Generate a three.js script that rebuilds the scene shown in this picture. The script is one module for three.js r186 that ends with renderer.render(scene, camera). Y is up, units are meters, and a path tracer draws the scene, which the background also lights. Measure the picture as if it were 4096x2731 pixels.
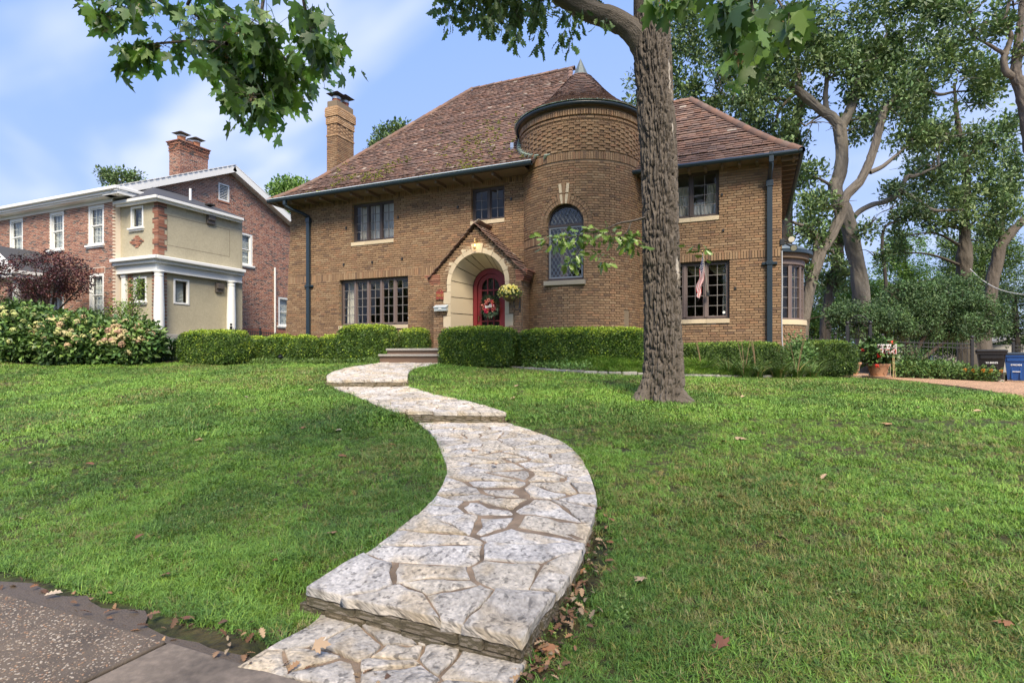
import * as THREE from 'three';
import { mergeGeometries, mergeVertices } from 'three/addons/utils/BufferGeometryUtils.js';
import { RoundedBoxGeometry } from 'three/addons/geometries/RoundedBoxGeometry.js';
import { FontLoader } from 'three/addons/loaders/FontLoader.js';
import { TextGeometry } from 'three/addons/geometries/TextGeometry.js';

// ---------------------------------------------------------------- camera, sky, sun, exposure
const scene = new THREE.Scene();
const EYE = 1.5, FOC = 2250, HOR = 1425, YAW = THREE.MathUtils.degToRad(-23.3);   // the lens, in pixels of the 4096 wide photograph
const camera = new THREE.PerspectiveCamera(2 * Math.atan(1365.5 / FOC) * 180 / Math.PI, 4096 / 2731, 0.05, 2000);
camera.position.set(0, EYE, 0);
camera.rotation.y = -YAW;
camera.setViewOffset(4096, 2731, 0, 1365.5 - HOR, 4096, 2731);
scene.add(camera);
const renderer = new THREE.WebGLRenderer({ antialias: true });
renderer.toneMapping = THREE.LinearToneMapping;
renderer.toneMappingExposure = 2.95;
renderer.shadowMap.enabled = true;
const SUN_DIR = new THREE.Vector3(0.36, 0.74, 0.57).normalize();
const sun = new THREE.DirectionalLight(0xffefd6, 2.3);
sun.position.copy(SUN_DIR).multiplyScalar(80);
sun.castShadow = true; sun.shadow.radius = 42;
Object.assign(sun.shadow.camera, { left: -50, right: 50, top: 50, bottom: -50, near: 1, far: 200 });
scene.add(sun); scene.add(sun.target);

// seeded random numbers and noise
let seed = 1;
const reseed = (s) => { seed = s >>> 0; };
const rnd = () => { seed = (seed + 0x6D2B79F5) >>> 0; let t = seed; t = Math.imul(t ^ (t >>> 15), t | 1); t ^= t + Math.imul(t ^ (t >>> 7), t | 61); return ((t ^ (t >>> 14)) >>> 0) / 4294967296; };
const rr = (a, b) => a + (b - a) * rnd();
const gauss = () => (rnd() + rnd() + rnd() + rnd() - 2) * 1.0;
const pick = (a) => a[Math.floor(rnd() * a.length)];
const clamp = (x, a = 0, b = 1) => Math.min(b, Math.max(a, x));
const lerp = (a, b, t) => a + (b - a) * t;
const smooth = (a, b, x) => { const t = clamp((x - a) / (b - a)); return t * t * (3 - 2 * t); };
function hash3(x, y, z) { let h = Math.imul(x, 374761393) ^ Math.imul(y, 668265263) ^ Math.imul(z, 2147483647 - 5); h = Math.imul(h ^ (h >>> 13), 1274126177); return ((h ^ (h >>> 16)) >>> 0) / 4294967296; }
function noise3(x, y, z = 0) {
  const X = Math.floor(x), Y = Math.floor(y), Z = Math.floor(z), f = (t) => t * t * (3 - 2 * t), u = f(x - X), v = f(y - Y), w = f(z - Z);
  const L = (a, b, t) => a + (b - a) * t;
  return L(L(L(hash3(X, Y, Z), hash3(X + 1, Y, Z), u), L(hash3(X, Y + 1, Z), hash3(X + 1, Y + 1, Z), u), v), L(L(hash3(X, Y, Z + 1), hash3(X + 1, Y, Z + 1), u), L(hash3(X, Y + 1, Z + 1), hash3(X + 1, Y + 1, Z + 1), u), v), w);
}
const fbm = (x, y, z = 0, o = 4) => { let s = 0, a = 0.5, n = 0; for (let i = 0; i < o; i++) { s += a * noise3(x, y, z); n += a; a *= 0.5; x = x * 2.03 + 17.1; y = y * 2.03 + 5.7; z = z * 2.03 + 9.2; } return s / n; };

// the sky: a computed dome of blue air with thin high cloud, seen and lighting alike
{
  const W = 1024, Hh = 512, data = new Float32Array(W * Hh * 4), k = 1.26 / 2.95;
  for (let j = 0; j < Hh; j++) for (let i = 0; i < W; i++) {
    const phi = (i + 0.5) / W * 2 * Math.PI - Math.PI, th = (j + 0.5) / Hh * Math.PI - Math.PI / 2;
    const x = Math.cos(th) * Math.cos(phi), y = Math.sin(th), z = Math.cos(th) * Math.sin(phi);
    const e = Math.max(y, 0.0), t = Math.pow(e, 0.55);
    let r = lerp(0.58, 0.085, t), g = lerp(0.70, 0.275, t), b = lerp(0.92, 0.84, t);
    // cirrus: streaks on a plane high above
    const q = 1 / (e + 0.13), cx = (x * 0.92 + z * 0.39) * q, cz = (-x * 0.39 + z * 0.92) * q;
    const warp = fbm(cx * 0.7 + 3, cz * 0.7, 1, 3);
    let c = fbm(cx * 0.55 + warp * 1.4 + 11, cz * 1.9 + warp * 2.2, 4, 5) * 0.62 + fbm(cx * 2.1 + 5, cz * 4.5 + warp * 3, 8, 4) * 0.38;
    c = smooth(0.47, 0.80, c) * lerp(0.75, 0.45, smooth(0.3, 0.8, e)) + smooth(0.4, 0.8, fbm(cx * 0.28 + 2, cz * 0.4 + 7, 2, 3)) * 0.15;
    c *= smooth(0, 0.10, e);
    r = lerp(r, 0.86, c); g = lerp(g, 0.89, c); b = lerp(b, 1.0, c);
    const s = Math.max(0, x * SUN_DIR.x + y * SUN_DIR.y + z * SUN_DIR.z), glow = 0.55 * Math.pow(s, 6) + 0.8 * Math.pow(s, 40);
    r += glow; g += glow * 0.97; b += glow * 0.9;
    if (y < 0) { const d = smooth(0, -0.15, y); r = lerp(r, 0.16, d); g = lerp(g, 0.17, d); b = lerp(b, 0.13, d); }
    const o = (j * W + i) * 4; data[o] = r * k; data[o + 1] = g * k; data[o + 2] = b * k; data[o + 3] = 1;
  }
  const sky = new THREE.DataTexture(data, W, Hh, THREE.RGBAFormat, THREE.FloatType);
  sky.mapping = THREE.EquirectangularReflectionMapping; sky.magFilter = sky.minFilter = THREE.LinearFilter; sky.colorSpace = THREE.LinearSRGBColorSpace; sky.needsUpdate = true;
  scene.background = sky; scene.environment = sky;
}

// ---------------------------------------------------------------- photograph pixels to places
const CA = Math.cos(YAW), SA = Math.sin(YAW);
const ray = (sx, sy) => { const u = (sx - 2048) / FOC, v = (HOR - sy) / FOC; return new THREE.Vector3(SA + u * CA, v, -CA + u * SA); };
const V = (x, y, z) => new THREE.Vector3(x, y, z);
const DS = 4096 / 2352;                                            // a second pixel grid, 2352 wide
const atT = (sx, sy, t) => ray(sx, sy).multiplyScalar(t).add(V(0, EYE, 0));
const dT = (x, y, t) => atT(x * DS, y * DS, t);
const onZ = (sx, sy, Z) => { const r = ray(sx, sy); return r.multiplyScalar(Z / r.z).add(V(0, EYE, 0)); };
const onX = (sx, sy, X) => { const r = ray(sx, sy); return r.multiplyScalar(X / r.x).add(V(0, EYE, 0)); };
function onG(sx, sy, fn = (x, z) => ground(x, z)) { const r = ray(sx, sy); let t = 0.5; for (let i = 0; i < 4000; i++) { if (EYE + r.y * t < fn(r.x * t, r.z * t)) break; t += 0.02; } return V(r.x * t, fn(r.x * t, r.z * t), r.z * t); }
const dG = (x, y, fn) => onG(x * DS, y * DS, fn);
const depthOf = (p) => p.x * SA - p.z * CA;
function seen(p) { const t = depthOf(p), u = (p.x * CA + p.z * SA) / t; return { x: 2048 + FOC * u, y: HOR - FOC * (p.y - EYE) / t, t }; }

// the lie of the land: level pavement, a lawn that climbs to the houses, higher on the left
const table = (pts) => (x) => { if (x <= pts[0][0]) return pts[0][1]; for (let i = 1; i < pts.length; i++) if (x < pts[i][0]) { const [a, b] = pts[i - 1], [c, d] = pts[i]; return lerp(b, d, smooth(0, 1, (x - a) / (c - a)) * 0.4 + 0.6 * (x - a) / (c - a)); } return pts[pts.length - 1][1]; };
const farH = table([[-40, 2.6], [-30, 2.45], [-24, 2.2], [-18.6, 1.52], [-14.5, 1.27], [-9, 1.25], [-3, 1.10], [0, 0.98], [5, 0.74], [9, 0.58], [30, 0.5]]);
const riseS = table([[0, 0], [0.5, 0.045], [3, 0.37], [6.7, 0.775], [10, 1], [14, 1.02], [60, 1.02]]);
function land(x, z) { const d = -2.5 - z; if (d <= 0) return 0; return farH(x) * riseS(d); }
let ground = land;

// ---------------------------------------------------------------- building helpers
const used = {};
function numbered(n) { const k = used[n] = (used[n] ?? -1) + 1; return k ? n + '_' + String(k).padStart(3, '0') : n; }
const tag = (o, label, category, group, kind) => { if (label) o.userData.label = label; if (category) o.userData.category = category; if (group) o.userData.group = group; if (kind) o.userData.kind = kind; return o; };
function thing(name, label, category, p = [0, 0, 0], group) { const o = new THREE.Group(); o.name = numbered(name); o.position.set(...(p.isVector3 ? p.toArray() : p)); scene.add(o); return tag(o, label, category, group); }
function mesh(name, geo, m, parent) { const o = new THREE.Mesh(geo, m); o.name = parent ? name : numbered(name); o.castShadow = o.receiveShadow = true; (parent || scene).add(o); return o; }
function struct(name, geo, m) { const o = mesh(name, geo, m); o.userData.kind = 'structure'; return o; }
function plain(g) { g = g.index ? g.toNonIndexed() : g; for (const n of Object.keys(g.attributes)) if (!['position', 'normal', 'uv', 'color'].includes(n)) g.deleteAttribute(n); if (!g.attributes.uv) g.setAttribute('uv', new THREE.BufferAttribute(new Float32Array(g.attributes.position.count * 2), 2)); return g; }
const merge = (list) => mergeGeometries(list.map(plain), false);
function box(x0, x1, y0, y1, z0, z1) { const g = new THREE.BoxGeometry(Math.abs(x1 - x0), Math.abs(y1 - y0), Math.abs(z1 - z0)); g.translate((x0 + x1) / 2, (y0 + y1) / 2, (z0 + z1) / 2); return g; }
function rbox(x0, x1, y0, y1, z0, z1, r = 0.01) { const g = new RoundedBoxGeometry(Math.abs(x1 - x0), Math.abs(y1 - y0), Math.abs(z1 - z0), 2, r); g.translate((x0 + x1) / 2, (y0 + y1) / 2, (z0 + z1) / 2); return g; }
const Y1 = V(0, 1, 0);
function rod(a, b, r0, r1 = r0, n = 8) { const d = b.clone().sub(a), g = new THREE.CylinderGeometry(r1, r0, d.length(), n, 1); g.applyQuaternion(new THREE.Quaternion().setFromUnitVectors(Y1, d.clone().normalize())); const c = a.clone().add(b).multiplyScalar(0.5); g.translate(c.x, c.y, c.z); return g; }
// a tube with a radius at every point of a polyline, smoothed
function limb(pts, rad, n = 8, seg = 4, wob = 0) {
  const c = new THREE.CatmullRomCurve3(pts, false, 'centripetal'), N = Math.max(2, (pts.length - 1) * seg), pos = [], uv = [], idx = [];
  const P = [], R = []; let len = 0;
  for (let i = 0; i <= N; i++) { const u = i / N, k = u * (pts.length - 1), f = Math.min(Math.floor(k), pts.length - 2); P.push(c.getPoint(u)); R.push(lerp(rad[f], rad[f + 1], k - f)); }
  let nrm = V(0.3, 0.1, 1);
  for (let i = 0; i <= N; i++) {
    const T = P[Math.min(i + 1, N)].clone().sub(P[Math.max(i - 1, 0)]).normalize();
    nrm.addScaledVector(T, -nrm.dot(T)).normalize(); const B = T.clone().cross(nrm);
    if (i) len += P[i].distanceTo(P[i - 1]);
    for (let j = 0; j <= n; j++) { const a = j / n * 2 * Math.PI, r = R[i] * (1 + (wob ? wob * (noise3(Math.cos(a) * 1.5 + 9, Math.sin(a) * 1.5 + 9, len * 1.3 / Math.max(R[i], 0.05) * 0.3) - 0.5) * 2 : 0)); pos.push(P[i].x + (nrm.x * Math.cos(a) + B.x * Math.sin(a)) * r, P[i].y + (nrm.y * Math.cos(a) + B.y * Math.sin(a)) * r, P[i].z + (nrm.z * Math.cos(a) + B.z * Math.sin(a)) * r); uv.push(j / n * 2 * Math.PI * R[0], len); }
  }
  for (let i = 0; i < N; i++) for (let j = 0; j < n; j++) { const a = i * (n + 1) + j, b = a + n + 1; idx.push(a, a + 1, b, a + 1, b + 1, b); }
  const g = new THREE.BufferGeometry(); g.setAttribute('position', new THREE.Float32BufferAttribute(pos, 3)); g.setAttribute('uv', new THREE.Float32BufferAttribute(uv, 2)); g.setIndex(idx); g.computeVertexNormals(); return g;
}
// an extruded outline: shape in x, y (metres), from z0 back to z1
function slab(points, z0, z1, holes = [], seg = 12) { const s = points.isShape ? points : new THREE.Shape(points.map((p) => new THREE.Vector2(p[0], p[1]))); for (const h of holes) s.holes.push(h.isPath ? h : new THREE.Path(h.map((p) => new THREE.Vector2(p[0], p[1])))); const g = new THREE.ExtrudeGeometry(s, { depth: Math.abs(z1 - z0), bevelEnabled: false, curveSegments: seg }); g.translate(0, 0, Math.min(z0, z1)); return g; }
function grid(nu, nv, fn) { const pos = [], uv = [], idx = []; for (let j = 0; j <= nv; j++) for (let i = 0; i <= nu; i++) { const p = fn(i / nu, j / nv); pos.push(p[0], p[1], p[2]); uv.push(p[3] ?? i / nu, p[4] ?? j / nv); } for (let j = 0; j < nv; j++) for (let i = 0; i < nu; i++) { const a = j * (nu + 1) + i, b = a + nu + 1; idx.push(a, a + 1, b, a + 1, b + 1, b); } const g = new THREE.BufferGeometry(); g.setAttribute('position', new THREE.Float32BufferAttribute(pos, 3)); g.setAttribute('uv', new THREE.Float32BufferAttribute(uv, 2)); g.setIndex(idx); g.computeVertexNormals(); return g; }
const M4 = (p, q, s) => new THREE.Matrix4().compose(p, q, s);
const qE = (x, y, z, o = 'YXZ') => new THREE.Quaternion().setFromEuler(new THREE.Euler(x, y, z, o));
function copies(name, geo, m, list, parent, label) { // list of {m: Matrix4, c: Color}
  const o = new THREE.InstancedMesh(geo, m, list.length); list.forEach((e, i) => { o.setMatrixAt(i, e.m); if (e.c) o.setColorAt(i, e.c); }); o.name = parent ? name : numbered(name); o.userData.kind = 'stuff'; if (label) o.userData.label = label; o.castShadow = o.receiveShadow = true; (parent || scene).add(o); return o;
}
const col = (r, g, b) => new THREE.Color().setRGB(r, g, b);
const MAT = {};
const mat = (r, g, b, rough = 0.8, o = {}) => new THREE.MeshStandardMaterial({ color: col(r, g, b), roughness: rough, side: THREE.DoubleSide, ...o });
const phys = (r, g, b, rough, o) => new THREE.MeshPhysicalMaterial({ color: col(r, g, b), roughness: rough, side: THREE.DoubleSide, ...o });
const leafMat = (r, g, b, thru = 0.35, rough = 0.55) => phys(r, g, b, rough, { transmission: thru, thickness: 0 });
// tiling texture from a function of (u, v) in 0..1 with wrapped noise
function tex(n, fn, srgb = false, rep = 1) { const d = new Uint8Array(n * n * 4); for (let j = 0; j < n; j++) for (let i = 0; i < n; i++) { const c = fn(i / n, j / n), o = (j * n + i) * 4; d[o] = clamp(c[0]) * 255; d[o + 1] = clamp(c[1]) * 255; d[o + 2] = clamp(c[2]) * 255; d[o + 3] = 255; } const t = new THREE.DataTexture(d, n, n); t.wrapS = t.wrapT = THREE.RepeatWrapping; t.magFilter = THREE.LinearFilter; t.minFilter = THREE.LinearMipmapLinearFilter; t.generateMipmaps = true; if (srgb) t.colorSpace = THREE.SRGBColorSpace; t.repeat.set(rep, rep); t.needsUpdate = true; return t; }
function wrapNoise(u, v, f, z = 0, o = 4) { // fbm that repeats over the unit square
  let s = 0, a = 0.5, n = 0;
  for (let i = 0; i < o; i++) {
    const x = u * f, y = v * f, X = Math.floor(x), Y = Math.floor(y), fx = x - X, fy = y - Y, p = fx * fx * (3 - 2 * fx), q = fy * fy * (3 - 2 * fy), X1 = (X + 1) % f, Y1 = (Y + 1) % f, k = z + i * 31;
    const h0 = hash3(X, Y, k), h1 = hash3(X1, Y, k), h2 = hash3(X, Y1, k), h3 = hash3(X1, Y1, k), t0 = h0 + (h1 - h0) * p;
    s += a * (t0 + (h2 + (h3 - h2) * p - t0) * q); n += a; a *= 0.5; f *= 2;
  }
  return s / n;
}
const grey = (x) => [x, x, x];
const noiseTex = tex(256, (u, v) => grey(wrapNoise(u, v, 12, 3, 5)));
const fineTex = tex(512, (u, v) => grey(0.5 * wrapNoise(u, v, 60, 7, 3) + 0.5 * wrapNoise(u, v, 14, 2, 3)));
const rep = (t, x, y = x) => { const c = t.clone(); c.repeat.set(x, y); c.needsUpdate = true; return c; };
// pavement: exposed aggregate slab, a joint, then plain concrete; and a worn muddy strip along the lawn
const edgeA = onG(0, 2382, () => 0), edgeB = onG(677, 2591, () => 0), edgeC = onG(1094, 2726, () => 0), jointB = onG(385, 2731, () => 0);
const walkZ = (edgeA.z + edgeB.z + edgeC.z) / 3;
const jointX = (edgeB.x + jointB.x) / 2;
{
  const agg = tex(512, (u, v) => { const b = wrapNoise(u, v, 10, 3, 4); return grey(0.40 + 0.18 * (b - 0.5)).map((x, i) => x * [1, 0.88, 0.73][i]); }, true, 0.5);
  const conc = tex(512, (u, v) => { const b = wrapNoise(u, v, 6, 9, 5), f = wrapNoise(u, v, 70, 4, 2), k = 0.46 + 0.24 * (b - 0.5) + 0.14 * (f - 0.5); return [k, k * 0.90, k * 0.78]; }, true, 0.5);
  const mk = (name, x0, x1, m, label) => { const g = rbox(x0, x1, -0.12, 0.03, walkZ, walkZ + 1.5, 0.012); const p = g.attributes.position, u = new Float32Array(p.count * 2); for (let i = 0; i < p.count; i++) { u[2 * i] = p.getX(i); u[2 * i + 1] = p.getZ(i) + p.getY(i); } g.setAttribute('uv', new THREE.BufferAttribute(u, 2)); return tag(struct(name, g, m), label); };
  const aggM = new THREE.MeshStandardMaterial({ map: agg, bumpMap: rep(fineTex, 3), bumpScale: 0.006, roughness: 0.75 });
  const cM = new THREE.MeshStandardMaterial({ map: conc, bumpMap: rep(fineTex, 2), bumpScale: 0.003, roughness: 0.85 });
  const pv = mk('pavement', jointX - 4.5, jointX - 0.012, aggM, 'brown exposed aggregate pavement slab');
  mk('pavement', jointX + 0.012, jointX + 1.5, cM, 'plain concrete pavement slab beside the flagstones');
  mk('pavement', jointX + 1.525, jointX + 3.2, cM, 'plain concrete pavement slab right of the stone path');
  mk('pavement', jointX - 9, jointX - 4.525, aggM, 'brown exposed aggregate pavement slab further along');
  const road = grid(40, 2, (u, v) => [lerp(-60, 60, u), -0.14 + 0.0, lerp(3.2, 12, v), u * 120, v * 9]); struct('road', road, mat(0.06, 0.06, 0.06, 0.9));
  reseed(5); const peb = new THREE.IcosahedronGeometry(1, 1), list = [];
  for (let i = 0; i < 9000; i++) { const x = jointX - 0.03 - rnd() * 3.4, z = walkZ + 0.02 + rnd() * 0.75, s = rr(0.002, 0.0055), t = rnd(), c = t < 0.3 ? col(0.42, 0.36, 0.28) : t < 0.65 ? col(0.26, 0.2, 0.14) : t < 0.9 ? col(0.16, 0.115, 0.08) : col(0.34, 0.2, 0.11); list.push({ m: M4(V(x, 0.0305, z), qE(0, rnd() * 6, 0), V(s * rr(1, 1.8), s * 0.5, s)), c }); }
  copies('pebbles', peb, mat(1, 1, 1, 0.6), list, pv);
  // mud
  const mud = grid(80, 6, (u, v) => { const x = lerp(-9, edgeC.x + 0.1, u), w = 0.03 + 0.30 * Math.pow(fbm(x * 2.1, 3, 1, 4), 2); const z = walkZ + 0.01 - v * w; return [x, Math.max(ground(x, z), 0) + 0.014 + 0.018 * fbm(x * 9, z * 9, 2, 3) - v * 0.004, z, x, z]; });
  struct('mud_strip', mud, new THREE.MeshStandardMaterial({ color: col(0.125, 0.095, 0.065), roughness: 0.65, bumpMap: rep(fineTex, 2), bumpScale: 0.01, side: THREE.DoubleSide }));
}
// ---------------------------------------------------------------- the winding flagstone path: four terraces with stone risers
const PZ = (x, y) => [900 + x * 0.9127, 1300 + y * 0.9127];
const slabs = [
  { h: () => 0.035, L: [[50, 1500], [200, 1405], [390, 1300], [470, 1180]], R: [[1190, 1720], [1250, 1600], [1310, 1495], [1345, 1420]], thick: 0.1, area: 0.055 },
  { h: (z) => 0.175 + 0.083 * (-2.5 - z), L: [[357, 1150], [530, 1040], [640, 975], [750, 898], [850, 818], [930, 738], [962, 675], [972, 628], [948, 560], [925, 505], [900, 470], [868, 446], [842, 428]], R: [[1300, 1375], [1395, 1240], [1480, 1150], [1550, 1030], [1590, 920], [1620, 830], [1630, 760], [1612, 690], [1590, 635], [1560, 580], [1500, 525], [1400, 480], [1320, 452], [1240, 428], [1205, 412]], thick: 0.17, area: 0.085 },
  { h: (z) => 0.70 + 0.083 * (-7.03 - z), L: [[735, 378], [660, 350], [560, 305], [480, 275], [462, 262]], R: [[1235, 383], [1120, 345], [1000, 320], [900, 296], [800, 266], [775, 254]], thick: 0.18, area: 0.085 },
  { h: (z) => 1.02 + 0.083 * (-9.23 - z), L: [[447, 240], [450, 215], [520, 190], [660, 168], [760, 152]], R: [[800, 240], [803, 212], [830, 190], [930, 168], [960, 160]], thick: 0.17, area: 0.09 },
];
const pathPolys = [];
{
  const stoneTex = tex(512, (u, v) => { const a = wrapNoise(u, v, 7, 2, 5), f = wrapNoise(u, v, 64, 6, 3), p = wrapNoise(u, v, 40, 12, 3); let k = 0.76 + 0.26 * (a - 0.5) + 0.34 * (f - 0.5); const pit = smooth(0.60, 0.78, p); k *= 1 - 0.30 * pit; const br = smooth(0.55, 0.75, wrapNoise(u, v, 5, 21, 3)) * 0.35; return [k, k * (0.965 - br * 0.09), k * (0.91 - br * 0.24)]; }, true, 0.9);
  const sM = [[1, 1, 1], [0.93, 0.90, 0.84], [0.80, 0.78, 0.74], [0.97, 0.92, 0.82]].map(([r, g, b]) => new THREE.MeshStandardMaterial({ map: stoneTex, color: col(r, g, b), bumpMap: rep(fineTex, 1.2), bumpScale: 0.012, roughness: 0.85 }));
  const mortar = new THREE.MeshStandardMaterial({ map: tex(512, (u, v) => { const a = wrapNoise(u, v, 8, 5, 5), k = 0.53 + 0.44 * (a - 0.5); return [k, k * 0.86, k * 0.70]; }, true, 0.7), bumpMap: rep(fineTex, 2), bumpScale: 0.01, roughness: 0.95 });
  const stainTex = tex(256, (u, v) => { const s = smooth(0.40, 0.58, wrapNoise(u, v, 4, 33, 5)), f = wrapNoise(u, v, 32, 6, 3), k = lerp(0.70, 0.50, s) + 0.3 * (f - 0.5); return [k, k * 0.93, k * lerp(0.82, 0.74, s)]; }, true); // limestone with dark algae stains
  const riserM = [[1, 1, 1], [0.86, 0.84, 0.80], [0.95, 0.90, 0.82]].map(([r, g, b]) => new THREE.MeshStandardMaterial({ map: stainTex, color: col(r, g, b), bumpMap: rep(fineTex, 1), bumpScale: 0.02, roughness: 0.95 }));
  const path = new THREE.Group(); path.name = numbered('path'); path.userData = { kind: 'structure', label: 'winding stepped flagstone path of pale limestone' }; scene.add(path);
  reseed(77);
  slabs.forEach((S, si) => {
    const place = (p) => { const [sx, sy] = PZ(...p); return onG(sx, sy, (x, z) => S.h(z)); };
    const cl = new THREE.CatmullRomCurve3(S.L.map(place), false, 'centripetal'), cr = new THREE.CatmullRomCurve3(S.R.map(place), false, 'centripetal');
    cl.arcLengthDivisions = cr.arcLengthDivisions = 200;
    const N = 90, Lp = cl.getSpacedPoints(N), Rp = cr.getSpacedPoints(N);
    const len = (cl.getLength() + cr.getLength()) / 2, wid = Lp.reduce((s, p, i) => s + p.distanceTo(Rp[i]), 0) / (N + 1);
    S.Lp = Lp; S.Rp = Rp; pathPolys.push([...Lp.map((p) => [p.x, p.z]), ...Rp.slice().reverse().map((p) => [p.x, p.z])]);
    const at = (s, w) => { const k = clamp(s / len) * N, i = Math.min(Math.floor(k), N - 1), f = k - i, a = Lp[i].clone().lerp(Lp[i + 1], f), b = Rp[i].clone().lerp(Rp[i + 1], f); return a.lerp(b, clamp(w / wid)); };
    // the mortar bed
    const body = []; const top = grid(N, 8, (u, v) => { const p = at(u * len, (0.015 + v * 0.97) * wid); return [p.x, S.h(p.z) - 0.010 - 0.005 * noise3(p.x * 7, p.z * 7), p.z, p.x, p.z]; }); body.push(top);
    const rim = []; for (let i = 0; i <= N; i++) rim.push(at(i / N * len, 0.03)); for (let i = 0; i <= 8; i++) rim.push(at(len - 0.01, lerp(0.03, wid - 0.03, i / 8))); for (let i = N; i >= 0; i--) rim.push(at(i / N * len, wid - 0.03)); for (let i = 8; i >= 0; i--) rim.push(at(0.03, lerp(0.03, wid - 0.03, i / 8)));
    body.push(grid(rim.length - 1, 1, (u, v) => { const p = rim[Math.round(u * (rim.length - 1))]; return [p.x, S.h(p.z) - 0.02 - v * (S.thick + 0.12), p.z, u * 9, v * 0.3]; }));
    mesh('mortar_bed', merge(body), mortar, path);
    // flagstones: cells of jittered seeds, cut back for the joints
    const ST = 1.45, seeds = si === 1 ? [[0.24, 0.16 * wid], [0.27, 0.52 * wid], [0.25, 0.86 * wid], [0.72, 0.3 * wid], [0.62, 0.78 * wid]] : [], want = Math.round(len * wid / S.area);
    for (let tries = 0; seeds.length < want && tries < 6000; tries++) { const s = rnd() * len, w = rnd() * wid, min = 0.66 * Math.sqrt(S.area) * rr(0.35, 1.55) * (si === 1 ? lerp(1.35, 0.85, smooth(0, 0.5, s / len)) : 1); if (seeds.every((q) => Math.hypot((q[0] - s) * ST, q[1] - w) > min)) seeds.push([s, w]); }
    seeds.forEach((q, qi) => {
      let poly = [[0, 0], [len, 0], [len, wid], [0, wid]];
      for (let j = 0; j < seeds.length; j++) if (j !== qi) {
        const o = seeds[j], mx = (q[0] + o[0]) / 2, my = (q[1] + o[1]) / 2, nx = (o[0] - q[0]) * ST * ST, ny = o[1] - q[1], out = [];
        for (let k = 0; k < poly.length; k++) { const a = poly[k], b = poly[(k + 1) % poly.length], da = (a[0] - mx) * nx + (a[1] - my) * ny, db = (b[0] - mx) * nx + (b[1] - my) * ny; if (da <= 0) out.push(a); if ((da < 0) !== (db < 0)) { const t = da / (da - db); out.push([lerp(a[0], b[0], t), lerp(a[1], b[1], t)]); } }
        poly = out; if (poly.length < 3) break;
      }
      if (poly.length < 3) return;
      // shrink, roughen the edge
      const cx0 = poly.reduce((s, p) => s + p[0], 0) / poly.length, cy0 = poly.reduce((s, p) => s + p[1], 0) / poly.length;
      const wide = si === 1 && Math.abs(q[1] - wid * 0.52) < wid * 0.2 && q[0] > len * 0.06 && q[0] < len * 0.66; const gap = wide ? rr(0.014, 0.05) : rr(0.003, 0.011);
      const ring = []; for (let k = 0; k < poly.length; k++) { const a = poly[k], b = poly[(k + 1) % poly.length], n = Math.max(1, Math.round(Math.hypot(b[0] - a[0], b[1] - a[1]) / 0.055)); for (let i = 0; i < n; i++) ring.push([lerp(a[0], b[0], i / n), lerp(a[1], b[1], i / n)]); }
      const out = ring.map(([s, w]) => { const d = Math.hypot(s - cx0, w - cy0), edge = s < 0.01 || s > len - 0.01 || w < 0.01 || w > wid - 0.01; const g = edge ? 0.0 : gap; let k = 1 - (g + (edge ? 0.010 : 0.042) * (fbm(s * 8 + qi, w * 8, si, 3) - 0.35)) / Math.max(d, 0.05); k = clamp(k, 0.3, 1.02); let ss = cx0 + (s - cx0) * k, ww = cy0 + (w - cy0) * k; const fade = Math.min(1, Math.min(ss, len - ss, ww, wid - ww) / 0.12); ss += 0.13 * fade * (fbm(ss * 3.1 + 7, ww * 3.1, si + 3, 2) - 0.5); ww += 0.16 * fade * (fbm(ss * 3.1, ww * 3.1 + 9, si + 8, 2) - 0.5); const p = at(ss, ww); if (si && s < 0.01) p.z += 0.02 * rnd(); return p; });
      const c = at(cx0, cy0), lift = rr(-0.004, 0.009), tiltX = rr(-0.02, 0.02), tiltZ = rr(-0.02, 0.02), pos = [], uv = [], idx = [];
      const hgt = (p) => S.h(p.z) + lift + (p.x - c.x) * tiltX + (p.z - c.z) * tiltZ;
      const deep = si ? 0.055 : 0.03, n = out.length;
      const put = (x, y, z) => { pos.push(x, y, z); uv.push(x + qi * 0.37 + (y - c.y) * 1.4, z + qi * 0.71 + (y - c.y) * 1.1); };
      put(c.x, hgt(c), c.z);
      for (const p of out) put(lerp(c.x, p.x, 0.55), hgt(p) + 0.003 * (noise3(p.x * 14, p.z * 14) - 0.5), lerp(c.z, p.z, 0.55));
      for (const p of out) put(lerp(c.x, p.x, 0.965), hgt(p) - 0.001 - 0.004 * noise3(p.x * 23, p.z * 23), lerp(c.z, p.z, 0.965));
      for (const p of out) put(p.x, hgt(p) - 0.008 - 0.007 * noise3(p.x * 19 + 4, p.z * 19), p.z);
      for (const p of out) put(p.x + rr(-0.006, 0.006), hgt(p) - deep, p.z + rr(-0.006, 0.006));
      for (let i = 0; i < n; i++) { const j = (i + 1) % n; idx.push(0, 1 + i, 1 + j); for (let r = 0; r < 3; r++) { const a = 1 + r * n + i, b = 1 + r * n + j, d = a + n, e = b + n; idx.push(a, d, b, b, d, e); } }
      const g = new THREE.BufferGeometry(); g.setAttribute('position', new THREE.Float32BufferAttribute(pos, 3)); g.setAttribute('uv', new THREE.Float32BufferAttribute(uv, 2)); g.setIndex(idx); g.computeVertexNormals();
      // winding may be either way round; turn it up
      const nn = g.attributes.normal; if (nn.getY(0) < 0) { for (let i = 0; i < idx.length; i += 3) { const t = idx[i]; idx[i] = idx[i + 1]; idx[i + 1] = t; } g.setIndex(idx); g.computeVertexNormals(); }
      mesh('flagstone', g, si === 0 ? pick([sM[1], sM[2], sM[2], sM[3]]) : pick([sM[0], sM[0], sM[1], sM[0], sM[3], sM[2]]), path);
    });
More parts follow.
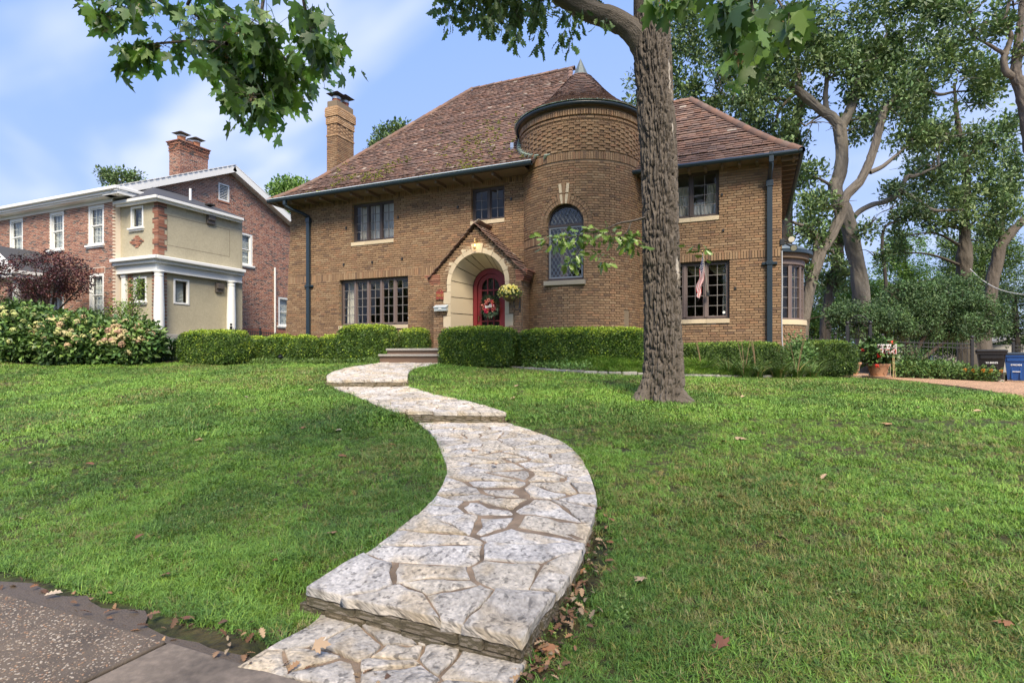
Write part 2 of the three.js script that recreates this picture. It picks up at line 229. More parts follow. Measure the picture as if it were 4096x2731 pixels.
    // risers and cheeks: courses of rough stones under the tread
    if (si) {
      const courses = 3, hh = S.thick / courses, unit = new RoundedBoxGeometry(1, 1, 1, 2, 0.12);
      const runs = [[at(0.03, 0.02), at(0.03, wid - 0.02)]];
      for (let i = 0; i < (si === 1 ? 34 : 8); i += 1) { runs.push([at((i + 1) / N * len, wid - 0.035), at(i / N * len, wid - 0.035)]); if (i < 12) runs.push([at(i / N * len, 0.035), at((i + 1) / N * len, 0.035)]); }
      for (const [a, b] of runs) for (let c = 0; c < courses; c++) {
        const total = a.distanceTo(b), dir = b.clone().sub(a).normalize(), ang = Math.atan2(-dir.z, dir.x); let s = total < 0.3 ? 0 : -rnd() * 0.1;
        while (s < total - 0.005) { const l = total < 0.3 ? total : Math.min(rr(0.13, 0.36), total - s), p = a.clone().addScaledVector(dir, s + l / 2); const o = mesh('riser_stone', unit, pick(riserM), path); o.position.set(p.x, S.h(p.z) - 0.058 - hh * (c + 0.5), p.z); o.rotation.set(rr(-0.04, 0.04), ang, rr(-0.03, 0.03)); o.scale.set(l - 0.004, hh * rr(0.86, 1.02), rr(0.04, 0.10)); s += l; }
      }
    }
  });
}
const inPoly = (P, x, z) => { let c = false; for (let i = 0, j = P.length - 1; i < P.length; j = i++) if ((P[i][1] > z) !== (P[j][1] > z) && x < (P[j][0] - P[i][0]) * (z - P[i][1]) / (P[j][1] - P[i][1]) + P[i][0]) c = !c; return c; };
const onPath = (x, z) => pathPolys.some((P) => inPoly(P, x, z));
// the lawn meets the path: a height map that draws the land to the slabs' edges
{
  const x0 = -13, z0 = -14.4, st = 0.12, nx = 122, nz = 102, hm = new Float32Array(nx * nz), pts = [];
  slabs.forEach((S, si) => { if (si) for (let i = 0; i <= 90; i += 3) { pts.push([S.Lp[i].x, S.Lp[i].z, S.h(S.Lp[i].z) - 0.03]); pts.push([S.Rp[i].x, S.Rp[i].z, S.h(S.Rp[i].z) - (si === 1 ? 0.02 + 0.10 * (1 - smooth(0, 50, i)) : 0.03)]); } });
  for (let j = 0; j < nz; j++) for (let i = 0; i < nx; i++) {
    const x = x0 + i * st, z = z0 + j * st, L = land(x, z); let sw = 0, sh = 0, dm = 9;
    for (const [a, b, h] of pts) { const d2 = (a - x) ** 2 + (b - z) ** 2; if (d2 < 2.5) { const w = 1 / (d2 + 0.02) ** 2; sw += w; sh += w * h; dm = Math.min(dm, Math.sqrt(d2)); } }
    let k = dm > 1.4 ? 0 : 1 - smooth(0.05, 1.4, dm); k *= smooth(0, 0.35, -2.55 - z); hm[j * nx + i] = sw ? lerp(L, sh / sw, k) : L;
  }
  ground = (x, z) => { const u = (x - x0) / st, v = (z - z0) / st; if (u < 0 || v < 0 || u >= nx - 1 || v >= nz - 1) return land(x, z); const i = Math.floor(u), j = Math.floor(v), f = u - i, q = v - j, o = j * nx + i; return lerp(lerp(hm[o], hm[o + 1], f), lerp(hm[o + nx], hm[o + nx + 1], f), q); };
}
// ================================================================ the ground
{
  const xs = [], zs = [];
  for (let x = -400; x < -40; x += 30) xs.push(x); for (let x = -40; x < 40; x += x > -11 && x < 1.4 ? 0.14 : 0.5) xs.push(x); for (let x = 40; x <= 400; x += 30) xs.push(x);
  for (let z = 300; z > 10; z -= 30) zs.push(z); for (let z = 10; z > -60; z -= z < -1.9 && z > -13.5 ? 0.14 : 0.4) zs.push(z); for (let z = -60; z >= -500; z -= 30) zs.push(z);
  const g = grid(xs.length - 1, zs.length - 1, (u, v) => { const x = xs[Math.round(u * (xs.length - 1))], z = zs[Math.round(v * (zs.length - 1))]; return [x, ground(x, z) - (onPath(x, z) ? 0.12 : 0) + (Math.abs(x) < 30 && z < -2.7 && z > -12 ? (noise3(x * 1.3, z * 1.3) - 0.5) * 0.02 : 0), z, x, z]; });
  const soil = tex(512, (u, v) => { const a = wrapNoise(u, v, 9, 1, 5), b = wrapNoise(u, v, 50, 5, 3), k = smooth(0.35, 0.65, a); const s = 0.62 + 0.7 * (b - 0.5); return [lerp(0.34, 0.40, k) * s, lerp(0.38, 0.36, k) * s, lerp(0.15, 0.20, k) * s]; }, true, 0.4);
  struct('ground', g, new THREE.MeshStandardMaterial({ map: soil, bumpMap: rep(fineTex, 0.9), bumpScale: 0.02, roughness: 1, side: THREE.DoubleSide }));
}
// two broad steps up to the terrace before the porch, and the terrace
{
  const a = onG(1593, 1440, () => 1.38), st = mat(0.42, 0.39, 0.34, 0.9, { bumpMap: rep(fineTex, 2), bumpScale: 0.012 }), br = mat(0.17, 0.11, 0.075, 0.9);
  const t = new THREE.Group(); t.name = numbered('steps'); t.userData.kind = 'structure'; scene.add(t);
  const x0 = -9.6, x1 = -6.2; 
  mesh('riser', box(x0, x1, 1.2, 1.50, -12.95, -13.6), br, t); mesh('tread', rbox(x0 - 0.02, x1, 1.50, 1.56, -12.9, -13.35, 0.012), st, t);
  mesh('riser', box(x0, x1, 1.3, 1.66, -13.3, -14.2), br, t); mesh('tread', rbox(x0 - 0.02, x1, 1.66, 1.72, -13.25, -14.95, 0.012), st, t);
}
// the pebble driveway on the right
const driveIn = [[1935, 862], [1990, 865], [2100, 876], [2250, 893], [2352, 914], [2500, 950], [2900, 1060]].map(([x, y]) => dG(x, y));
const driveCurve = new THREE.CatmullRomCurve3(driveIn);
const drivePts = driveCurve.getSpacedPoints(40);
const drivePoly = [...drivePts.map((p) => [p.x + 0.06, p.z - 0.06]), [16, drivePts[40].z], [16, -30], [driveIn[0].x - 0.2, -30]];
const onDrive = (x, z) => inPoly(drivePoly, x, z);
{
  const g = grid(40, 30, (u, v) => { const p = drivePts[Math.round(u * 40)], far = V(lerp(driveIn[0].x, 16, Math.pow(u, 0.8)), 0, lerp(-34, drivePts[40].z - 2, u)); const x = lerp(p.x - 0.1, far.x, v), z = lerp(p.z + 0.12, far.z, v); return [x, ground(x, z) + 0.012 + 0.02 * smooth(0, 0.05, v), z, x, z]; });
  const gr = tex(512, (u, v) => { const a = wrapNoise(u, v, 90, 5, 2), b = wrapNoise(u, v, 9, 8, 4), k = 0.66 + 0.9 * (a - 0.5) + 0.2 * (b - 0.5); return [k, k * 0.80, k * 0.62]; }, true, 0.7);
  struct('driveway', g, new THREE.MeshStandardMaterial({ map: gr, bumpMap: rep(fineTex, 2), bumpScale: 0.012, roughness: 0.9, side: THREE.DoubleSide }));
}
// ================================================================ brickwork
const COURSE = 0.0677, BRICK = new THREE.BoxGeometry(1, 1, 1), BRICKM = {};
const tones = (name, list, rough = 0.9) => { BRICKM[name] = list.map(([r, g, b, w]) => ({ c: col(r, g, b), w, m: mat(r, g, b, rough, { bumpMap: rep(noiseTex, 2), bumpScale: 0.004 }) })); BRICKM[name].white = mat(1, 1, 1, rough, { bumpMap: rep(noiseTex, 2), bumpScale: 0.004 }); };
tones('tan', [[0.295, 0.190, 0.108, 5], [0.277, 0.177, 0.100, 6], [0.252, 0.158, 0.090, 5], [0.222, 0.139, 0.082, 3], [0.31, 0.182, 0.10, 2], [0.175, 0.112, 0.072, 1.2], [0.312, 0.212, 0.125, 2.5], [0.26, 0.150, 0.087, 1.0]]);
tones('pale', [[0.46, 0.30, 0.165, 4], [0.40, 0.25, 0.135, 3], [0.50, 0.34, 0.20, 2]]);
tones('red', [[0.34, 0.155, 0.098, 5], [0.29, 0.125, 0.08, 5], [0.23, 0.10, 0.068, 3], [0.40, 0.20, 0.13, 3], [0.11, 0.078, 0.066, 2.6], [0.31, 0.175, 0.125, 2]]);
const toneOf = (name) => { const L = BRICKM[name]; let t = rnd() * L.reduce((s, e) => s + e.w, 0); for (let i = 0; i < L.length; i++) if ((t -= L[i].w) <= 0) return i; return 0; };
// lays courses on a wall given by place(s, y, out) -> {p, q}; openings are {s0, s1, y0, y1, arch}
function lay(list, o) {
  const { tone = 'tan', s0, s1, y0, y1, open = [], bands = [], bond = 'run', place, proud = 0 } = o, L = 0.214, J = o.joint ?? 0.016;
  const put = (s, y, w, h, extra = 0) => { if (w < 0.02) return; const e = place(s, y, -0.037 + extra + rr(-0.002, 0.003) + proud); list.push({ p: e.p, q: e.q, s: V(w, h, 0.1), tone, t: toneOf(tone) }); };
  let k = Math.round(o.phase ?? 0);
  for (let y = y0 + COURSE / 2; y < y1; y += COURSE, k++) {
    const band = bands.find((b) => y > b[0] && y < b[1]);
    let free = [[typeof s0 === 'function' ? s0(y) : s0, typeof s1 === 'function' ? s1(y) : s1]];
    const cut = (a, b) => { free = free.flatMap(([p, q]) => b <= p || a >= q ? [[p, q]] : [[p, a], [b, q]].filter(([m, n]) => n - m > 0.015)); };
    for (const w of open) if (w.slant) { const e = w.slant(y); if (e) cut(e[0], e[1]); } else if (y > w.y0 - 0.02 && y < w.y1 + 0.02) cut(w.s0, w.s1); else if (w.arch && y >= w.y1 && y < w.y1 + w.arch) { const R = w.arch, d = Math.sqrt(Math.max(0, R * R - (y - w.y1) ** 2)), c = (w.s0 + w.s1) / 2; cut(c - d, c + d); }
    if (band) continue;
    for (const [p, q] of free) {
      if (bond === 'flemish') { const per = 0.214 + 0.107; let i = Math.floor(p / per) - 1; const off = (k % 2) * per / 2; for (; i * per < q; i++) for (const [a, w] of [[i * per + off, 0.214], [i * per + off + 0.214, 0.107]]) { const x0 = Math.max(a, p), x1 = Math.min(a + w, q); if (x1 - x0 > 0.03) put((x0 + x1) / 2, y, x1 - x0 - J, COURSE - J, o.relief ? o.relief(y, w < 0.2, k) : 0); } }
      else { const off = (k % 2) * L / 2 + (k % 6 === 5 ? 0.05 : 0); for (let i = Math.floor(p / L) - 1; i * L + off < q; i++) { const x0 = Math.max(i * L + off, p), x1 = Math.min(i * L + off + L, q); if (x1 - x0 > 0.03) put((x0 + x1) / 2, y, x1 - x0 - J, COURSE - J, o.relief ? o.relief(y, false, k) : 0); } }
    }
  }
  for (const b of bands) { // soldiers
    const yc = (b[0] + b[1]) / 2, h = b[1] - b[0] - J; let a = typeof s0 === 'function' ? s0(yc) : s0, z = typeof s1 === 'function' ? s1(yc) : s1;
    for (let s = a; s < z - 0.03; s += COURSE) { const mid = s + COURSE / 2; if (open.some((w) => w.slant ? (() => { const e = w.slant(yc); return e && mid > e[0] && mid < e[1]; })() : yc > w.y0 && yc < w.y1 + (w.arch || 0) * 0.7 && mid > w.s0 && mid < w.s1)) continue; put(mid, yc, Math.min(COURSE - J, z - s), h, b[2] || 0); }
  }
}
// of a wall's bricks, the 300 that show largest become meshes of their own, the rest one copied part
function bricksOf(parent, list, many = 300) {
  const sc = (e) => { const v = seen(e.p); if (v.x < 60 || v.x > 4040 || v.y < 60 || v.y > 1370 || (v.x > 2540 && v.x < 2760)) return 0; return e.s.x * e.s.y / (v.t * v.t); };
  list.forEach((e) => { e.k = sc(e); }); const order = list.slice().sort((a, b) => b.k - a.k), rest = order.slice(many);
  for (const e of order.slice(0, many)) { const o = mesh('brick', BRICK, BRICKM[e.tone][e.t].m, parent); o.position.copy(e.p); o.quaternion.copy(e.q); o.scale.copy(e.s); }
  const C = rest.map((e) => { const b = BRICKM[e.tone][e.t].c, v = rr(0.88, 1.12); return { m: M4(e.p, e.q, e.s), c: col(b.r * v, b.g * v, b.b * v) }; });
  if (C.length) copies('brickwork', BRICK, BRICKM.tan.white, C, parent);
}
const flatZ = (Z) => (s, y, out) => ({ p: V(s, y, Z + out), q: qE(rr(-0.006, 0.006), rr(-0.006, 0.006), rr(-0.004, 0.004)) });
const flatX = (X) => (s, y, out) => ({ p: V(X + out, y, -s), q: qE(0, Math.PI / 2 + rr(-0.006, 0.006), rr(-0.004, 0.004)) });
const round = (cx, cz, R) => (s, y, out) => { const a = s / R; return { p: V(cx + (R + out) * Math.sin(a), y, cz + (R + out) * Math.cos(a)), q: qE(rr(-0.008, 0.008), a + rr(-0.01, 0.01), rr(-0.005, 0.005)) }; };

// ---------------------------------------------------------------- shared materials
Object.assign(MAT, {
  mortar: mat(0.20, 0.155, 0.105, 0.95, { bumpMap: rep(fineTex, 4), bumpScale: 0.006 }), mortarPale: mat(0.42, 0.36, 0.27, 0.95),
  stone: new THREE.MeshStandardMaterial({ color: col(0.60, 0.50, 0.34), roughness: 0.85, bumpMap: rep(fineTex, 3), bumpScale: 0.004, side: THREE.DoubleSide }), stone2: mat(0.53, 0.44, 0.30, 0.9, { bumpMap: rep(fineTex, 3), bumpScale: 0.004 }), stoneDark: mat(0.36, 0.32, 0.245, 0.9, { bumpMap: rep(fineTex, 3), bumpScale: 0.004 }),
  frame: mat(0.060, 0.046, 0.042, 0.5), frameLite: mat(0.15, 0.115, 0.105, 0.55), muntin: mat(0.20, 0.185, 0.175, 0.5), lead: mat(0.28, 0.30, 0.31, 0.45, { metalness: 0.5 }),
  glass: phys(0.95, 0.97, 0.97, 0.02, { transmission: 1, thickness: 0, ior: 1.45, specularIntensity: 1 }), white: mat(0.78, 0.79, 0.78, 0.5), dark: mat(0.03, 0.028, 0.026, 0.9), curtain: leafMat(0.72, 0.68, 0.58, 0.3, 0.9), valance: leafMat(0.30, 0.26, 0.14, 0.2, 0.9), voile: leafMat(0.8, 0.82, 0.8, 0.4, 0.9),
  pipe: mat(0.018, 0.032, 0.045, 0.35), copper: mat(0.58, 0.78, 0.72, 0.7), iron: mat(0.02, 0.022, 0.025, 0.45), roofBase: mat(0.10, 0.065, 0.052, 0.95), soffit: mat(0.16, 0.115, 0.08, 0.85), plaster: mat(0.34, 0.30, 0.24, 0.9), wood: mat(0.12, 0.06, 0.03, 0.6), red: mat(0.20, 0.018, 0.02, 0.45), blindM: mat(0.62, 0.66, 0.62, 0.8),
});
const TM = [[0.180, 0.106, 0.076], [0.155, 0.097, 0.074], [0.205, 0.115, 0.079], [0.130, 0.086, 0.069], [0.22, 0.140, 0.102], [0.172, 0.118, 0.092], [0.36, 0.30, 0.24], [0.145, 0.09, 0.07]];
const TILEM = TM.map(([r, g, b]) => mat(r, g, b, 0.9, { bumpMap: rep(noiseTex, 1), bumpScale: 0.004 })), tileWhite = mat(1, 1, 1, 0.9, { bumpMap: rep(noiseTex, 1), bumpScale: 0.004 });
const tileTone = () => { const t = rnd(); return t < 0.2 ? 0 : t < 0.38 ? 1 : t < 0.52 ? 2 : t < 0.66 ? 3 : t < 0.79 ? 4 : t < 0.90 ? 5 : t < 0.912 ? 6 : 7; };
// a clay tile: slightly arched, its lower edge thick; unit width along x, unit length along -z (up the slope), lying in xz
const TILE = (() => { const g = new THREE.BoxGeometry(1, 1, 1, 4, 1, 1), p = g.attributes.position; for (let i = 0; i < p.count; i++) { const x = p.getX(i); p.setY(i, p.getY(i) - 0.55 * x * x * 4 * 0.5 + (p.getZ(i) > 0 ? 0 : 0)); } g.computeVertexNormals(); return g; })();
function tilesOf(parent, list, many = 300) {
  const sc = (e) => { const v = seen(e.p); if (v.x < 40 || v.x > 4050 || v.y < 40 || (v.x > 2540 && v.x < 2740)) return 0; return e.s.x / (v.t * v.t); };
  list.forEach((e) => { e.k = sc(e); }); const order = list.slice().sort((a, b) => b.k - a.k);
  for (const e of order.slice(0, many)) { const o = mesh('roof_tile', TILE, TILEM[e.t], parent); o.position.copy(e.p); o.quaternion.copy(e.q); o.scale.copy(e.s); }
  const C = order.slice(many).map((e) => { const [r, g, b] = TM[e.t], v = rr(0.8, 1.2); return { m: M4(e.p, e.q, e.s), c: col(r * v, g * v, b * v) }; });
  if (C.length) copies('tiling', TILE, tileWhite, C, parent);
}
// rows of tiles on a slope: eave(u) runs along the eave; dirIn is the level direction up the slope; prof(d) the height at level distance d
const prof = (d, k = 0.95, kick = 0.62) => d < 1.5 ? kick * d + (k - kick) * d * d / 3 : kick * 1.5 + (k - kick) * 0.75 + k * (d - 1.5);
function tileSlope(list, o) {
  const { org, along, inn, len, dMax, left, right, pr, w = 0.155, ex = 0.135 } = o; let d = 0, row = 0;
  while (d < dMax) {
    const h = pr(d), h2 = pr(d + 0.05), sl = (h2 - h) / 0.05, step = ex / Math.sqrt(1 + sl * sl), a0 = left(d) + 0.01, a1 = right(d) - 0.01, ang = Math.atan(sl), wave = (noise3(row * 0.7, org.x * 3 + 5) - 0.5) * 0.02;
    for (let s = a0 - (row % 2) * w / 2 - rnd() * 0.03; s < a1;) {
      const ww = w * rr(0.86, 1.14), x0 = Math.max(s, a0), x1 = Math.min(s + ww, a1); s += ww; if (x1 - x0 < 0.04) continue;
      const dd = d + step * 0.5 + rr(-0.006, 0.006), m = (x0 + x1) / 2, p = org.clone().addScaledVector(along, m).addScaledVector(inn, dd); p.y += pr(dd) + 0.02 + wave + rr(-0.004, 0.005);
      const basis = new THREE.Matrix4(), X = along.clone().normalize(), up = V(0, 1, 0), fw = inn.clone().multiplyScalar(-1); // z points down the slope
      const Z = fw.clone().multiplyScalar(Math.cos(ang)).addScaledVector(up, -Math.sin(ang)), Yv = Z.clone().cross(X); if (Yv.y < 0) { Yv.negate(); X.negate(); }
      basis.makeBasis(X, Yv, Z); const q = new THREE.Quaternion().setFromRotationMatrix(basis).multiply(qE(-0.17 + rr(-0.05, 0.05), rr(-0.012, 0.012), rr(-0.03, 0.03)));
      list.push({ p, q, s: V(x1 - x0 - 0.006, 0.014, ex * 1.2), t: tileTone(), d: dd, m });
    }
    d += step; row++;
  }
}
const ringShape = (pts) => new THREE.Path(pts.map((p) => new THREE.Vector2(p[0], p[1])));
const rect = (a, b, c, d) => [[a, c], [b, c], [b, d], [a, d]];
const archPts = (x0, x1, y0, ys, n = 18) => { const R = (x1 - x0) / 2, c = (x0 + x1) / 2, P = [[x0, y0], [x1, y0]]; for (let i = 0; i <= n; i++) { const a = i / n * Math.PI; P.push([c + R * Math.cos(a), ys + R * Math.sin(a)]); } return P; };

// ================================================================ the brick house with the round turret
const house = thing('brick_house', 'tan brick house with brown tile roof and a round turret', 'house');
const FZ = -14.95, RZ = -15.97, HX0 = -15.08, HX1 = 0.65, TX = -4.72, TZ = -16.09, TR = 1.756, BASE = 1.0, TOP = 6.95;
const batter = (y) => HX0 + 0.24 * smooth(1.2, 6.9, y) * 0.9 + 0.03 * (y - 4) / 3;
const W = { upL: [-12.18, -10.54, 5.25, 6.5], loL: [-12.7, -10.0, 2.51, 4.03], upM: [-7.76, -6.68, 5.53, 6.5], upR: [-2.30, -0.865, 5.27, 6.5], loR: [-2.35, -0.6, 2.51, 4.055] };
const op = (w) => ({ s0: w[0], s1: w[1], y0: w[2] - 0.13, y1: w[3] });
const houseBricks = [];
reseed(101);
{
  // cores of the walls, with openings
  const hole = (w) => rect(w[0] - 0.012, w[1] + 0.012, w[2] - 0.14, w[3] + 0.012);
  const L = [[HX0 + 0.015, BASE - 0.3]]; for (let y = 1.2; y <= TOP; y += 0.3) L.push([batter(y) + 0.012, y]);
  const door = archPts(-8.05, -6.2, 1.0, 3.6);
  mesh('wall', slab([...L.reverse(), [HX0 + 0.015, BASE - 0.3], [-5.9, BASE - 0.3], [-5.9, TOP]], FZ - 0.012, FZ - 0.3, [hole(W.upL), hole(W.loL), hole(W.upM), door]), MAT.mortar, house);
  mesh('wall', slab(rect(-3.2, HX1 - 0.012, BASE - 0.3, 6.75), RZ - 0.012, RZ - 0.3, [hole(W.upR), hole(W.loR)]), MAT.mortar, house);
  const bandsF = [[4.03, 4.26], [6.52, 6.74]];
  lay(houseBricks, { s0: batter, s1: -5.9, y0: BASE, y1: TOP - 0.1, open: [op(W.upL), op(W.loL), op(W.upM), { slant: (y) => y < 5.05 ? [-8.55 + clamp((y - 3.8) * 1.07, 0, 1.35), -5.8 - clamp((y - 3.8) * 1.07, 0, 1.35)] : null }], bands: bandsF, place: flatZ(FZ) });
  lay(houseBricks, { s0: -3.3, s1: HX1, y0: BASE, y1: 6.62, open: [op(W.upR), op(W.loR)], bands: [[4.06, 4.28]], place: flatZ(RZ), phase: 1 });
  // side and back walls close the house
  mesh('wall', merge([box(HX0 + 0.25, HX0 + 0.5, BASE - 0.3, TOP, FZ - 0.3, -25.2), box(HX0 + 0.25, -3.5, BASE - 0.3, TOP, -25.2, -24.9), box(-3.5, -3.2, BASE - 0.3, TOP, -25.2, -22.9)]), MAT.mortar, house);
  // right wing: side wall with the bay opening, back wall with a window that lets the sky be seen through the room
  const sideHoles = [rect(17.05, 19.35, 2.35, 4.25)], backHole = rect(-0.55, 0.28, 1.9, 3.75);
  const sw = slab(rect(-RZ + 0.32, 22.6, BASE - 0.3, 6.75), HX1 - 0.3, HX1 - 0.012, sideHoles); { const p = sw.attributes.position; for (let i = 0; i < p.count; i++) { const x = p.getX(i), z = p.getZ(i); p.setX(i, z); p.setZ(i, -x); } sw.computeVertexNormals(); }
  mesh('wall', sw, MAT.mortar, house);
  mesh('wall', slab(rect(-3.2, HX1 - 0.012, BASE - 0.3, 6.75), -22.6, -22.88, [backHole]), MAT.mortar, house);
  lay(houseBricks, { s0: -RZ + 0.11, s1: 22.6, y0: BASE, y1: 6.62, open: [{ s0: 17.0, s1: 19.4, y0: 0.9, y1: 4.5 }], place: flatX(HX1) });
  // floors and rooms
  mesh('floor', merge([box(HX0 + 0.5, -3.3, 1.62, 1.72, FZ - 0.32, -24.9), box(-3.2, HX1 - 0.32, 1.62, 1.72, RZ - 0.32, -22.6), box(HX0 + 0.5, -3.3, 4.30, 4.5, FZ - 0.32, -24.9), box(-3.2, HX1 - 0.32, 4.32, 4.52, RZ - 0.32, -22.6)]), MAT.wood, house);
  mesh('partition', merge([box(HX0 + 0.5, -6.2, 1.72, 6.6, -19.4, -19.5), box(-3.35, -3.2, 1.72, 6.6, -16.4, -22.6), box(-3.2, HX1 - 0.32, 4.52, 6.6, -19.2, -19.3), box(-9.3, -9.2, 1.72, 6.6, FZ - 0.4, -19.4), box(HX0 + 0.5, -3.3, 6.6, 6.7, FZ - 0.32, -24.9), box(-3.2, HX1 - 0.32, 6.55, 6.64, RZ - 0.32, -22.6)]), MAT.plaster, house);
}
// ---------------------------------------------------------------- casement windows
function casement(parent, w, Z, units, cols, rows, o = {}) {
  const [x0, x1, y0, y1] = w, zf = Z - 0.11, fr = o.fr ?? 0.05, d = 0.07;
  const win = mesh('window', merge([box(x0 - 0.01, x1 + 0.01, y1 - fr, y1 + 0.01, zf, zf - d), box(x0 - 0.01, x1 + 0.01, y0 - 0.01, y0 + fr, zf, zf - d), box(x0 - 0.01, x0 + fr, y0 + fr, y1 - fr, zf, zf - d), box(x1 - fr, x1 + 0.01, y0 + fr, y1 - fr, zf, zf - d)]), MAT.frame, parent);
  const uw = (x1 - x0 - 2 * fr) / units, mu = 0.035;
  for (let i = 1; i < units; i++) { const x = x0 + fr + i * uw; mesh('mullion', rbox(x - mu, x + mu, y0 + fr, y1 - fr, zf + 0.02, zf - d, 0.008), o.lite ? MAT.frameLite : MAT.frame, win); }
  for (let i = 0; i < units; i++) {
    const a = x0 + fr + i * uw + (i ? mu : 0), b = x0 + fr + (i + 1) * uw - (i < units - 1 ? mu : 0), sw = 0.034, zs = zf - 0.012, ya = y0 + fr, yb = y1 - fr;
    mesh('sash', merge([box(a, b, yb - sw, yb, zs, zs - 0.04), box(a, b, ya, ya + sw, zs, zs - 0.04), box(a, a + sw, ya + sw, yb - sw, zs, zs - 0.04), box(b - sw, b, ya + sw, yb - sw, zs, zs - 0.04)]), o.lite ? MAT.frameLite : MAT.frame, win);
    const gx0 = a + sw, gx1 = b - sw, gy0 = ya + sw, gy1 = yb - sw, bars = [], bw = 0.0075;
    for (let c = 1; c < cols; c++) { const x = lerp(gx0, gx1, c / cols); bars.push(box(x - bw, x + bw, gy0, gy1, zs - 0.005, zs - 0.03)); }
    for (let r = 1; r < rows; r++) { const y = lerp(gy0, gy1, r / rows); bars.push(box(gx0, gx1, y - bw, y + bw, zs - 0.003, zs - 0.033)); }
    mesh('glazing_bar', merge(bars), o.barDark ? MAT.frame : MAT.muntin, win);
    for (let c = 0; c < cols; c++) for (let r = 0; r < rows; r++) { const px0 = lerp(gx0, gx1, c / cols) + (c ? bw : 0), px1 = lerp(gx0, gx1, (c + 1) / cols) - (c < cols - 1 ? bw : 0), py0 = lerp(gy0, gy1, r / rows) + (r ? bw : 0), py1 = lerp(gy0, gy1, (r + 1) / rows) - (r < rows - 1 ? bw : 0); const g = new THREE.PlaneGeometry(px1 - px0, py1 - py0), p = mesh('pane', g, MAT.glass, win); p.position.set((px0 + px1) / 2, (py0 + py1) / 2, zs - 0.02); p.rotation.set(rr(-0.012, 0.012), rr(-0.015, 0.015), 0); }
  }
  // stone sill in lengths
  if (!o.noSill) { const n = o.sills ?? 3; for (let i = 0; i < n; i++) mesh('sill_stone', rbox(lerp(x0 - 0.03, x1 + 0.01, i / n) + 0.002, lerp(x0 - 0.03, x1 + 0.01, (i + 1) / n) - 0.002, y0 - 0.125, y0 - 0.008, Z + 0.035, Z - 0.2, 0.006), pick([MAT.stone, MAT.stone2]), win); }
  return win;
}
function drape(parent, x0, x1, y0, y1, z, m, waves = 8, amp = 0.03, name = 'curtain') { return mesh(name, grid(Math.max(12, waves * 6), 8, (u, v) => { const ph = u * waves * 2 * Math.PI; return [lerp(x0, x1, u) + 0.01 * Math.sin(v * 5 + u * 9), lerp(y1, y0, v), z + amp * Math.sin(ph) * (0.5 + 0.5 * v) + 0.01 * Math.sin(ph * 2.3)]; }), m, parent); }
function swag(parent, x0, x1, y, drop, z, m) { const n = 1; return mesh('valance', grid(16, 10, (u, v) => { const sag = drop * (0.35 + 0.65 * Math.sin(u * Math.PI)) * v; return [lerp(x0, x1, u), y - sag, z + 0.05 * Math.sin(v * 14 + Math.sin(u * 3) * 2) * Math.sin(u * Math.PI)]; }), m, parent); }
{
  const a = casement(house, W.upL, FZ, 3, 2, 4, { sills: 3 }), za = FZ - 0.34;
  drape(a, -12.1, -11.62, 5.2, 6.5, za, MAT.curtain, 6); drape(a, -11.6, -11.1, 5.2, 6.5, za - 0.02, MAT.voile, 4, 0.015); drape(a, -11.1, -10.58, 5.2, 6.5, za, MAT.voile, 7);
  const b = casement(house, W.loL, FZ, 5, 2, 5, { sills: 4, lite: true });
  drape(b, -12.66, -12.2, 2.4, 4.05, FZ - 0.36, MAT.curtain, 5); for (let i = 0; i < 4; i++) swag(b, -12.2 + i * 0.56, -11.62 + i * 0.56, 4.03, 0.36, FZ - 0.35, MAT.valance);
  casement(house, W.upM, FZ, 2, 2, 3, { sills: 2 });
  const r1 = casement(house, W.upR, RZ, 2, 2, 4, { sills: 2 });
  drape(r1, -1.98, -1.62, 5.2, 6.2, RZ - 0.35, MAT.curtain, 5); drape(r1, -1.62, -0.9, 5.2, 5.75, RZ - 0.36, MAT.voile, 8); drape(r1, -1.2, -0.9, 5.7, 6.2, RZ - 0.35, MAT.curtain, 4);
  const r2 = casement(house, W.loR, RZ, 3, 2, 5, { sills: 3, lite: true });
  for (let i = 0; i < 3; i++) swag(r2, -2.3 + i * 0.58, -1.74 + i * 0.58, 4.05, 0.34, RZ - 0.35, MAT.valance); drape(r2, -0.78, -0.62, 2.5, 4.05, RZ - 0.36, MAT.curtain, 2);
  // window in the back wall of the right wing
  const bw = mesh('window', merge([box(-0.55, 0.28, 1.9, 1.95, -22.65, -22.75), box(-0.55, 0.28, 3.7, 3.75, -22.65, -22.75), box(-0.55, -0.5, 1.9, 3.75, -22.65, -22.75), box(0.23, 0.28, 1.9, 3.75, -22.65, -22.75), box(-0.15, -0.12, 1.9, 3.75, -22.65, -22.75), box(-0.55, 0.28, 2.8, 2.84, -22.64, -22.76)]), MAT.white, house);
  // security badges on the panes
  for (const [x, y, z, r] of [[-10.06, 2.72, FZ - 0.1, 0.03], [-10.06, 2.86, FZ - 0.1, 0.02], [-0.74, 2.68, RZ - 0.1, 0.035]]) { const g = new THREE.CylinderGeometry(r, r, 0.004, 20); g.rotateX(Math.PI / 2); const s = mesh('sticker', g, MAT.white, b); s.position.set(x, y, z - 0.02); }
}
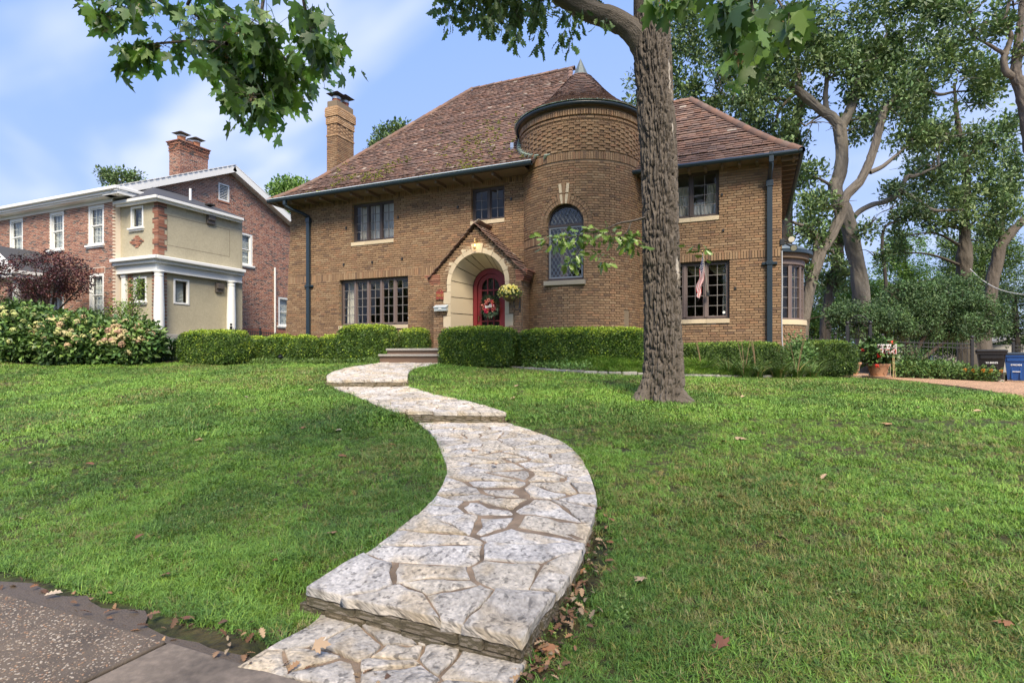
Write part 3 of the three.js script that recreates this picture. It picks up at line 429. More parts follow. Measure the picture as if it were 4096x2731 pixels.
// ---------------------------------------------------------------- the turret
reseed(202);
const TTOP = 8.18;
{
  const a0 = -2.3, a1 = 2.3, core = []; // the wall is a drum with the window cut out
  const wa = Math.asin((-4.66 - TX) / TR), w0 = wa * TR - 0.52, w1 = wa * TR + 0.52, wy0 = 3.55, ws = 5.05, wr = 0.52;
  const n = 140, ny = 60, pos = [];
  const cut = (s, y) => s > w0 - 0.01 && s < w1 + 0.01 && y > wy0 - 0.14 && (y < ws || (s - (w0 + w1) / 2) ** 2 + (y - ws) ** 2 < (wr + 0.01) ** 2);
  const Rm = TR - 0.012, ysec = []; for (let y = BASE - 0.3; y < TTOP; y += 0.06) ysec.push(y); ysec.push(TTOP);
  const P = (s, y, R) => { const a = s / TR; return [TX + R * Math.sin(a), y, TZ + R * Math.cos(a)]; };
  for (let i = 0; i < n; i++) for (let j = 0; j < ysec.length - 1; j++) { const sA = lerp(a0, a1, i / n) * TR, sB = lerp(a0, a1, (i + 1) / n) * TR, yA = ysec[j], yB = ysec[j + 1]; if (cut((sA + sB) / 2, (yA + yB) / 2)) continue; const q = [P(sA, yA, Rm), P(sB, yA, Rm), P(sB, yB, Rm), P(sA, yB, Rm)]; pos.push(...q[0], ...q[1], ...q[2], ...q[0], ...q[2], ...q[3]); }
  const g = new THREE.BufferGeometry(); g.setAttribute('position', new THREE.Float32BufferAttribute(pos, 3)); g.computeVertexNormals();
  mesh('turret_wall', g, MAT.mortar, house);
  const inner = new THREE.CylinderGeometry(TR - 0.32, TR - 0.32, 6.6, 40, 1, true); inner.translate(TX, 4.6, TZ); // the stair's inside wall, behind the window
  const back = new THREE.CylinderGeometry(TR - 0.33, TR - 0.33, 6.5, 30, 1, true, Math.PI * 0.35, Math.PI * 1.3); back.translate(TX, 4.6, TZ); mesh('stair_wall', back, MAT.wood, house);
  const floorD = new THREE.CylinderGeometry(TR - 0.03, TR - 0.03, 0.1, 40); floorD.translate(TX, 1.6, TZ); mesh('stair_floor', floorD, MAT.wood, house);
  const topD = new THREE.CylinderGeometry(TR - 0.03, TR - 0.03, 0.1, 40); topD.translate(TX, TTOP - 0.12, TZ); mesh('turret_ceiling', topD, MAT.plaster, house);
  const arch = { s0: w0, s1: w1, y0: wy0 - 0.13, y1: ws, arch: wr + 0.24 }, vent = { s0: 0.42 * TR, s1: 0.42 * TR + 0.42, y0: 2.08, y1: 2.22 };
  const place = round(TX, TZ, TR);
  lay(houseBricks, { s0: -1.95 * TR, s1: 1.95 * TR, y0: BASE, y1: 7.84, open: [arch, vent, { s0: 1.02 * TR, s1: 1.02 * TR + 0.2, y0: 1.5, y1: 2.75 }], bands: [[4.55, 4.77], [6.72, 6.94]], bond: 'flemish', place, relief: (y, head, k) => y > 6.94 && y < 7.72 ? (head ? -0.012 : 0.012) : 0 });
  lay(houseBricks, { s0: -1.95 * TR, s1: 1.95 * TR, y0: 7.80, y1: 7.90, place, proud: 0.02 });
  lay(houseBricks, { s0: -1.95 * TR, s1: 1.95 * TR, y0: 7.88, y1: 8.1, bands: [[7.9, 8.06, 0.03]], place, proud: 0.01 });
  // rings of header bricks round the arch, and the alternate brick and stone key
  const c = (w0 + w1) / 2, vous = (R, h, k0) => { const N = Math.round(Math.PI * R / 0.078); for (let i = 0; i <= N; i++) { const th = i / N * Math.PI, key = R < wr + 0.09 ? 0 : 0, e = place(c + R * Math.cos(th), ws + R * Math.sin(th), -0.04 + k0 + rr(-0.002, 0.003)); const q = e.q.clone().multiply(qE(0, 0, th - Math.PI / 2, 'XYZ')); if (Math.abs(th - Math.PI / 2) < 0.23) continue; houseBricks.push({ p: e.p, q, s: V(0.064, h, 0.1), tone: 'tan', t: toneOf('tan') }); } };
  vous(wr + 0.06, 0.10, 0); vous(wr + 0.178, 0.105, 0.004);
  for (let i = -2; i <= 2; i++) { const th = Math.PI / 2 - i * 0.105, m = i % 2 ? MAT.stone : BRICKM.tan[1].m; for (const [R, h] of [[wr + 0.13, 0.25], [wr + 0.42, 0.30 - Math.abs(i) * 0.05]]) { if (R > wr + 0.3 && Math.abs(i) > 1.5) continue; const e = place(c + R * Math.cos(th), ws + R * Math.sin(th), -0.02), o = mesh('key_stone', BRICK, m, house); o.position.copy(e.p); o.quaternion.copy(e.q.multiply(qE(0, 0, th - Math.PI / 2, 'XYZ'))); o.scale.set(0.066 + (R - wr) * 0.03, h, 0.1); } }
  // leaded window: flat unit set into the curve
  const win = new THREE.Group(); win.name = 'window'; house.add(win); win.position.set(TX + (TR - 0.19) * Math.sin(wa), 0, TZ + (TR - 0.19) * Math.cos(wa)); win.rotation.y = wa;
  const fw = 0.05, outer = archPts(-0.53, 0.53, wy0 - 0.02, ws), innerA = archPts(-0.47, 0.47, ws + 0.02, ws + 0.02), hl = rect(-0.47, 0.47, wy0 + 0.06, ws - 0.05);
  mesh('window_frame', slab(outer, 0.03, -0.04, [archPts(-0.465, 0.465, ws + 0.01, ws + 0.012), hl]), MAT.frame, win);
  mesh('sash', slab(rect(-0.47, 0.47, wy0 + 0.06, ws - 0.05), 0.012, -0.03, [rect(-0.43, 0.43, wy0 + 0.1, ws - 0.09)]), MAT.lead, win);
  const lead = [], inside = (x, y) => (Math.abs(x) < 0.43 && y > wy0 + 0.1 && y < ws - 0.09) || (y > ws + 0.03 && x * x + (y - ws - 0.012) ** 2 < 0.435 ** 2);
  for (const sgn of [-1, 1]) for (let k = -22; k < 22; k++) { let run = null; for (let t = -1.6; t < 1.6; t += 0.02) { const x = t * 0.5, y = 4.5 + k * 0.185 + sgn * t * 0.82; const ins = inside(x, y); if (ins && !run) run = [x, y]; if ((!ins || t > 1.58) && run) { const b = [x - 0.01, y - sgn * 0.0164]; if (Math.hypot(b[0] - run[0], b[1] - run[1]) > 0.03) lead.push(rod(V(run[0], run[1], 0), V(b[0], b[1], 0), 0.0055, 0.0055, 4)); run = null; } } }
  mesh('lead_lattice', merge(lead), MAT.lead, win);
  mesh('pane', slab(rect(-0.44, 0.44, wy0 + 0.09, ws - 0.08), -0.008, -0.012), MAT.glass, win); mesh('pane', slab(archPts(-0.45, 0.45, ws + 0.015, ws + 0.015), -0.008, -0.012), MAT.glass, win);
  mesh('sill_stone', rbox(-0.56, 0.57, wy0 - 0.15, wy0 - 0.03, 0.25, -0.05, 0.01), MAT.stoneDark, win);
  drape(win, -0.2, 0.0, wy0 + 0.1, ws, -0.16, MAT.wood, 2, 0.02);
  for (const [x, w, y0v, y1v] of [[0.42 * TR + 0.21, 0.42, 2.08, 2.24], [1.02 * TR + 0.1, 0.2, 1.5, 2.75]]) { const e = place(x, (y0v + y1v) / 2, -0.06), o = mesh('grille', box(-w / 2, w / 2, -(y1v - y0v) / 2, (y1v - y0v) / 2, -0.02, 0.02), MAT.frame, house); o.position.copy(e.p); o.quaternion.copy(e.q); }
}
// turret roof: a flared cone of tiles, a copper-capped tip, and its gutter
{
  const coneR = (h) => { const u = h / 1.78; return 1.93 * Math.pow(1 - u, 1.0) * (1 - 0.16 * Math.sin(u * Math.PI)) ; }; // radius at height above the eave
  const H0 = TTOP + 0.06, prof2 = []; for (let i = 0; i <= 20; i++) { const h = i / 20 * 1.66; prof2.push(new THREE.Vector2(Math.max(coneR(h) - 0.03, 0.01), h)); }
  const cone = new THREE.LatheGeometry(prof2, 48); cone.translate(TX, H0, TZ); const tr = mesh('turret_roof', cone, MAT.roofBase, house);
  const list = []; let h = 0, row = 0;
  while (h < 1.50) {
    const R = coneR(h), R2 = coneR(h + 0.05), sl = 0.05 / (R - R2), ang = Math.atan(sl), ex = 0.115, dh = ex * Math.sin(ang), n = Math.max(7, Math.round(2 * Math.PI * R / 0.155)), off = rnd();
    for (let i = 0; i < n; i++) { const a = (i + off) / n * 2 * Math.PI, rm = coneR(h + dh / 2) + 0.012, p = V(TX + rm * Math.sin(a), H0 + h + dh / 2 + rr(-0.004, 0.004), TZ + rm * Math.cos(a)); list.push({ p, q: qE(0, a, 0).multiply(qE(ang - 0.2 + rr(-0.04, 0.04), rr(-0.02, 0.02), rr(-0.03, 0.03), 'XYZ')), s: V(2 * Math.PI * R / n - 0.006, 0.014, ex * 1.2), t: tileTone() }); }
    h += dh; row++;
  }
  tilesOf(tr, list, 150);
  const tip = new THREE.ConeGeometry(0.27, 0.62, 8, 1); tip.translate(TX, H0 + 1.46 + 0.31, TZ); mesh('finial', tip, mat(0.14, 0.17, 0.165, 0.6, { metalness: 0.2, flatShading: true }), tr);
  const gut = []; const tor = new THREE.TorusGeometry(TR + 0.13, 0.05, 10, 90); tor.rotateX(Math.PI / 2); tor.translate(TX, TTOP + 0.0, TZ); mesh('gutter', tor, MAT.pipe, tr);
  const lip = new THREE.TorusGeometry(TR + 0.185, 0.014, 6, 90); lip.rotateX(Math.PI / 2); lip.translate(TX, TTOP + 0.062, TZ); mesh('gutter_lip', lip, MAT.copper, tr);
  const sof = new THREE.RingGeometry(TR - 0.05, TR + 0.16, 60); sof.rotateX(Math.PI / 2); sof.translate(TX, TTOP - 0.03, TZ); mesh('soffit', sof, MAT.soffit, tr);
}
// ---------------------------------------------------------------- main roof
reseed(303);
const EZ = -14.28, EY = 6.80, EXL = -15.12, RIDGE = -20.0;
{
  const k = 0.985, pr = (d) => prof(d, k, 0.62), dM = EZ - RIDGE, yR = EY + pr(dM), kL = 1.0, ridgeX0 = -10.35, ridgeX1 = -6.25, EXR = -4.6;
  const fl = (ridgeX0 - EXL) / dM, fr = (EXR - ridgeX1) / dM;
  const base = [], N = 40, rb = (d) => { const z = EZ - d; return z > -14.54 ? -5.52 : z > TZ - 0.25 ? TX - Math.sqrt(Math.max(0, TR * TR - (z - TZ) ** 2)) + 0.02 : EXR - d * fr; };
  const quad = (f) => base.push(grid(1, N, f));
  quad((u, v) => { const d = v * dM; return [lerp(EXL + d * fl, rb(d), u), EY + pr(d) - 0.03, EZ - d]; });
  quad((u, v) => { const d = v * dM; return [lerp(EXL + d * fl, EXR - d * fr, u), EY + pr(d) - 0.03, 2 * RIDGE - EZ + d]; });
  quad((u, v) => { const d = v * dM; return [EXL + d * fl, EY + pr(d) - 0.03, lerp(EZ - d, 2 * RIDGE - EZ + d, u)]; });
  quad((u, v) => { const d = v * dM; return [EXR - d * fr, EY + pr(d) - 0.03, lerp(EZ - d, 2 * RIDGE - EZ + d, u)]; });
  const roof = mesh('roof', merge(base), MAT.roofBase, house), list = [];
  tileSlope(list, { org: V(0, EY, EZ), along: V(1, 0, 0), inn: V(0, 0, -1), dMax: dM, left: (d) => EXL + d * fl, right: rb, pr });
  const vis = list.slice();
  tileSlope(list, { org: V(EXL, EY, 0), along: V(0, 0, 1), inn: V(1, 0, 0), dMax: 2.0, left: (d) => 2 * RIDGE - EZ + d / fl, right: (d) => EZ - d / fl, pr: (d) => pr(d / fl) });
  tilesOf(roof, list, 300);
  // hip and ridge tiles
  const caps = [], cap = new THREE.CylinderGeometry(0.10, 0.115, 0.36, 8, 1, true, -Math.PI / 2, Math.PI); cap.rotateX(-Math.PI / 2);
  const run = (a, b, n) => { for (let i = 0; i < n; i++) { const u = (i + 0.5) / n, p = a(u), q = a(Math.min(1, u + 0.01)), d = q.clone().sub(p).normalize(), e = new THREE.Matrix4().lookAt(q, p, Y1); p.y += 0.0 + rr(-0.005, 0.008); const o = mesh('hip_tile', cap, TILEM[tileTone() % 6], roof); o.position.copy(p); o.quaternion.setFromRotationMatrix(e); } };
  run((u) => { const d = u * dM; return V(EXL + d * fl, EY + pr(d) - 0.03, EZ - d); }, 0, 34);
  run((u) => V(lerp(ridgeX0, ridgeX1 + 0.15, u), yR - 0.04, RIDGE), 0, 13);
  run((u) => { const d = lerp(1, 0.45, u) * dM; return V(EXR - d * fr, EY + pr(d) - 0.03, EZ - d); }, 0, 12);
  // moss on the lower rows, towards the left
  reseed(9); const moss = []; const clump = new THREE.IcosahedronGeometry(1, 1); for (const e of vis) { const m = fbm(e.m * 0.9 + 3, e.d * 1.1, 6, 3), low = 1 - smooth(0.2, 3.0, e.d), mid = Math.exp(-(((e.m + 7.9) / 1.3) ** 2) - ((e.d - 1.7) / 1.1) ** 2); if (rnd() < 0.9 * smooth(0.50, 0.72, m) * low + 0.45 * mid) for (let i = 0; i < 3; i++) moss.push({ m: M4(e.p.clone().add(V(rr(-0.09, 0.09), 0.012 + rr(0, 0.01), rr(0.0, 0.07))), qE(0.6, rnd() * 6, 0), V(rr(0.016, 0.045), rr(0.010, 0.018), rr(0.012, 0.03))), c: pick([col(0.17, 0.19, 0.025), col(0.23, 0.25, 0.03), col(0.12, 0.15, 0.03)]) }); }
  copies('moss', clump, mat(1, 1, 1, 1), moss, roof);
  // gutter, soffit, rafter ends
  const gx1 = -5.55; const gcurve = (y, z) => [V(EXL - 0.03, y - 0.01, z), V(-11, y, z), V(gx1, y + 0.015, z)];
  mesh('gutter', limb(gcurve(EY - 0.055, EZ + 0.045), [0.06, 0.06, 0.06], 10, 6), MAT.pipe, roof); mesh('gutter_lip', limb(gcurve(EY - 0.0, EZ + 0.10), [0.019, 0.019, 0.019], 6, 6), mat(0.50, 0.58, 0.62, 0.45), roof);
  const gl = merge([box(EXL - 0.10, EXL - 0.02, EY - 0.11, EY - 0.0, EZ, -25.6)]); mesh('gutter', gl, MAT.pipe, roof);
  mesh('soffit', merge([box(EXL + 0.02, -5.8, EY - 0.10, EY - 0.07, EZ - 0.02, FZ - 0.1), box(EXL + 0.02, HX0 + 0.4, EY - 0.10, EY - 0.07, EZ - 0.72, -25.4)]), MAT.soffit, roof);
  for (let x = EXL + 0.25; x < -6.3; x += 0.62) mesh('rafter_end', rbox(x, x + 0.07, EY - 0.2, EY - 0.10, EZ - 0.05, FZ, 0.01), MAT.soffit, roof);
  for (let z = EZ - 0.9; z > -22; z -= 0.62) mesh('rafter_end', box(EXL + 0.08, HX0 + 0.3, EY - 0.2, EY - 0.10, z, z - 0.07), MAT.soffit, roof);
  // pale green flashing where the roof meets the turret, and a little vent hood
  for (let i = 0; i < 16; i++) { const d = 0.1 + i * 0.115, z = EZ - d, dx = Math.sqrt(Math.max(0, (TR + 0.0) ** 2 - (z - TZ) ** 2)), x = TX - dx - 0.05; const o = mesh('flashing', rbox(-0.08, 0.08, 0, 0.012, -0.08, 0.08, 0.004), MAT.copper, roof); o.position.set(x, EY + pr(d) + 0.05, z); o.rotation.set(-0.55, 0.5, 0.5); }
  mesh('roof_vent', rbox(-6.72, -6.6, 7.62, 7.9, -15.45, -15.55, 0.02), mat(0.5, 0.55, 0.6, 0.35, { metalness: 0.7 }), roof);
}
// roof of the right wing
{
  const EZ2 = -15.55, EY2 = 6.60, EX2 = 1.04, RG = -19.15, dM = EZ2 - RG, k = 0.95, pr = (d) => prof(d, k, 0.72), rx = -1.88, fr = (EX2 - rx) / dM, xl = -5.2, base = [];
  base.push(grid(1, 12, (u, v) => { const d = v * dM; return [lerp(xl, EX2 - d * fr, u), EY2 + pr(d) - 0.03, EZ2 - d]; }), grid(1, 12, (u, v) => { const d = v * dM; return [lerp(xl, EX2 - d * fr, u), EY2 + pr(d) - 0.03, 2 * RG - EZ2 + d]; }), grid(1, 12, (u, v) => { const d = v * dM; return [EX2 - d * fr, EY2 + pr(d) - 0.03, lerp(EZ2 - d, 2 * RG - EZ2 + d, u)]; }));
  const roof = mesh('roof', merge(base), MAT.roofBase, house), list = [];
  tileSlope(list, { org: V(0, EY2, EZ2), along: V(1, 0, 0), inn: V(0, 0, -1), dMax: dM, left: () => -3.6, right: (d) => EX2 - d * fr, pr, w: 0.225, ex: 0.16 });
  tileSlope(list, { org: V(EX2, EY2, 0), along: V(0, 0, 1), inn: V(-1, 0, 0), dMax: 0.8, left: (d) => 2 * RG - EZ2 + d, right: (d) => EZ2 - d / fr, pr: (d) => pr(d / fr), w: 0.225, ex: 0.16 });
  tilesOf(roof, list, 300);
  const cap = new THREE.CylinderGeometry(0.11, 0.13, 0.4, 8, 1, true, -Math.PI / 2, Math.PI); cap.rotateX(-Math.PI / 2);
  const run = (a, n) => { for (let i = 0; i < n; i++) { const u = (i + 0.5) / n, p = a(u), q = a(Math.min(1, u + 0.01)), e = new THREE.Matrix4().lookAt(q, p, Y1); const o = mesh('hip_tile', cap, TILEM[tileTone() % 6], roof); p.y += rr(-0.004, 0.008); o.position.copy(p); o.quaternion.setFromRotationMatrix(e); } };
  run((u) => { const d = u * dM; return V(EX2 - d * fr, EY2 + pr(d) - 0.03, EZ2 - d); }, 19); run((u) => V(lerp(rx, -4.6, u), EY2 + pr(dM) - 0.04, RG), 9);
  mesh('gutter', limb([V(-3.4, EY2 - 0.05, EZ2 + 0.05), V(-1, EY2 - 0.05, EZ2 + 0.05), V(EX2 + 0.05, EY2 - 0.05, EZ2 + 0.05)], [0.06, 0.06, 0.06], 10, 4), MAT.pipe, roof);
  mesh('gutter', limb([V(EX2 + 0.05, EY2 - 0.05, EZ2 + 0.05), V(EX2 + 0.05, EY2 - 0.05, -19), V(EX2 + 0.05, EY2 - 0.05, -22.6)], [0.06, 0.06, 0.06], 10, 4), MAT.pipe, roof);
  mesh('soffit', merge([box(-3.3, EX2 - 0.02, EY2 - 0.085, EY2 - 0.06, EZ2 - 0.02, RZ - 0.02), box(HX1 - 0.1, EX2 - 0.02, EY2 - 0.085, EY2 - 0.06, RZ - 0.1, -22.7)]), MAT.soffit, roof);
  for (let z = EZ2 - 0.12; z > -22.6; z -= 0.42) mesh('rafter_end', rbox(HX1 - 0.02, EX2 - 0.02, EY2 - 0.19, EY2 - 0.085, z, z - 0.07, 0.01), MAT.soffit, roof);
  for (let x = -2.9; x < 0.9; x += 0.42) mesh('rafter_end', rbox(x, x + 0.07, EY2 - 0.17, EY2 - 0.085, EZ2 - 0.06, RZ, 0.01), MAT.soffit, roof);
}
// ---------------------------------------------------------------- downpipes
function downpipe(x, z, y0, y1, eaveZ, ex) {
  const p = mesh('downpipe', merge([rbox(x - 0.065, x + 0.065, y0, y1, z - 0.05, z + 0.05, 0.012), rbox(ex - 0.055, ex + 0.055, y1 + 0.36, y1 + 0.62, eaveZ - 0.05, eaveZ + 0.05, 0.01)]), MAT.pipe, house);
  mesh('offset', limb([V(ex, y1 + 0.42, eaveZ), V(ex, y1 + 0.33, eaveZ - 0.02), V(x, y1 + 0.06, z), V(x, y1 - 0.05, z)], [0.055, 0.055, 0.06, 0.06], 6, 3), MAT.pipe, p);
  mesh('collar', rbox(x - 0.085, x + 0.085, y1 - 0.14, y1 + 0.02, z - 0.065, z + 0.065, 0.01), MAT.pipe, p); mesh('bracket', merge([rbox(x - 0.18, x + 0.18, 3.86, 3.93, z - 0.06, z + 0.0, 0.008), rbox(x - 0.085, x + 0.085, 3.85, 3.94, z - 0.06, z + 0.065, 0.01)]), MAT.pipe, p);
  return p;
}
downpipe(-13.98, FZ + 0.075, 1.2, 6.2, EZ + 0.03, -14.4); downpipe(0.37, RZ + 0.075, 1.0, 6.0, -15.5, 0.40);
// ---------------------------------------------------------------- chimney
{
  const bl = [], x0 = -15.15, x1 = -14.66, z0 = -17.1, z1 = -18.08, top = 11.35, w = x1 - x0, ch = mesh('chimney', box(x0 + 0.012, x1 - 0.012, 6.5, top - 0.02, z1 + 0.012, z0 - 0.012), MAT.mortar, house);
  const ringy = (y0, y1, out, tone) => { lay(bl, { s0: x0 - out, s1: x1 + out, y0, y1, place: flatZ(z0 + out), tone }); lay(bl, { s0: -z0 - out, s1: -z1 + out, y0, y1, place: flatX(x1 + out), tone }); };
  ringy(7.2, 9.95, 0, 'tan'); ringy(9.95, 10.02, 0.02, 'pale'); ringy(10.02, 10.42, 0, 'tan'); ringy(10.42, 10.70, 0.03, 'pale'); ringy(10.70, 11.02, 0.06, 'pale'); ringy(11.02, 11.1, 0.03, 'pale');
  // checker of pale headers
  for (let r = 0; r < 5; r++) for (let i = 0; i < 6; i++) if ((r + i) % 2) { const e1 = flatX(x1)(-z0 + 0.08 + i * 0.16, 10.1 + r * COURSE, -0.03); bl.push({ ...e1, s: V(0.1, 0.055, 0.1), tone: 'pale', t: 0 }); if (i < 3) { const e2 = flatZ(z0)(x0 + 0.09 + i * 0.16, 10.1 + r * COURSE, -0.03); bl.push({ ...e2, s: V(0.1, 0.055, 0.1), tone: 'pale', t: 1 }); } }
  bricksOf(ch, bl, 0);
  for (const [z, s] of [[-17.36, 1], [-17.84, 1.25]]) { const f = new THREE.CylinderGeometry(0.15, 0.16, 0.42 * s, 16); f.translate((x0 + x1) / 2, 11.27, z); const fl = mesh('flue', f, mat(0.28, 0.09, 0.055, 0.8), ch); mesh('collar', new THREE.CylinderGeometry(0.17, 0.17, 0.09, 16).translate((x0 + x1) / 2, 11.5 + (s - 1) * 0.2, z), mat(0.45, 0.48, 0.5, 0.4, { metalness: 0.7 }), fl); const cp = new THREE.ConeGeometry(0.40, 0.16, 4); cp.rotateY(Math.PI / 4); cp.translate((x0 + x1) / 2, 11.72 + (s - 1) * 0.3, z); mesh('cowl', cp, mat(0.06, 0.055, 0.05, 0.6), fl); }
}
// ---------------------------------------------------------------- porch
reseed(404);
{
  const PZ0 = -14.1, xl = -8.55, xr = -5.79, ax = -7.17, ay = 5.15, ey = 3.86, cxp = -7.13, R = 0.85, ys = 3.55, bl = [];
  const opening = archPts(cxp - R - 0.02, cxp + R + 0.02, 1.4, ys);
  mesh('porch_wall', slab([[xl + 0.012, 1.2], [xr - 0.012, 1.2], [xr - 0.012, ey], [ax, ay - 0.05], [xl + 0.012, ey]], PZ0 - 0.012, PZ0 - 0.16, [opening]), MAT.mortar, house);
  mesh('porch_wall', box(xr - 0.16, xr - 0.012, 1.2, ey - 0.02, PZ0 - 0.17, FZ - 0.02), MAT.mortar, house); mesh('porch_wall', box(xl + 0.012, xl + 0.16, 1.2, ey - 0.02, PZ0 - 0.17, FZ - 0.02), MAT.mortar, house);
  const sl = (y) => y < ey ? [xl, xr] : [lerp(xl, ax, (y - ey) / (ay - ey)), lerp(xr, ax, (y - ey) / (ay - ey))];
  const quoin = (y) => R + (Math.floor((y - 1.3) / 0.34) % 2 ? 0.24 : 0.12) + 0.01;
  lay(bl, { s0: (y) => sl(y)[0], s1: (y) => sl(y)[1], y0: 1.2, y1: ay - 0.03, place: flatZ(PZ0), open: [{ slant: (y) => { if (y < ys) return [cxp - quoin(y), cxp + quoin(y)]; const RR = R + 0.135, d2 = RR * RR - (y - ys) ** 2; return d2 > 0 ? [cxp - Math.sqrt(d2), cxp + Math.sqrt(d2)] : null; } }] });
  lay(bl, { s0: -PZ0 + 0.11, s1: -FZ, y0: 1.2, y1: ey, place: flatX(xr) });
  houseBricks.push(...bl);
  // corbels of thin bricks under the eaves
  for (const [x, dir] of [[xl, -1], [xr, 1]]) for (let i = 0; i < 6; i++) mesh('corbel', rbox(x - 0.16 * (dir < 0 ? 0.6 + i * 0.22 : 1), x + (dir > 0 ? 0.05 + i * 0.035 : 0.22), 3.56 + i * 0.05, 3.60 + i * 0.05, PZ0 + 0.015 + i * 0.012, dir > 0 ? PZ0 - 0.75 : PZ0 - 0.12, 0.006), BRICKM.red[i % 4].m, house);
  // the stone surround: front face stones and the splayed reveal behind
  const front = (r0, r1, a0, a1) => { const P = [], n = 6; for (let i = 0; i <= n; i++) { const a = lerp(a0, a1, i / n); P.push([cxp + r0 * Math.cos(a), ys + r0 * Math.sin(a)]); } for (let i = n; i >= 0; i--) { const a = lerp(a0, a1, i / n); P.push([cxp + r1 * Math.cos(a), ys + r1 * Math.sin(a)]); } return P; };
  const nA = 9; for (let i = 0; i < nA; i++) { const a0 = i / nA * Math.PI + 0.006, a1 = (i + 1) / nA * Math.PI - 0.006, big = i % 2 === 0; mesh('surround_stone', slab(front(R, R + (i === 4 ? 0.27 : big ? 0.13 : 0.15), a0, a1), PZ0 + (i === 4 ? 0.03 : 0.012), PZ0 - 0.14), pick([MAT.stone, MAT.stone2]), house); }
  for (let i = 1; i < nA; i += 2) if (i !== 4) { const am = (i + 0.5) / nA * Math.PI; const o = mesh('surround_stone', rbox(-0.16, 0.16, -0.02, 0.1, -0.04, 0.012, 0.006), MAT.stone, house); o.position.set(cxp + (R + 0.15) * Math.cos(am), ys + (R + 0.15) * Math.sin(am), PZ0); o.rotation.z = am - Math.PI / 2; }
  for (const sgn of [-1, 1]) for (let y = 1.3; y < ys - 0.02; y += 0.34) { const k = quoin(y + 0.17) - 0.006, y1 = Math.min(y + 0.335, ys - 0.005); mesh('surround_stone', rbox(cxp + sgn * R, cxp + sgn * k, y, y1, PZ0 + 0.012, PZ0 - 0.14, 0.006), pick([MAT.stone, MAT.stone2]), house); }
  // splayed reveal, in courses
  const r2 = 0.56, ys2 = 3.53, zb = FZ + 0.04, prm = (t) => { const L = ys - 1.3, tot = 2 * L + Math.PI * R, s = t * tot; if (s < L) return { x: -1, y: 1.3 + s, a: null }; if (s > L + Math.PI * R) return { x: 1, y: 1.3 + (tot - s), a: null }; return { a: Math.PI - (s - L) / R }; };
  const cuts = [0, 0.07, 0.135, 0.2, 0.265, 0.33, 0.39, 0.44, 0.47, 0.53, 0.56, 0.61, 0.67, 0.735, 0.8, 0.865, 0.93, 1];
  for (let i = 0; i < cuts.length - 1; i++) mesh('reveal_stone', grid(6, 4, (u, v) => { const e = prm(lerp(cuts[i] + 0.0016, cuts[i + 1] - 0.0016, u)), f = (rad, yy) => e.a === null ? [cxp + e.x * rad, e.y] : [cxp + rad * Math.cos(e.a), yy + rad * Math.sin(e.a)], A = f(R + 0.001, ys), B = f(r2, ys2); return [lerp(A[0], B[0], v), lerp(A[1], B[1], v), lerp(PZ0 + 0.008, zb, v), u * 0.3, v * 0.8]; }), pick([MAT.stone, MAT.stone, MAT.stone2]), house);
  // the red arched door in its frame
  const dr = mesh('door', slab(archPts(cxp - 0.55, cxp + 0.55, 1.7, ys2), zb - 0.01, zb - 0.1, [archPts(cxp - 0.43, cxp + 0.43, 1.75, ys2 - 0.02)]), MAT.red, house);
  const x0 = cxp - 0.42, x1 = cxp + 0.42, leaf = slab(archPts(x0, x1, 1.76, ys2 - 0.02), zb - 0.05, zb - 0.09, [[...Array(3)].map(() => 0)].length ? (() => { const hs = []; const xs = [x0 + 0.13, x0 + 0.305, x0 + 0.335, x0 + 0.505, x0 + 0.535, x1 - 0.13]; for (let c = 0; c < 3; c++) { const a = xs[c * 2], b = xs[c * 2 + 1]; hs.push(rect(a, b, 1.95, 2.52), rect(a, b, 2.56, 2.97), rect(a, b, 3.01, 3.43)); const yt = (x) => ys2 - 0.02 + Math.sqrt(Math.max(0, 0.29 * 0.29 - (x - cxp) ** 2)); const P = [[a, 3.47], [b, 3.47]]; for (let i = 0; i <= 6; i++) { const x = lerp(b, a, i / 6); P.push([x, Math.max(3.5, yt(x))]); } hs.push(P); } return hs; })() : []);
  mesh('door_leaf', leaf, MAT.red, dr); mesh('pane', slab(archPts(x0 + 0.05, x1 - 0.05, 1.9, ys2 - 0.02), zb - 0.068, zb - 0.072), MAT.glass, dr);
  mesh('inner_door', slab(archPts(x0, x1, 1.72, ys2 - 0.02), zb - 0.16, zb - 0.2), mat(0.035, 0.012, 0.012, 0.5), dr); mesh('handle', rbox(x0 + 0.03, x0 + 0.06, 2.55, 2.7, zb - 0.05, zb - 0.01, 0.008), mat(0.3, 0.22, 0.1, 0.3, { metalness: 1 }), dr);
  // gabled tile roof over the porch
  const rise = (ay + 0.06 - 3.72) , run = 1.52, slope = rise / run, pr = (d) => d * slope, list = [], zf = PZ0 + 0.14, zbk = FZ - 0.02;
  const rb = []; for (const sgn of [-1, 1]) rb.push(grid(1, 1, (u, v) => [ax + sgn * run * (1 - v), 3.72 + rise * v + 0.01, lerp(zf - 0.03, zbk, u)])); const pr0 = mesh('porch_roof', merge(rb), MAT.roofBase, house);
  tileSlope(list, { org: V(ax + run, 3.73, 0), along: V(0, 0, 1), inn: V(-1, 0, 0), dMax: run - 0.02, left: () => zbk, right: () => zf, pr, w: 0.17, ex: 0.15 });
  tileSlope(list, { org: V(ax - run, 3.73, 0), along: V(0, 0, 1), inn: V(1, 0, 0), dMax: run - 0.02, left: () => zbk, right: () => zf, pr, w: 0.17, ex: 0.15 });
  tilesOf(pr0, list, 300);
}
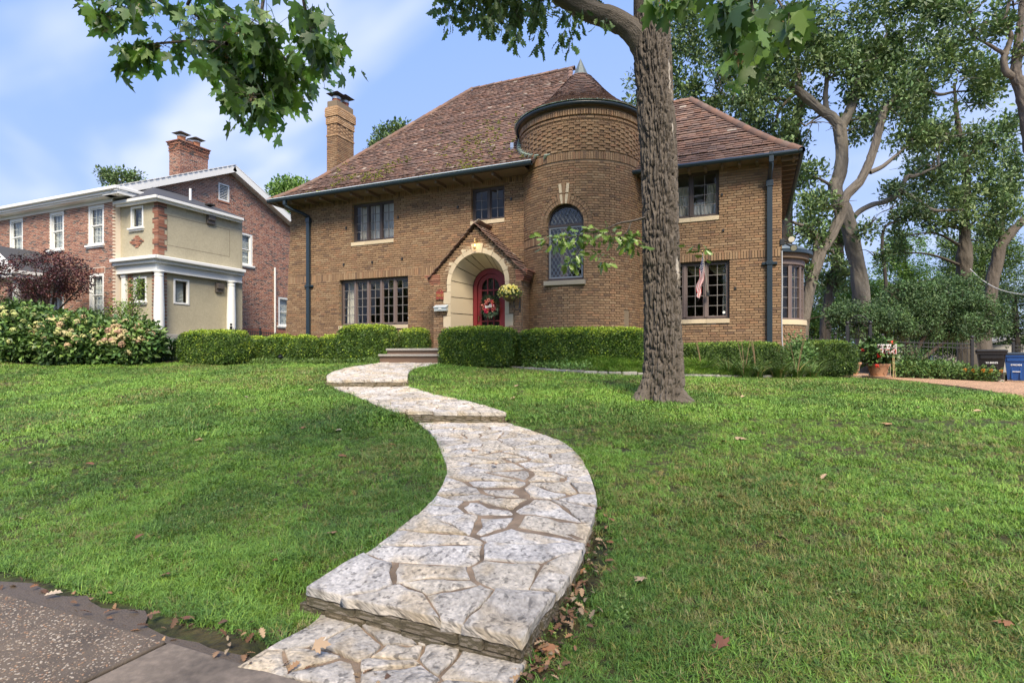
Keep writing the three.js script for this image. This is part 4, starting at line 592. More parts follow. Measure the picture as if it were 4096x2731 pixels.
// ---------------------------------------------------------------- round bay on the right-hand wall
reseed(505);
{
  const bx = HX1 - 0.35, bz = -18.2, R = 1.05, bl = [];
  const seg = (r0, r1, y0, y1, a0, a1, n = 24) => { const P = []; for (let i = 0; i <= n; i++) { const a = lerp(a0, a1, i / n); P.push([bx + r1 * Math.cos(a), bz + r1 * Math.sin(a)]); } for (let i = n; i >= 0; i--) { const a = lerp(a0, a1, i / n); P.push([bx + r0 * Math.cos(a), bz + r0 * Math.sin(a)]); } const g = slab(P.map(([x, z]) => [x, -z]), y0, y1); g.rotateX(-Math.PI / 2); return g; };
  const A0 = -1.35, A1 = 1.35, bay = mesh('bay_window', seg(R - 0.2, R - 0.012, 1.0, 2.38, A0, A1), MAT.mortarPale, house);
  lay(bl, { s0: 0.25 * R, s1: 2.9 * R, y0: 1.0, y1: 2.36, place: round(bx, bz, R), bond: 'flemish' }); bricksOf(bay, bl, 0);
  mesh('bay_sill', seg(R - 0.24, R + 0.05, 2.38, 2.52, A0, A1), MAT.stone, bay); mesh('bay_head', seg(R - 0.2, R + 0.0, 4.06, 4.22, A0, A1), MAT.frameLite, bay); mesh('bay_cornice', seg(R - 0.25, R + 0.10, 4.22, 4.36, A0, A1), MAT.soffit, bay); mesh('bay_gutter', seg(R - 0.1, R + 0.2, 4.36, 4.46, A0, A1), MAT.pipe, bay);
  const dome = new THREE.SphereGeometry(R + 0.12, 24, 8, 0, Math.PI * 2, 0, Math.PI / 2); dome.scale(1, 0.28, 1); dome.translate(bx, 4.44, bz); mesh('bay_roof', dome, mat(0.16, 0.2, 0.22, 0.4, { metalness: 0.5 }), bay);
  for (let i = 0; i < 6; i++) {
    const a = lerp(A0, A1, (i + 0.5) / 6), wd = 2 * R * Math.sin((A1 - A0) / 12), u = new THREE.Group(); u.name = 'bay_sash'; bay.add(u); u.position.set(bx + (R - 0.1) * Math.cos(a), 0, bz + (R - 0.1) * Math.sin(a)); u.rotation.y = Math.PI / 2 - a;
    const fr = []; for (const s of [-1, 1]) fr.push(box(s * wd / 2, s * (wd / 2 - 0.07), 2.5, 4.08, -0.04, 0.04)); fr.push(box(-wd / 2 + 0.07, wd / 2 - 0.07, 2.5, 2.57, -0.03, 0.03), box(-wd / 2 + 0.07, wd / 2 - 0.07, 4.0, 4.08, -0.03, 0.03)); mesh('sash', merge(fr), MAT.frameLite, u);
    const bars = [box(-0.008, 0.008, 2.57, 4.0, -0.012, 0.012)]; for (let r = 1; r < 5; r++) bars.push(box(-wd / 2 + 0.07, wd / 2 - 0.07, 2.57 + r * 0.286 - 0.008, 2.57 + r * 0.286 + 0.008, -0.012, 0.012)); mesh('glazing_bar', merge(bars), MAT.muntin, u);
    mesh('pane', new THREE.PlaneGeometry(wd - 0.14, 1.43).translate(0, 3.285, 0), MAT.glass, u);
  }
}
// old iron pintles and cable hooks in the wall
for (const [x, y] of [[-12.4, 5.75], [-10.35, 5.9], [-12.5, 4.55], [-11.35, 4.55], [-10.2, 4.58], [-8.2, 6.0], [-6.45, 6.05], [-11.9, 6.75], [-10.9, 6.78], [-9.9, 6.82]]) { const o = mesh('wall_hook', merge([box(-0.02, 0.02, -0.035, 0.035, 0, 0.05), box(-0.045, 0.02, -0.012, 0.012, 0.01, 0.04)]), MAT.iron, house); o.position.set(x, y, FZ); }
for (const [x, y] of [[-0.75, 4.85], [-0.45, 3.3], [-0.78, 5.8]]) { const o = mesh('wall_hook', box(-0.025, 0.025, -0.03, 0.03, 0, 0.05), MAT.iron, house); o.position.set(x, y, RZ); }
mesh('conduit', limb([V(HX1 + 0.01, 4.2, RZ + 0.02), V(HX1 + 0.01, 3, RZ + 0.02), V(HX1 + 0.01, 1.9, RZ + 0.02), V(HX1 + 0.05, 1.6, RZ + 0.03)], [0.014, 0.014, 0.014, 0.014], 6, 2), mat(0.5, 0.52, 0.54, 0.5), house);
reseed(606); bricksOf(house, houseBricks, 300);
// ================================================================ the red brick neighbour with the stucco bay
reseed(700);
Object.assign(MAT, {
  stucco: new THREE.MeshStandardMaterial({ map: tex(256, (u, v) => { const a = wrapNoise(u, v, 5, 41, 5), f = wrapNoise(u, v, 64, 3, 2), k = 0.92 + 0.10 * (a - 0.5) + 0.08 * (f - 0.5); return [0.715 * k, 0.685 * k, 0.585 * k]; }, true, 0.35), roughness: 0.95, side: THREE.DoubleSide, bumpMap: rep(fineTex, 1), bumpScale: 0.006 }), trim: mat(0.74, 0.75, 0.72, 0.55), shingle: mat(0.055, 0.058, 0.065, 0.9), mortarN: mat(0.66, 0.58, 0.48, 0.95), ventM: mat(0.10, 0.085, 0.07, 0.5),
});
const nb = thing('neighbour_house', 'red brick house with white cornice and beige stucco bay', 'house');
{
  const NZ = -14.3, NX1 = -23.5, NX0 = -36, EYn = 8.05, RYn = 10.75, RZn = -19.7, ZB = -25.1, B0 = 1.2, bl = [];
  const wins = [[-25.11, -24.1, 6.02, 7.64], [-27.78, -26.78, 6.02, 7.64], [-30.83, -29.79, 6.02, 7.64], [-33.5, -32.5, 6.02, 7.64], [-25.05, -24.1, 3.14, 4.85], [-27.76, -26.78, 3.14, 4.85]];
  const hole = (w) => rect(w[0] - 0.01, w[1] + 0.01, w[2] - 0.01, w[3] + 0.01);
  mesh('wall', slab(rect(NX0, NX1 - 0.03, B0, 7.95), NZ - 0.012, NZ - 0.3, wins.map(hole)), MAT.mortarN, nb);
  lay(bl, { s0: -33, s1: NX1, y0: B0 + 0.6, y1: 7.7, tone: 'red', joint: 0.021, proud: -0.015, place: flatZ(NZ), open: [...wins.map((w) => ({ s0: w[0], s1: w[1], y0: w[2], y1: w[3] })), ...wins.slice(4).map((w) => ({ s0: w[0] - 0.08, s1: w[1] + 0.08, y0: w[3] + 0.04, y1: w[3] + 0.22 }))] });
  for (const w of wins.slice(4)) lay(bl, { s0: w[0] - 0.08, s1: w[1] + 0.08, y0: w[3], y1: w[3] + 0.03, bands: [[w[3] + 0.02, w[3] + 0.24]], tone: 'red', joint: 0.021, proud: -0.015, place: flatZ(NZ) });
  // gable end
  const rakeY = (z) => EYn + (RYn - EYn) * (1 - Math.abs(z - RZn) / (-RZn + NZ + 0.4));
  const gw = [[20.24, 21.1, 6.07, 7.7], [19.86, 20.24, 3.14, 4.78], [22.8, 23.7, 3.13, 4.71]], lou = [19.12, 19.68, 9.02, 9.76];
  const G = slab([[-NZ + 0.02, B0], [-ZB, B0], [-ZB, rakeY(ZB) - 0.25], [-RZn, RYn - 0.22], [-NZ + 0.02, rakeY(NZ) - 0.25]], 0, 0.28, [...gw.map(hole), hole(lou)]); { const p = G.attributes.position; for (let i = 0; i < p.count; i++) { const x = p.getX(i), z = p.getZ(i); p.setX(i, NX1 - 0.012 - z); p.setZ(i, -x); } G.computeVertexNormals(); }
  mesh('wall', G, MAT.mortarN, nb);
  const op2 = (w) => ({ s0: w[0], s1: w[1], y0: w[2], y1: w[3] });
  lay(bl, { s0: -NZ + 0.11, s1: -ZB, y0: B0 + 0.6, y1: 10.6, tone: 'red', joint: 0.021, proud: -0.015, place: flatX(NX1), open: [...gw.map(op2), op2(lou), { slant: (y) => y > 8 ? [13, -RZn - (RYn - 0.25 - y) / (RYn - EYn) * 5.8] : null }, { slant: (y) => y > 8 ? [-RZn + (RYn - 0.25 - y) / (RYn - EYn) * 5.8, 30] : null }, { s0: 14.4, s1: 18.3, y0: 1, y1: 7.9 }] });
  mesh('wall', merge([box(NX0, NX0 + 0.3, B0, 8, NZ - 0.3, ZB), box(NX0, NX1 - 0.3, B0, 8, ZB, ZB + 0.3)]), MAT.mortarN, nb);
  mesh('floor', merge([box(NX0 + 0.3, NX1 - 0.32, 2.3, 2.4, NZ - 0.3, ZB + 0.3), box(NX0 + 0.3, NX1 - 0.32, 5.2, 5.3, NZ - 0.3, ZB + 0.3), box(NX0 + 0.3, NX1 - 0.32, 7.8, 7.9, NZ - 0.3, ZB + 0.3), box(NX0 + 0.3, NX1 - 0.4, 2.4, 7.8, -17.5, -17.6)]), MAT.plaster, nb);
  // roof
  const ov = 0.45, e0 = NZ + ov, thick = 0.1, rp = (z, dx = 0) => EYn + (RYn - EYn) * (1 - Math.abs(z - RZn) / (e0 - RZn));
  const roof = mesh('roof', merge([grid(1, 1, (u, v) => [lerp(NX0, NX1 + 0.42, u), lerp(EYn, RYn, v), lerp(e0, RZn, v)]), grid(1, 1, (u, v) => [lerp(NX0, NX1 + 0.42, u), lerp(EYn, RYn, v), lerp(2 * RZn - e0, RZn, v)])]), MAT.shingle, nb);
  reseed(710); const SH = new THREE.BoxGeometry(1, 1, 1); const sh = []; const dn = Math.hypot(RYn - EYn, e0 - RZn), an = Math.atan2(RYn - EYn, e0 - RZn);
  for (let r = 0; r < dn / 0.14; r++) for (let x = NX0 + (r % 2) * 0.15; x < NX1 + 0.3; x += 0.3) { const d = (r + 0.5) * 0.14, v = rr(0.75, 1.3); if (x < -33) continue; sh.push({ m: M4(V(x + 0.15, EYn + d * Math.sin(an) + 0.012, e0 - d * Math.cos(an)), qE(an + 0.04, 0, 0), V(Math.min(0.296, NX1 + 0.32 - x), 0.012, 0.17)), c: col(0.055 * v, 0.058 * v, 0.064 * v) }); }
  copies('shingles', SH, mat(1, 1, 1, 0.95), sh, roof);
  // cornice, frieze, gutter, rake boards, eave return
  mesh('frieze', box(NX0, NX1 + 0.03, 7.66, 7.93, NZ, NZ + 0.05), MAT.trim, nb);
  mesh('cornice', merge([box(NX0, NX1 + 0.45, 7.80, 7.86, NZ + 0.05, NZ + 0.36), box(NX0, NX1 + 0.5, 7.86, 7.95, NZ + 0.05, NZ + 0.42), box(NX0, NX1 + 0.95, 7.85, 7.99, NZ - 0.5, NZ + 0.44)].slice(0, 2).concat([box(NX1 + 0.0, NX1 + 0.93, 7.80, 7.93, NZ - 0.62, NZ + 0.40)])), MAT.trim, nb);
  mesh('gutter', merge([rbox(NX0, NX1 + 0.98, 7.95, 8.09, NZ + 0.38, NZ + 0.52, 0.03), rbox(NX1 + 0.86, NX1 + 0.98, 7.95, 8.09, NZ - 0.72, NZ + 0.38, 0.03)]), MAT.trim, nb);
  const rb = []; for (const [za, zb] of [[e0 - 0.3, RZn], [2 * RZn - e0, RZn]]) { const a = V(NX1 + 0.36, rp(za) - 0.14, za), b = V(NX1 + 0.36, rp(zb) - 0.14, zb), d = b.clone().sub(a), g = new THREE.BoxGeometry(0.1, 0.34, d.length() + 0.1); g.applyQuaternion(new THREE.Quaternion().setFromUnitVectors(V(0, 0, 1), d.clone().normalize())); g.translate((a.x + b.x) / 2, (a.y + b.y) / 2, (a.z + b.z) / 2); rb.push(g); const s = new THREE.BoxGeometry(0.38, 0.04, d.length()); s.applyQuaternion(new THREE.Quaternion().setFromUnitVectors(V(0, 0, 1), d.clone().normalize())); s.translate(a.x - 0.19, (a.y + b.y) / 2 - 0.12, (a.z + b.z) / 2); rb.push(s); }
  mesh('rake_board', merge(rb), MAT.trim, nb);
  // sash windows
  const sash = (parent, x0, x1, y0, y1, o = {}) => { // built facing +z at z = 0
    const w = new THREE.Group(); w.name = 'window'; parent.add(w); const f = 0.11;
    mesh('window_frame', merge([box(x0, x0 + f, y0, y1, -0.1, -0.02), box(x1 - f, x1, y0, y1, -0.1, -0.02), box(x0 + f, x1 - f, y1 - 0.1, y1, -0.1, -0.02), box(x0 + f, x1 - f, y0, y0 + 0.08, -0.1, -0.03)]), MAT.trim, w);
    const a = x0 + f, b = x1 - f, c = y0 + 0.08, d = y1 - 0.1, m = (c + d) / 2, s = 0.045; for (const [p, q, z] of [[m, d, -0.075], [c, m + 0.02, -0.1]]) mesh('sash', merge([box(a, a + s, p, q, z - 0.03, z), box(b - s, b, p, q, z - 0.03, z), box(a + s, b - s, q - s, q, z - 0.03, z), box(a + s, b - s, p, p + s, z - 0.03, z)]), MAT.trim, w);
    const cols = o.cols ?? 3, bars = []; for (const [p, q, z] of [[m + s, d - s, -0.092], [c + s, m - s, -0.118]]) { for (let i = 1; i < cols; i++) { const x = lerp(a + s, b - s, i / cols); bars.push(box(x - 0.007, x + 0.007, p, q, z - 0.008, z)); } for (let i = 1; i < 2; i++) bars.push(box(a + s, b - s, lerp(p, q, i / 2) - 0.007, lerp(p, q, i / 2) + 0.007, z - 0.009, z + 0.001)); mesh('pane', new THREE.PlaneGeometry(b - a - 2 * s, q - p).translate((a + b) / 2, (p + q) / 2, z - 0.004), MAT.glass, w); }
    mesh('glazing_bar', merge(bars), MAT.blindM, w);
    const bl2 = []; for (let y = d - 0.05; y > c; y -= 0.055) { const g = new THREE.BoxGeometry(b - a, 0.004, 0.05); g.rotateX(0.9); g.translate((a + b) / 2, y, -0.2); bl2.push(g); } mesh('blind', merge(bl2), MAT.blindM, w);
    if (!o.noSill) mesh('sill', merge([rbox(x0 - 0.1, x1 + 0.08, y0 - 0.07, y0 + 0.02, -0.08, 0.09, 0.012), rbox(x0 - 0.06, x1 + 0.05, y0 - 0.12, y0 - 0.07, -0.08, 0.05, 0.008)]), MAT.trim, w);
    return w;
  };
  for (const w of wins) { const s = sash(nb, ...w); s.position.z = NZ; }
  for (const w of gw) { const s = sash(nb, w[0], w[1], w[2], w[3], { cols: 1 }); s.rotation.y = Math.PI / 2; s.position.x = NX1; }
  { const s = new THREE.Group(); s.name = 'louvre'; nb.add(s); s.rotation.y = Math.PI / 2; s.position.x = NX1; mesh('louvre_frame', slab(rect(19.1, 19.7, 8.98, 9.8), -0.08, 0.02, [rect(19.16, 19.64, 9.04, 9.74)]), MAT.trim, s); for (let y = 9.08; y < 9.72; y += 0.075) { const g = new THREE.BoxGeometry(0.5, 0.012, 0.09); g.rotateX(0.7); g.translate(19.4, y, -0.05); mesh('slat', g, MAT.trim, s); } mesh('sill', box(19.05, 19.75, 8.9, 8.97, -0.05, 0.03), BRICKM.red[0].m, s); }
  // chimney
  { const x0 = -24.72, x1 = -24.0, z0 = -17.5, z1 = -18.96, cb = [], ch = mesh('chimney', box(x0 + 0.012, x1 - 0.012, 9, 11.35, z1 + 0.012, z0 - 0.012), MAT.mortarN, nb); const ring = (y0, y1, out) => { lay(cb, { s0: x0 - out, s1: x1 + out, y0, y1, place: flatZ(z0 + out), tone: 'red', joint: 0.021, proud: -0.015 }); lay(cb, { s0: -z0 - out, s1: -z1 + out, y0, y1, place: flatX(x1 + out), tone: 'red', joint: 0.021, proud: -0.015 }); }; ring(9.2, 10.9, 0); ring(10.9, 11.17, 0.03); ring(11.17, 11.3, 0.06); ring(11.3, 11.38, 0.1); reseed(720); bricksOf(ch, cb, 0);
    for (const [z, s] of [[-17.85, 1], [-18.25, 0.6], [-18.6, 1]]) { const f = mesh('flue', new THREE.CylinderGeometry(0.17 * (0.5 + s / 2), 0.18 * (0.5 + s / 2), 0.42 * s, 14).translate(-24.36, 11.5, z), mat(0.36, 0.15, 0.075, 0.8), ch); mesh('collar', new THREE.CylinderGeometry(0.19 * (0.5 + s / 2), 0.19 * (0.5 + s / 2), 0.07, 14).translate(-24.36, 11.48 + 0.2 * s, z), mat(0.6, 0.6, 0.58, 0.6), f); if (s === 1) { const c = new THREE.ConeGeometry(0.42, 0.16, 4); c.rotateY(Math.PI / 4); c.translate(-24.36, 11.86, z); mesh('cowl', c, mat(0.10, 0.09, 0.07, 0.7), f); } }
    mesh('flashing', box(x0 - 0.06, x1 + 0.06, 9.3, 9.75, z1 - 0.05, z0 + 0.06), MAT.shingle, ch); }
  // the two storey bay of stucco with brick quoins
  const BX0 = NX1, BX1 = -21.26, BZ0 = -14.6, BZ1 = -18.32;
  const bw = [-22.85, -22.1, 6.57, 7.45], bw2 = [-22.67, -21.91, 3.64, 4.64], sw = [15.23, 15.91, 3.6, 4.61];
  const SB = slab([[-BZ0 + 0.2, 2.3], [-BZ1, 2.3], [-BZ1, 7.55], [-BZ0 + 0.2, 7.55]], 0, 0.2, [hole(sw)]); { const p = SB.attributes.position; for (let i = 0; i < p.count; i++) { const x = p.getX(i), z = p.getZ(i); p.setX(i, BX1 - z); p.setZ(i, -x); } SB.computeVertexNormals(); }
  mesh('stucco_wall', merge([slab(rect(BX0 - 0.2, BX1, 2.3, 7.55), BZ0, BZ0 - 0.2, [hole(bw), hole(bw2)]), SB, box(BX0 - 0.2, BX1, 2.3, 7.55, BZ1 + 0.0, BZ1 - 0.2), box(BX0, BX1 - 0.2, 5.1, 5.2, BZ0 - 0.2, BZ1), box(BX0, BX1 - 0.2, 2.3, 2.4, BZ0 - 0.2, BZ1), box(BX0, BX1 - 0.2, 7.4, 7.5, BZ0 - 0.2, BZ1)]), MAT.stucco, nb);
  const fixed = (parent, x0, x1, y0, y1, sill) => { const w = new THREE.Group(); w.name = 'window'; parent.add(w); mesh('window_frame', slab(rect(x0, x1, y0, y1), -0.08, 0.025, [rect(x0 + 0.07, x1 - 0.07, y0 + 0.07, y1 - 0.07)]), MAT.trim, w); mesh('pane', new THREE.PlaneGeometry(x1 - x0 - 0.14, y1 - y0 - 0.14).translate((x0 + x1) / 2, (y0 + y1) / 2, -0.06), MAT.glass, w); const s = []; for (let y = y1 - 0.1; y > y0; y -= 0.055) { const g = new THREE.BoxGeometry(x1 - x0 - 0.2, 0.004, 0.05); g.rotateX(0.8); g.translate((x0 + x1) / 2, y, -0.22); s.push(g); } if (sill !== 2) mesh('blind', merge(s), MAT.blindM, w); if (sill) mesh('sill', merge([rbox(x0 - 0.1, x1 + 0.05, y0 - 0.05, y0 + 0.02, -0.02, 0.12, 0.015), rbox(x0 - 0.05, x1 + 0.02, y0 - 0.11, y0 - 0.05, -0.02, 0.07, 0.01)]), MAT.trim, w); return w; };
  fixed(nb, ...bw, 1).position.z = BZ0; fixed(nb, ...bw2, 2).position.z = BZ0; { const s = fixed(nb, sw[0], sw[1], sw[2], sw[3], 0); s.rotation.y = Math.PI / 2; s.position.x = BX1; }
  // quoins
  for (let y = 5.47, k = 0; y < 7.5; y += COURSE, k++) { const lf = 0.22 + (k % 6 < 3 ? 0.1 : 0), ls = 0.25 + (k % 6 < 3 ? 0 : 0.1); bl.push({ p: V(BX1 + 0.02 - lf / 2, y + 0.034, BZ0 - 0.02), q: qE(0, 0, 0), s: V(lf - 0.01, COURSE - 0.011, 0.08), tone: 'red', t: toneOf('red') }, { p: V(BX1 - 0.02, y + 0.034, BZ0 - 0.012 - ls / 2), q: qE(0, Math.PI / 2, 0), s: V(ls - 0.02, COURSE - 0.011, 0.08), tone: 'red', t: toneOf('red') }); }
  for (let y = 2.4, k = 0; y < 4.78; y += COURSE, k++) { const l1 = k % 2 ? 0.14 : 0.26; bl.push({ p: V(-23.0 + l1 / 2, y + 0.034, BZ0), q: qE(0, 0, 0), s: V(l1, COURSE - 0.011, 0.07), tone: 'red', t: toneOf('red') }, { p: V(BX1 - l1 / 2 - 0.0, y + 0.034, BZ0 - 0.005), q: qE(0, 0, 0), s: V(l1 + 0.1, COURSE - 0.011, 0.08), tone: 'red', t: toneOf('red') }, { p: V(BX1 - 0.01, y + 0.034, BZ0 - 0.05 - l1 / 2), q: qE(0, Math.PI / 2, 0), s: V(l1 + 0.08, COURSE - 0.011, 0.08), tone: 'red', t: toneOf('red') }); }
  // brick diamond
  for (let r = -3; r <= 3; r++) { const half = 0.43 * (1 - Math.abs(r) / 4); for (let x = -half; x < half - 0.02; x += 0.2) bl.push({ p: V(-22.48 + Math.min(x + 0.1, half - 0.06), 6.05 + r * COURSE, BZ0 + 0.0), q: qE(0, 0, 0), s: V(Math.min(0.19, half - x), COURSE - 0.011, 0.06), tone: 'red', t: toneOf('red') }); }
  // grooved panel on the stucco: four thin recess strips in darker render
  for (const [a, b, c, d] of [[14.97, 17.86, 7.06, 7.078], [14.97, 17.86, 5.88, 5.898], [14.97, 14.985, 5.88, 7.07], [17.845, 17.86, 5.88, 7.07]]) mesh('reveal_strip', box(BX1 - 0.01, BX1 + 0.003, c, d, -a, -b), mat(0.20, 0.17, 0.11, 0.9), nb);
  // bay cornices and roof
  const ringBox = (out, y0, y1, r = 0.02) => [rbox(BX0 - 0.05, BX1 + out, y0, y1, BZ0 + out - 0.12, BZ0 + out, r), rbox(BX1 + out - 0.12, BX1 + out, y0, y1, BZ1 - 0.05, BZ0 + out - 0.12, r)];
  mesh('bay_cornice', merge([...ringBox(0.3, 7.55, 7.69, 0.03), ...ringBox(0.2, 7.47, 7.56), box(BX0, BX1 + 0.22, 7.53, 7.56, BZ0 + 0.22, BZ1)]), MAT.trim, nb);
  mesh('bay_cornice', merge([...ringBox(0.42, 5.22, 5.36, 0.03), ...ringBox(0.3, 5.10, 5.23), box(BX0, BX1 + 0.36, 5.33, 5.37, BZ0 + 0.36, BZ1 - 0.05)]), MAT.trim, nb);
  mesh('entablature', merge([...ringBox(0.16, 4.80, 5.11, 0.01), ...ringBox(0.18, 4.78, 4.83, 0.006), box(BX0, BX1 + 0.1, 4.83, 4.86, BZ0 + 0.1, BZ1)]), MAT.trim, nb);
  const hipY = 8.75, br = new THREE.BufferGeometry(); { const a = [BX0 - 0.05, 7.68, BZ0 + 0.3], b = [BX1 + 0.3, 7.68, BZ0 + 0.3], c = [BX1 + 0.3, 7.68, BZ1 - 0.1], d = [BX0, 7.68, BZ1 - 0.1], e = [BX0 - 0.02, hipY, -15.9], f = [BX0 - 0.02, hipY, -17.1]; const tri = (...p) => p.flat(); br.setAttribute('position', new THREE.Float32BufferAttribute([...tri(a, b, e), ...tri(b, c, f), ...tri(b, f, e), ...tri(c, d, f)], 3)); br.computeVertexNormals(); }
  const brf = mesh('bay_roof', br, MAT.shingle, nb); mesh('vent_pipe', new THREE.CylinderGeometry(0.05, 0.05, 0.5, 10).translate(-22.1, 8.4, -16.6), MAT.trim, brf); mesh('vent_cap', rbox(-21.75, -21.45, 8.0, 8.08, -17.0, -17.3, 0.02), MAT.dark, brf);
  // columns and pilaster
  const column = (x, z) => { const P = [[0.0, 0], [0.24, 0], [0.24, 0.07], [0.2, 0.09], [0.2, 0.15], [0.185, 0.17], [0.186, 0.9], [0.155, 2.2], [0.155, 2.23], [0.175, 2.25], [0.155, 2.27], [0.155, 2.34], [0.2, 2.39], [0.2, 2.43], [0, 2.43]].map(([a, b]) => new THREE.Vector2(a, b)); const o = mesh('column', new THREE.LatheGeometry(P, 20), MAT.trim, nb); o.position.set(x, 2.36, z); };
  column(-21.02, -14.48); column(-21.1, -17.8); mesh('pilaster', merge([rbox(-23.35, -23.1, 2.3, 4.78, BZ0 - 0.02, BZ0 + 0.08, 0.01), rbox(-23.38, -23.07, 4.66, 4.77, BZ0 - 0.02, BZ0 + 0.1, 0.01)]), MAT.trim, nb);
  mesh('bay_base', rbox(BX0 - 0.1, BX1 + 0.5, 1.2, 2.36, BZ0 + 0.4, BZ1 - 0.1, 0.02), mat(0.3, 0.29, 0.27, 0.9), nb);
  for (const [y, z] of [[7.31, -16.88], [4.45, -17.3]]) mesh('vent_hood', merge([rbox(BX1 - 0.01, BX1 + 0.09, y - 0.2, y + 0.2, z - 0.19, z + 0.19, 0.015), rbox(BX1 + 0.02, BX1 + 0.16, y - 0.05, y + 0.18, z - 0.17, z + 0.17, 0.03)]), MAT.ventM, nb);
  mesh('downpipe', limb([V(NX1 + 0.06, 6.23, -22.5), V(NX1 + 0.06, 5, -22.5), V(NX1 + 0.06, 2.0, -22.5)], [0.05, 0.05, 0.05], 8, 2), MAT.trim, nb); mesh('bay_base', box(NX1, NX1 + 0.04, 1.2, 2.9, -18.4, ZB), BRICKM.red[1].m, nb);
  // entrance porch roof at the left edge
  const pf = -12.4, pr = mesh('entry_roof', merge([-1, 1].map((s) => grid(1, 1, (u, v) => [lerp(-28.6, -28.6 + s * 2.0, u), lerp(6.05, 4.86, u), lerp(pf, NZ, v)]))), MAT.shingle, nb); mesh('entry_trim', merge([slab([[-30.75, 4.72], [-26.45, 4.72], [-26.45, 4.9], [-28.6, 6.2], [-30.75, 4.9]], pf + 0.02, pf - 0.1, [[[-30.2, 4.92], [-27.0, 4.92], [-28.6, 5.85]]]), box(-30.7, -26.5, 4.6, 4.78, pf, NZ), box(-30.75, -26.42, 4.74, 4.86, pf + 0.05, NZ)]), MAT.trim, pr); for (const x of [-30.3, -26.85]) { const P = [[0, 0], [0.2, 0], [0.2, 0.1], [0.14, 0.14], [0.12, 2.2], [0.17, 2.26], [0, 2.26]].map(([a, b]) => new THREE.Vector2(a, b)); const o = mesh('column', new THREE.LatheGeometry(P, 16), MAT.trim, nb); o.position.set(x, 2.35, pf - 0.3); } mesh('entry_deck', box(-31, -26.2, 1.6, 2.35, pf + 0.2, NZ), mat(0.4, 0.38, 0.35, 0.9), nb);
  reseed(730); bricksOf(nb, bl, 300);
}
// ================================================================ leaves and foliage
const leafTri = (pos, L, W, p, q, fold = 0.25) => { const P = (x, y, z) => { const v = V(x, y, z).applyQuaternion(q).add(p); return [v.x, v.y, v.z]; }; const b = P(0, 0, 0), l = P(-W / 2, W * fold, L * 0.45), t = P(0, -L * 0.08, L), r = P(W / 2, W * fold, L * 0.45), m = P(0, 0, L * 0.5); pos.push(...b, ...m, ...l, ...l, ...m, ...t, ...b, ...r, ...m, ...m, ...r, ...t); };
const fromPos = (pos) => { const g = new THREE.BufferGeometry(); g.setAttribute('position', new THREE.Float32BufferAttribute(pos, 3)); g.computeVertexNormals(); return g; };
function clusterGeo(n, R, L, W, s, up = 0.5) { reseed(s); const pos = []; for (let i = 0; i < n; i++) { const d = V(gauss(), gauss() + up * 0.4, gauss()).normalize(), p = d.clone().multiplyScalar(R * Math.cbrt(rnd())), q = new THREE.Quaternion().setFromUnitVectors(V(0, 0, 1), d.clone().add(V(gauss(), gauss() * 0.6, gauss()).multiplyScalar(0.7)).normalize()).multiply(qE(0, 0, rr(-1.2, 1.2))); const k = rr(0.75, 1.25); leafTri(pos, L * k, W * k, p, q); } return fromPos(pos); }
const randQ = () => qE(rr(-0.6, 0.6), rnd() * 6.283, rr(-0.6, 0.6));
const tint = (c, v = 0.25) => { const k = rr(1 - v, 1 + v), h = rr(-0.12, 0.12); return col(c[0] * k * (1 + h), c[1] * k, c[2] * k * (1 - h)); };
const shoots = [1, 2, 3].map((s) => clusterGeo(9, 0.05, 0.04, 0.025, 900 + s));
const leafWhite = mat(1, 1, 1, 0.5);
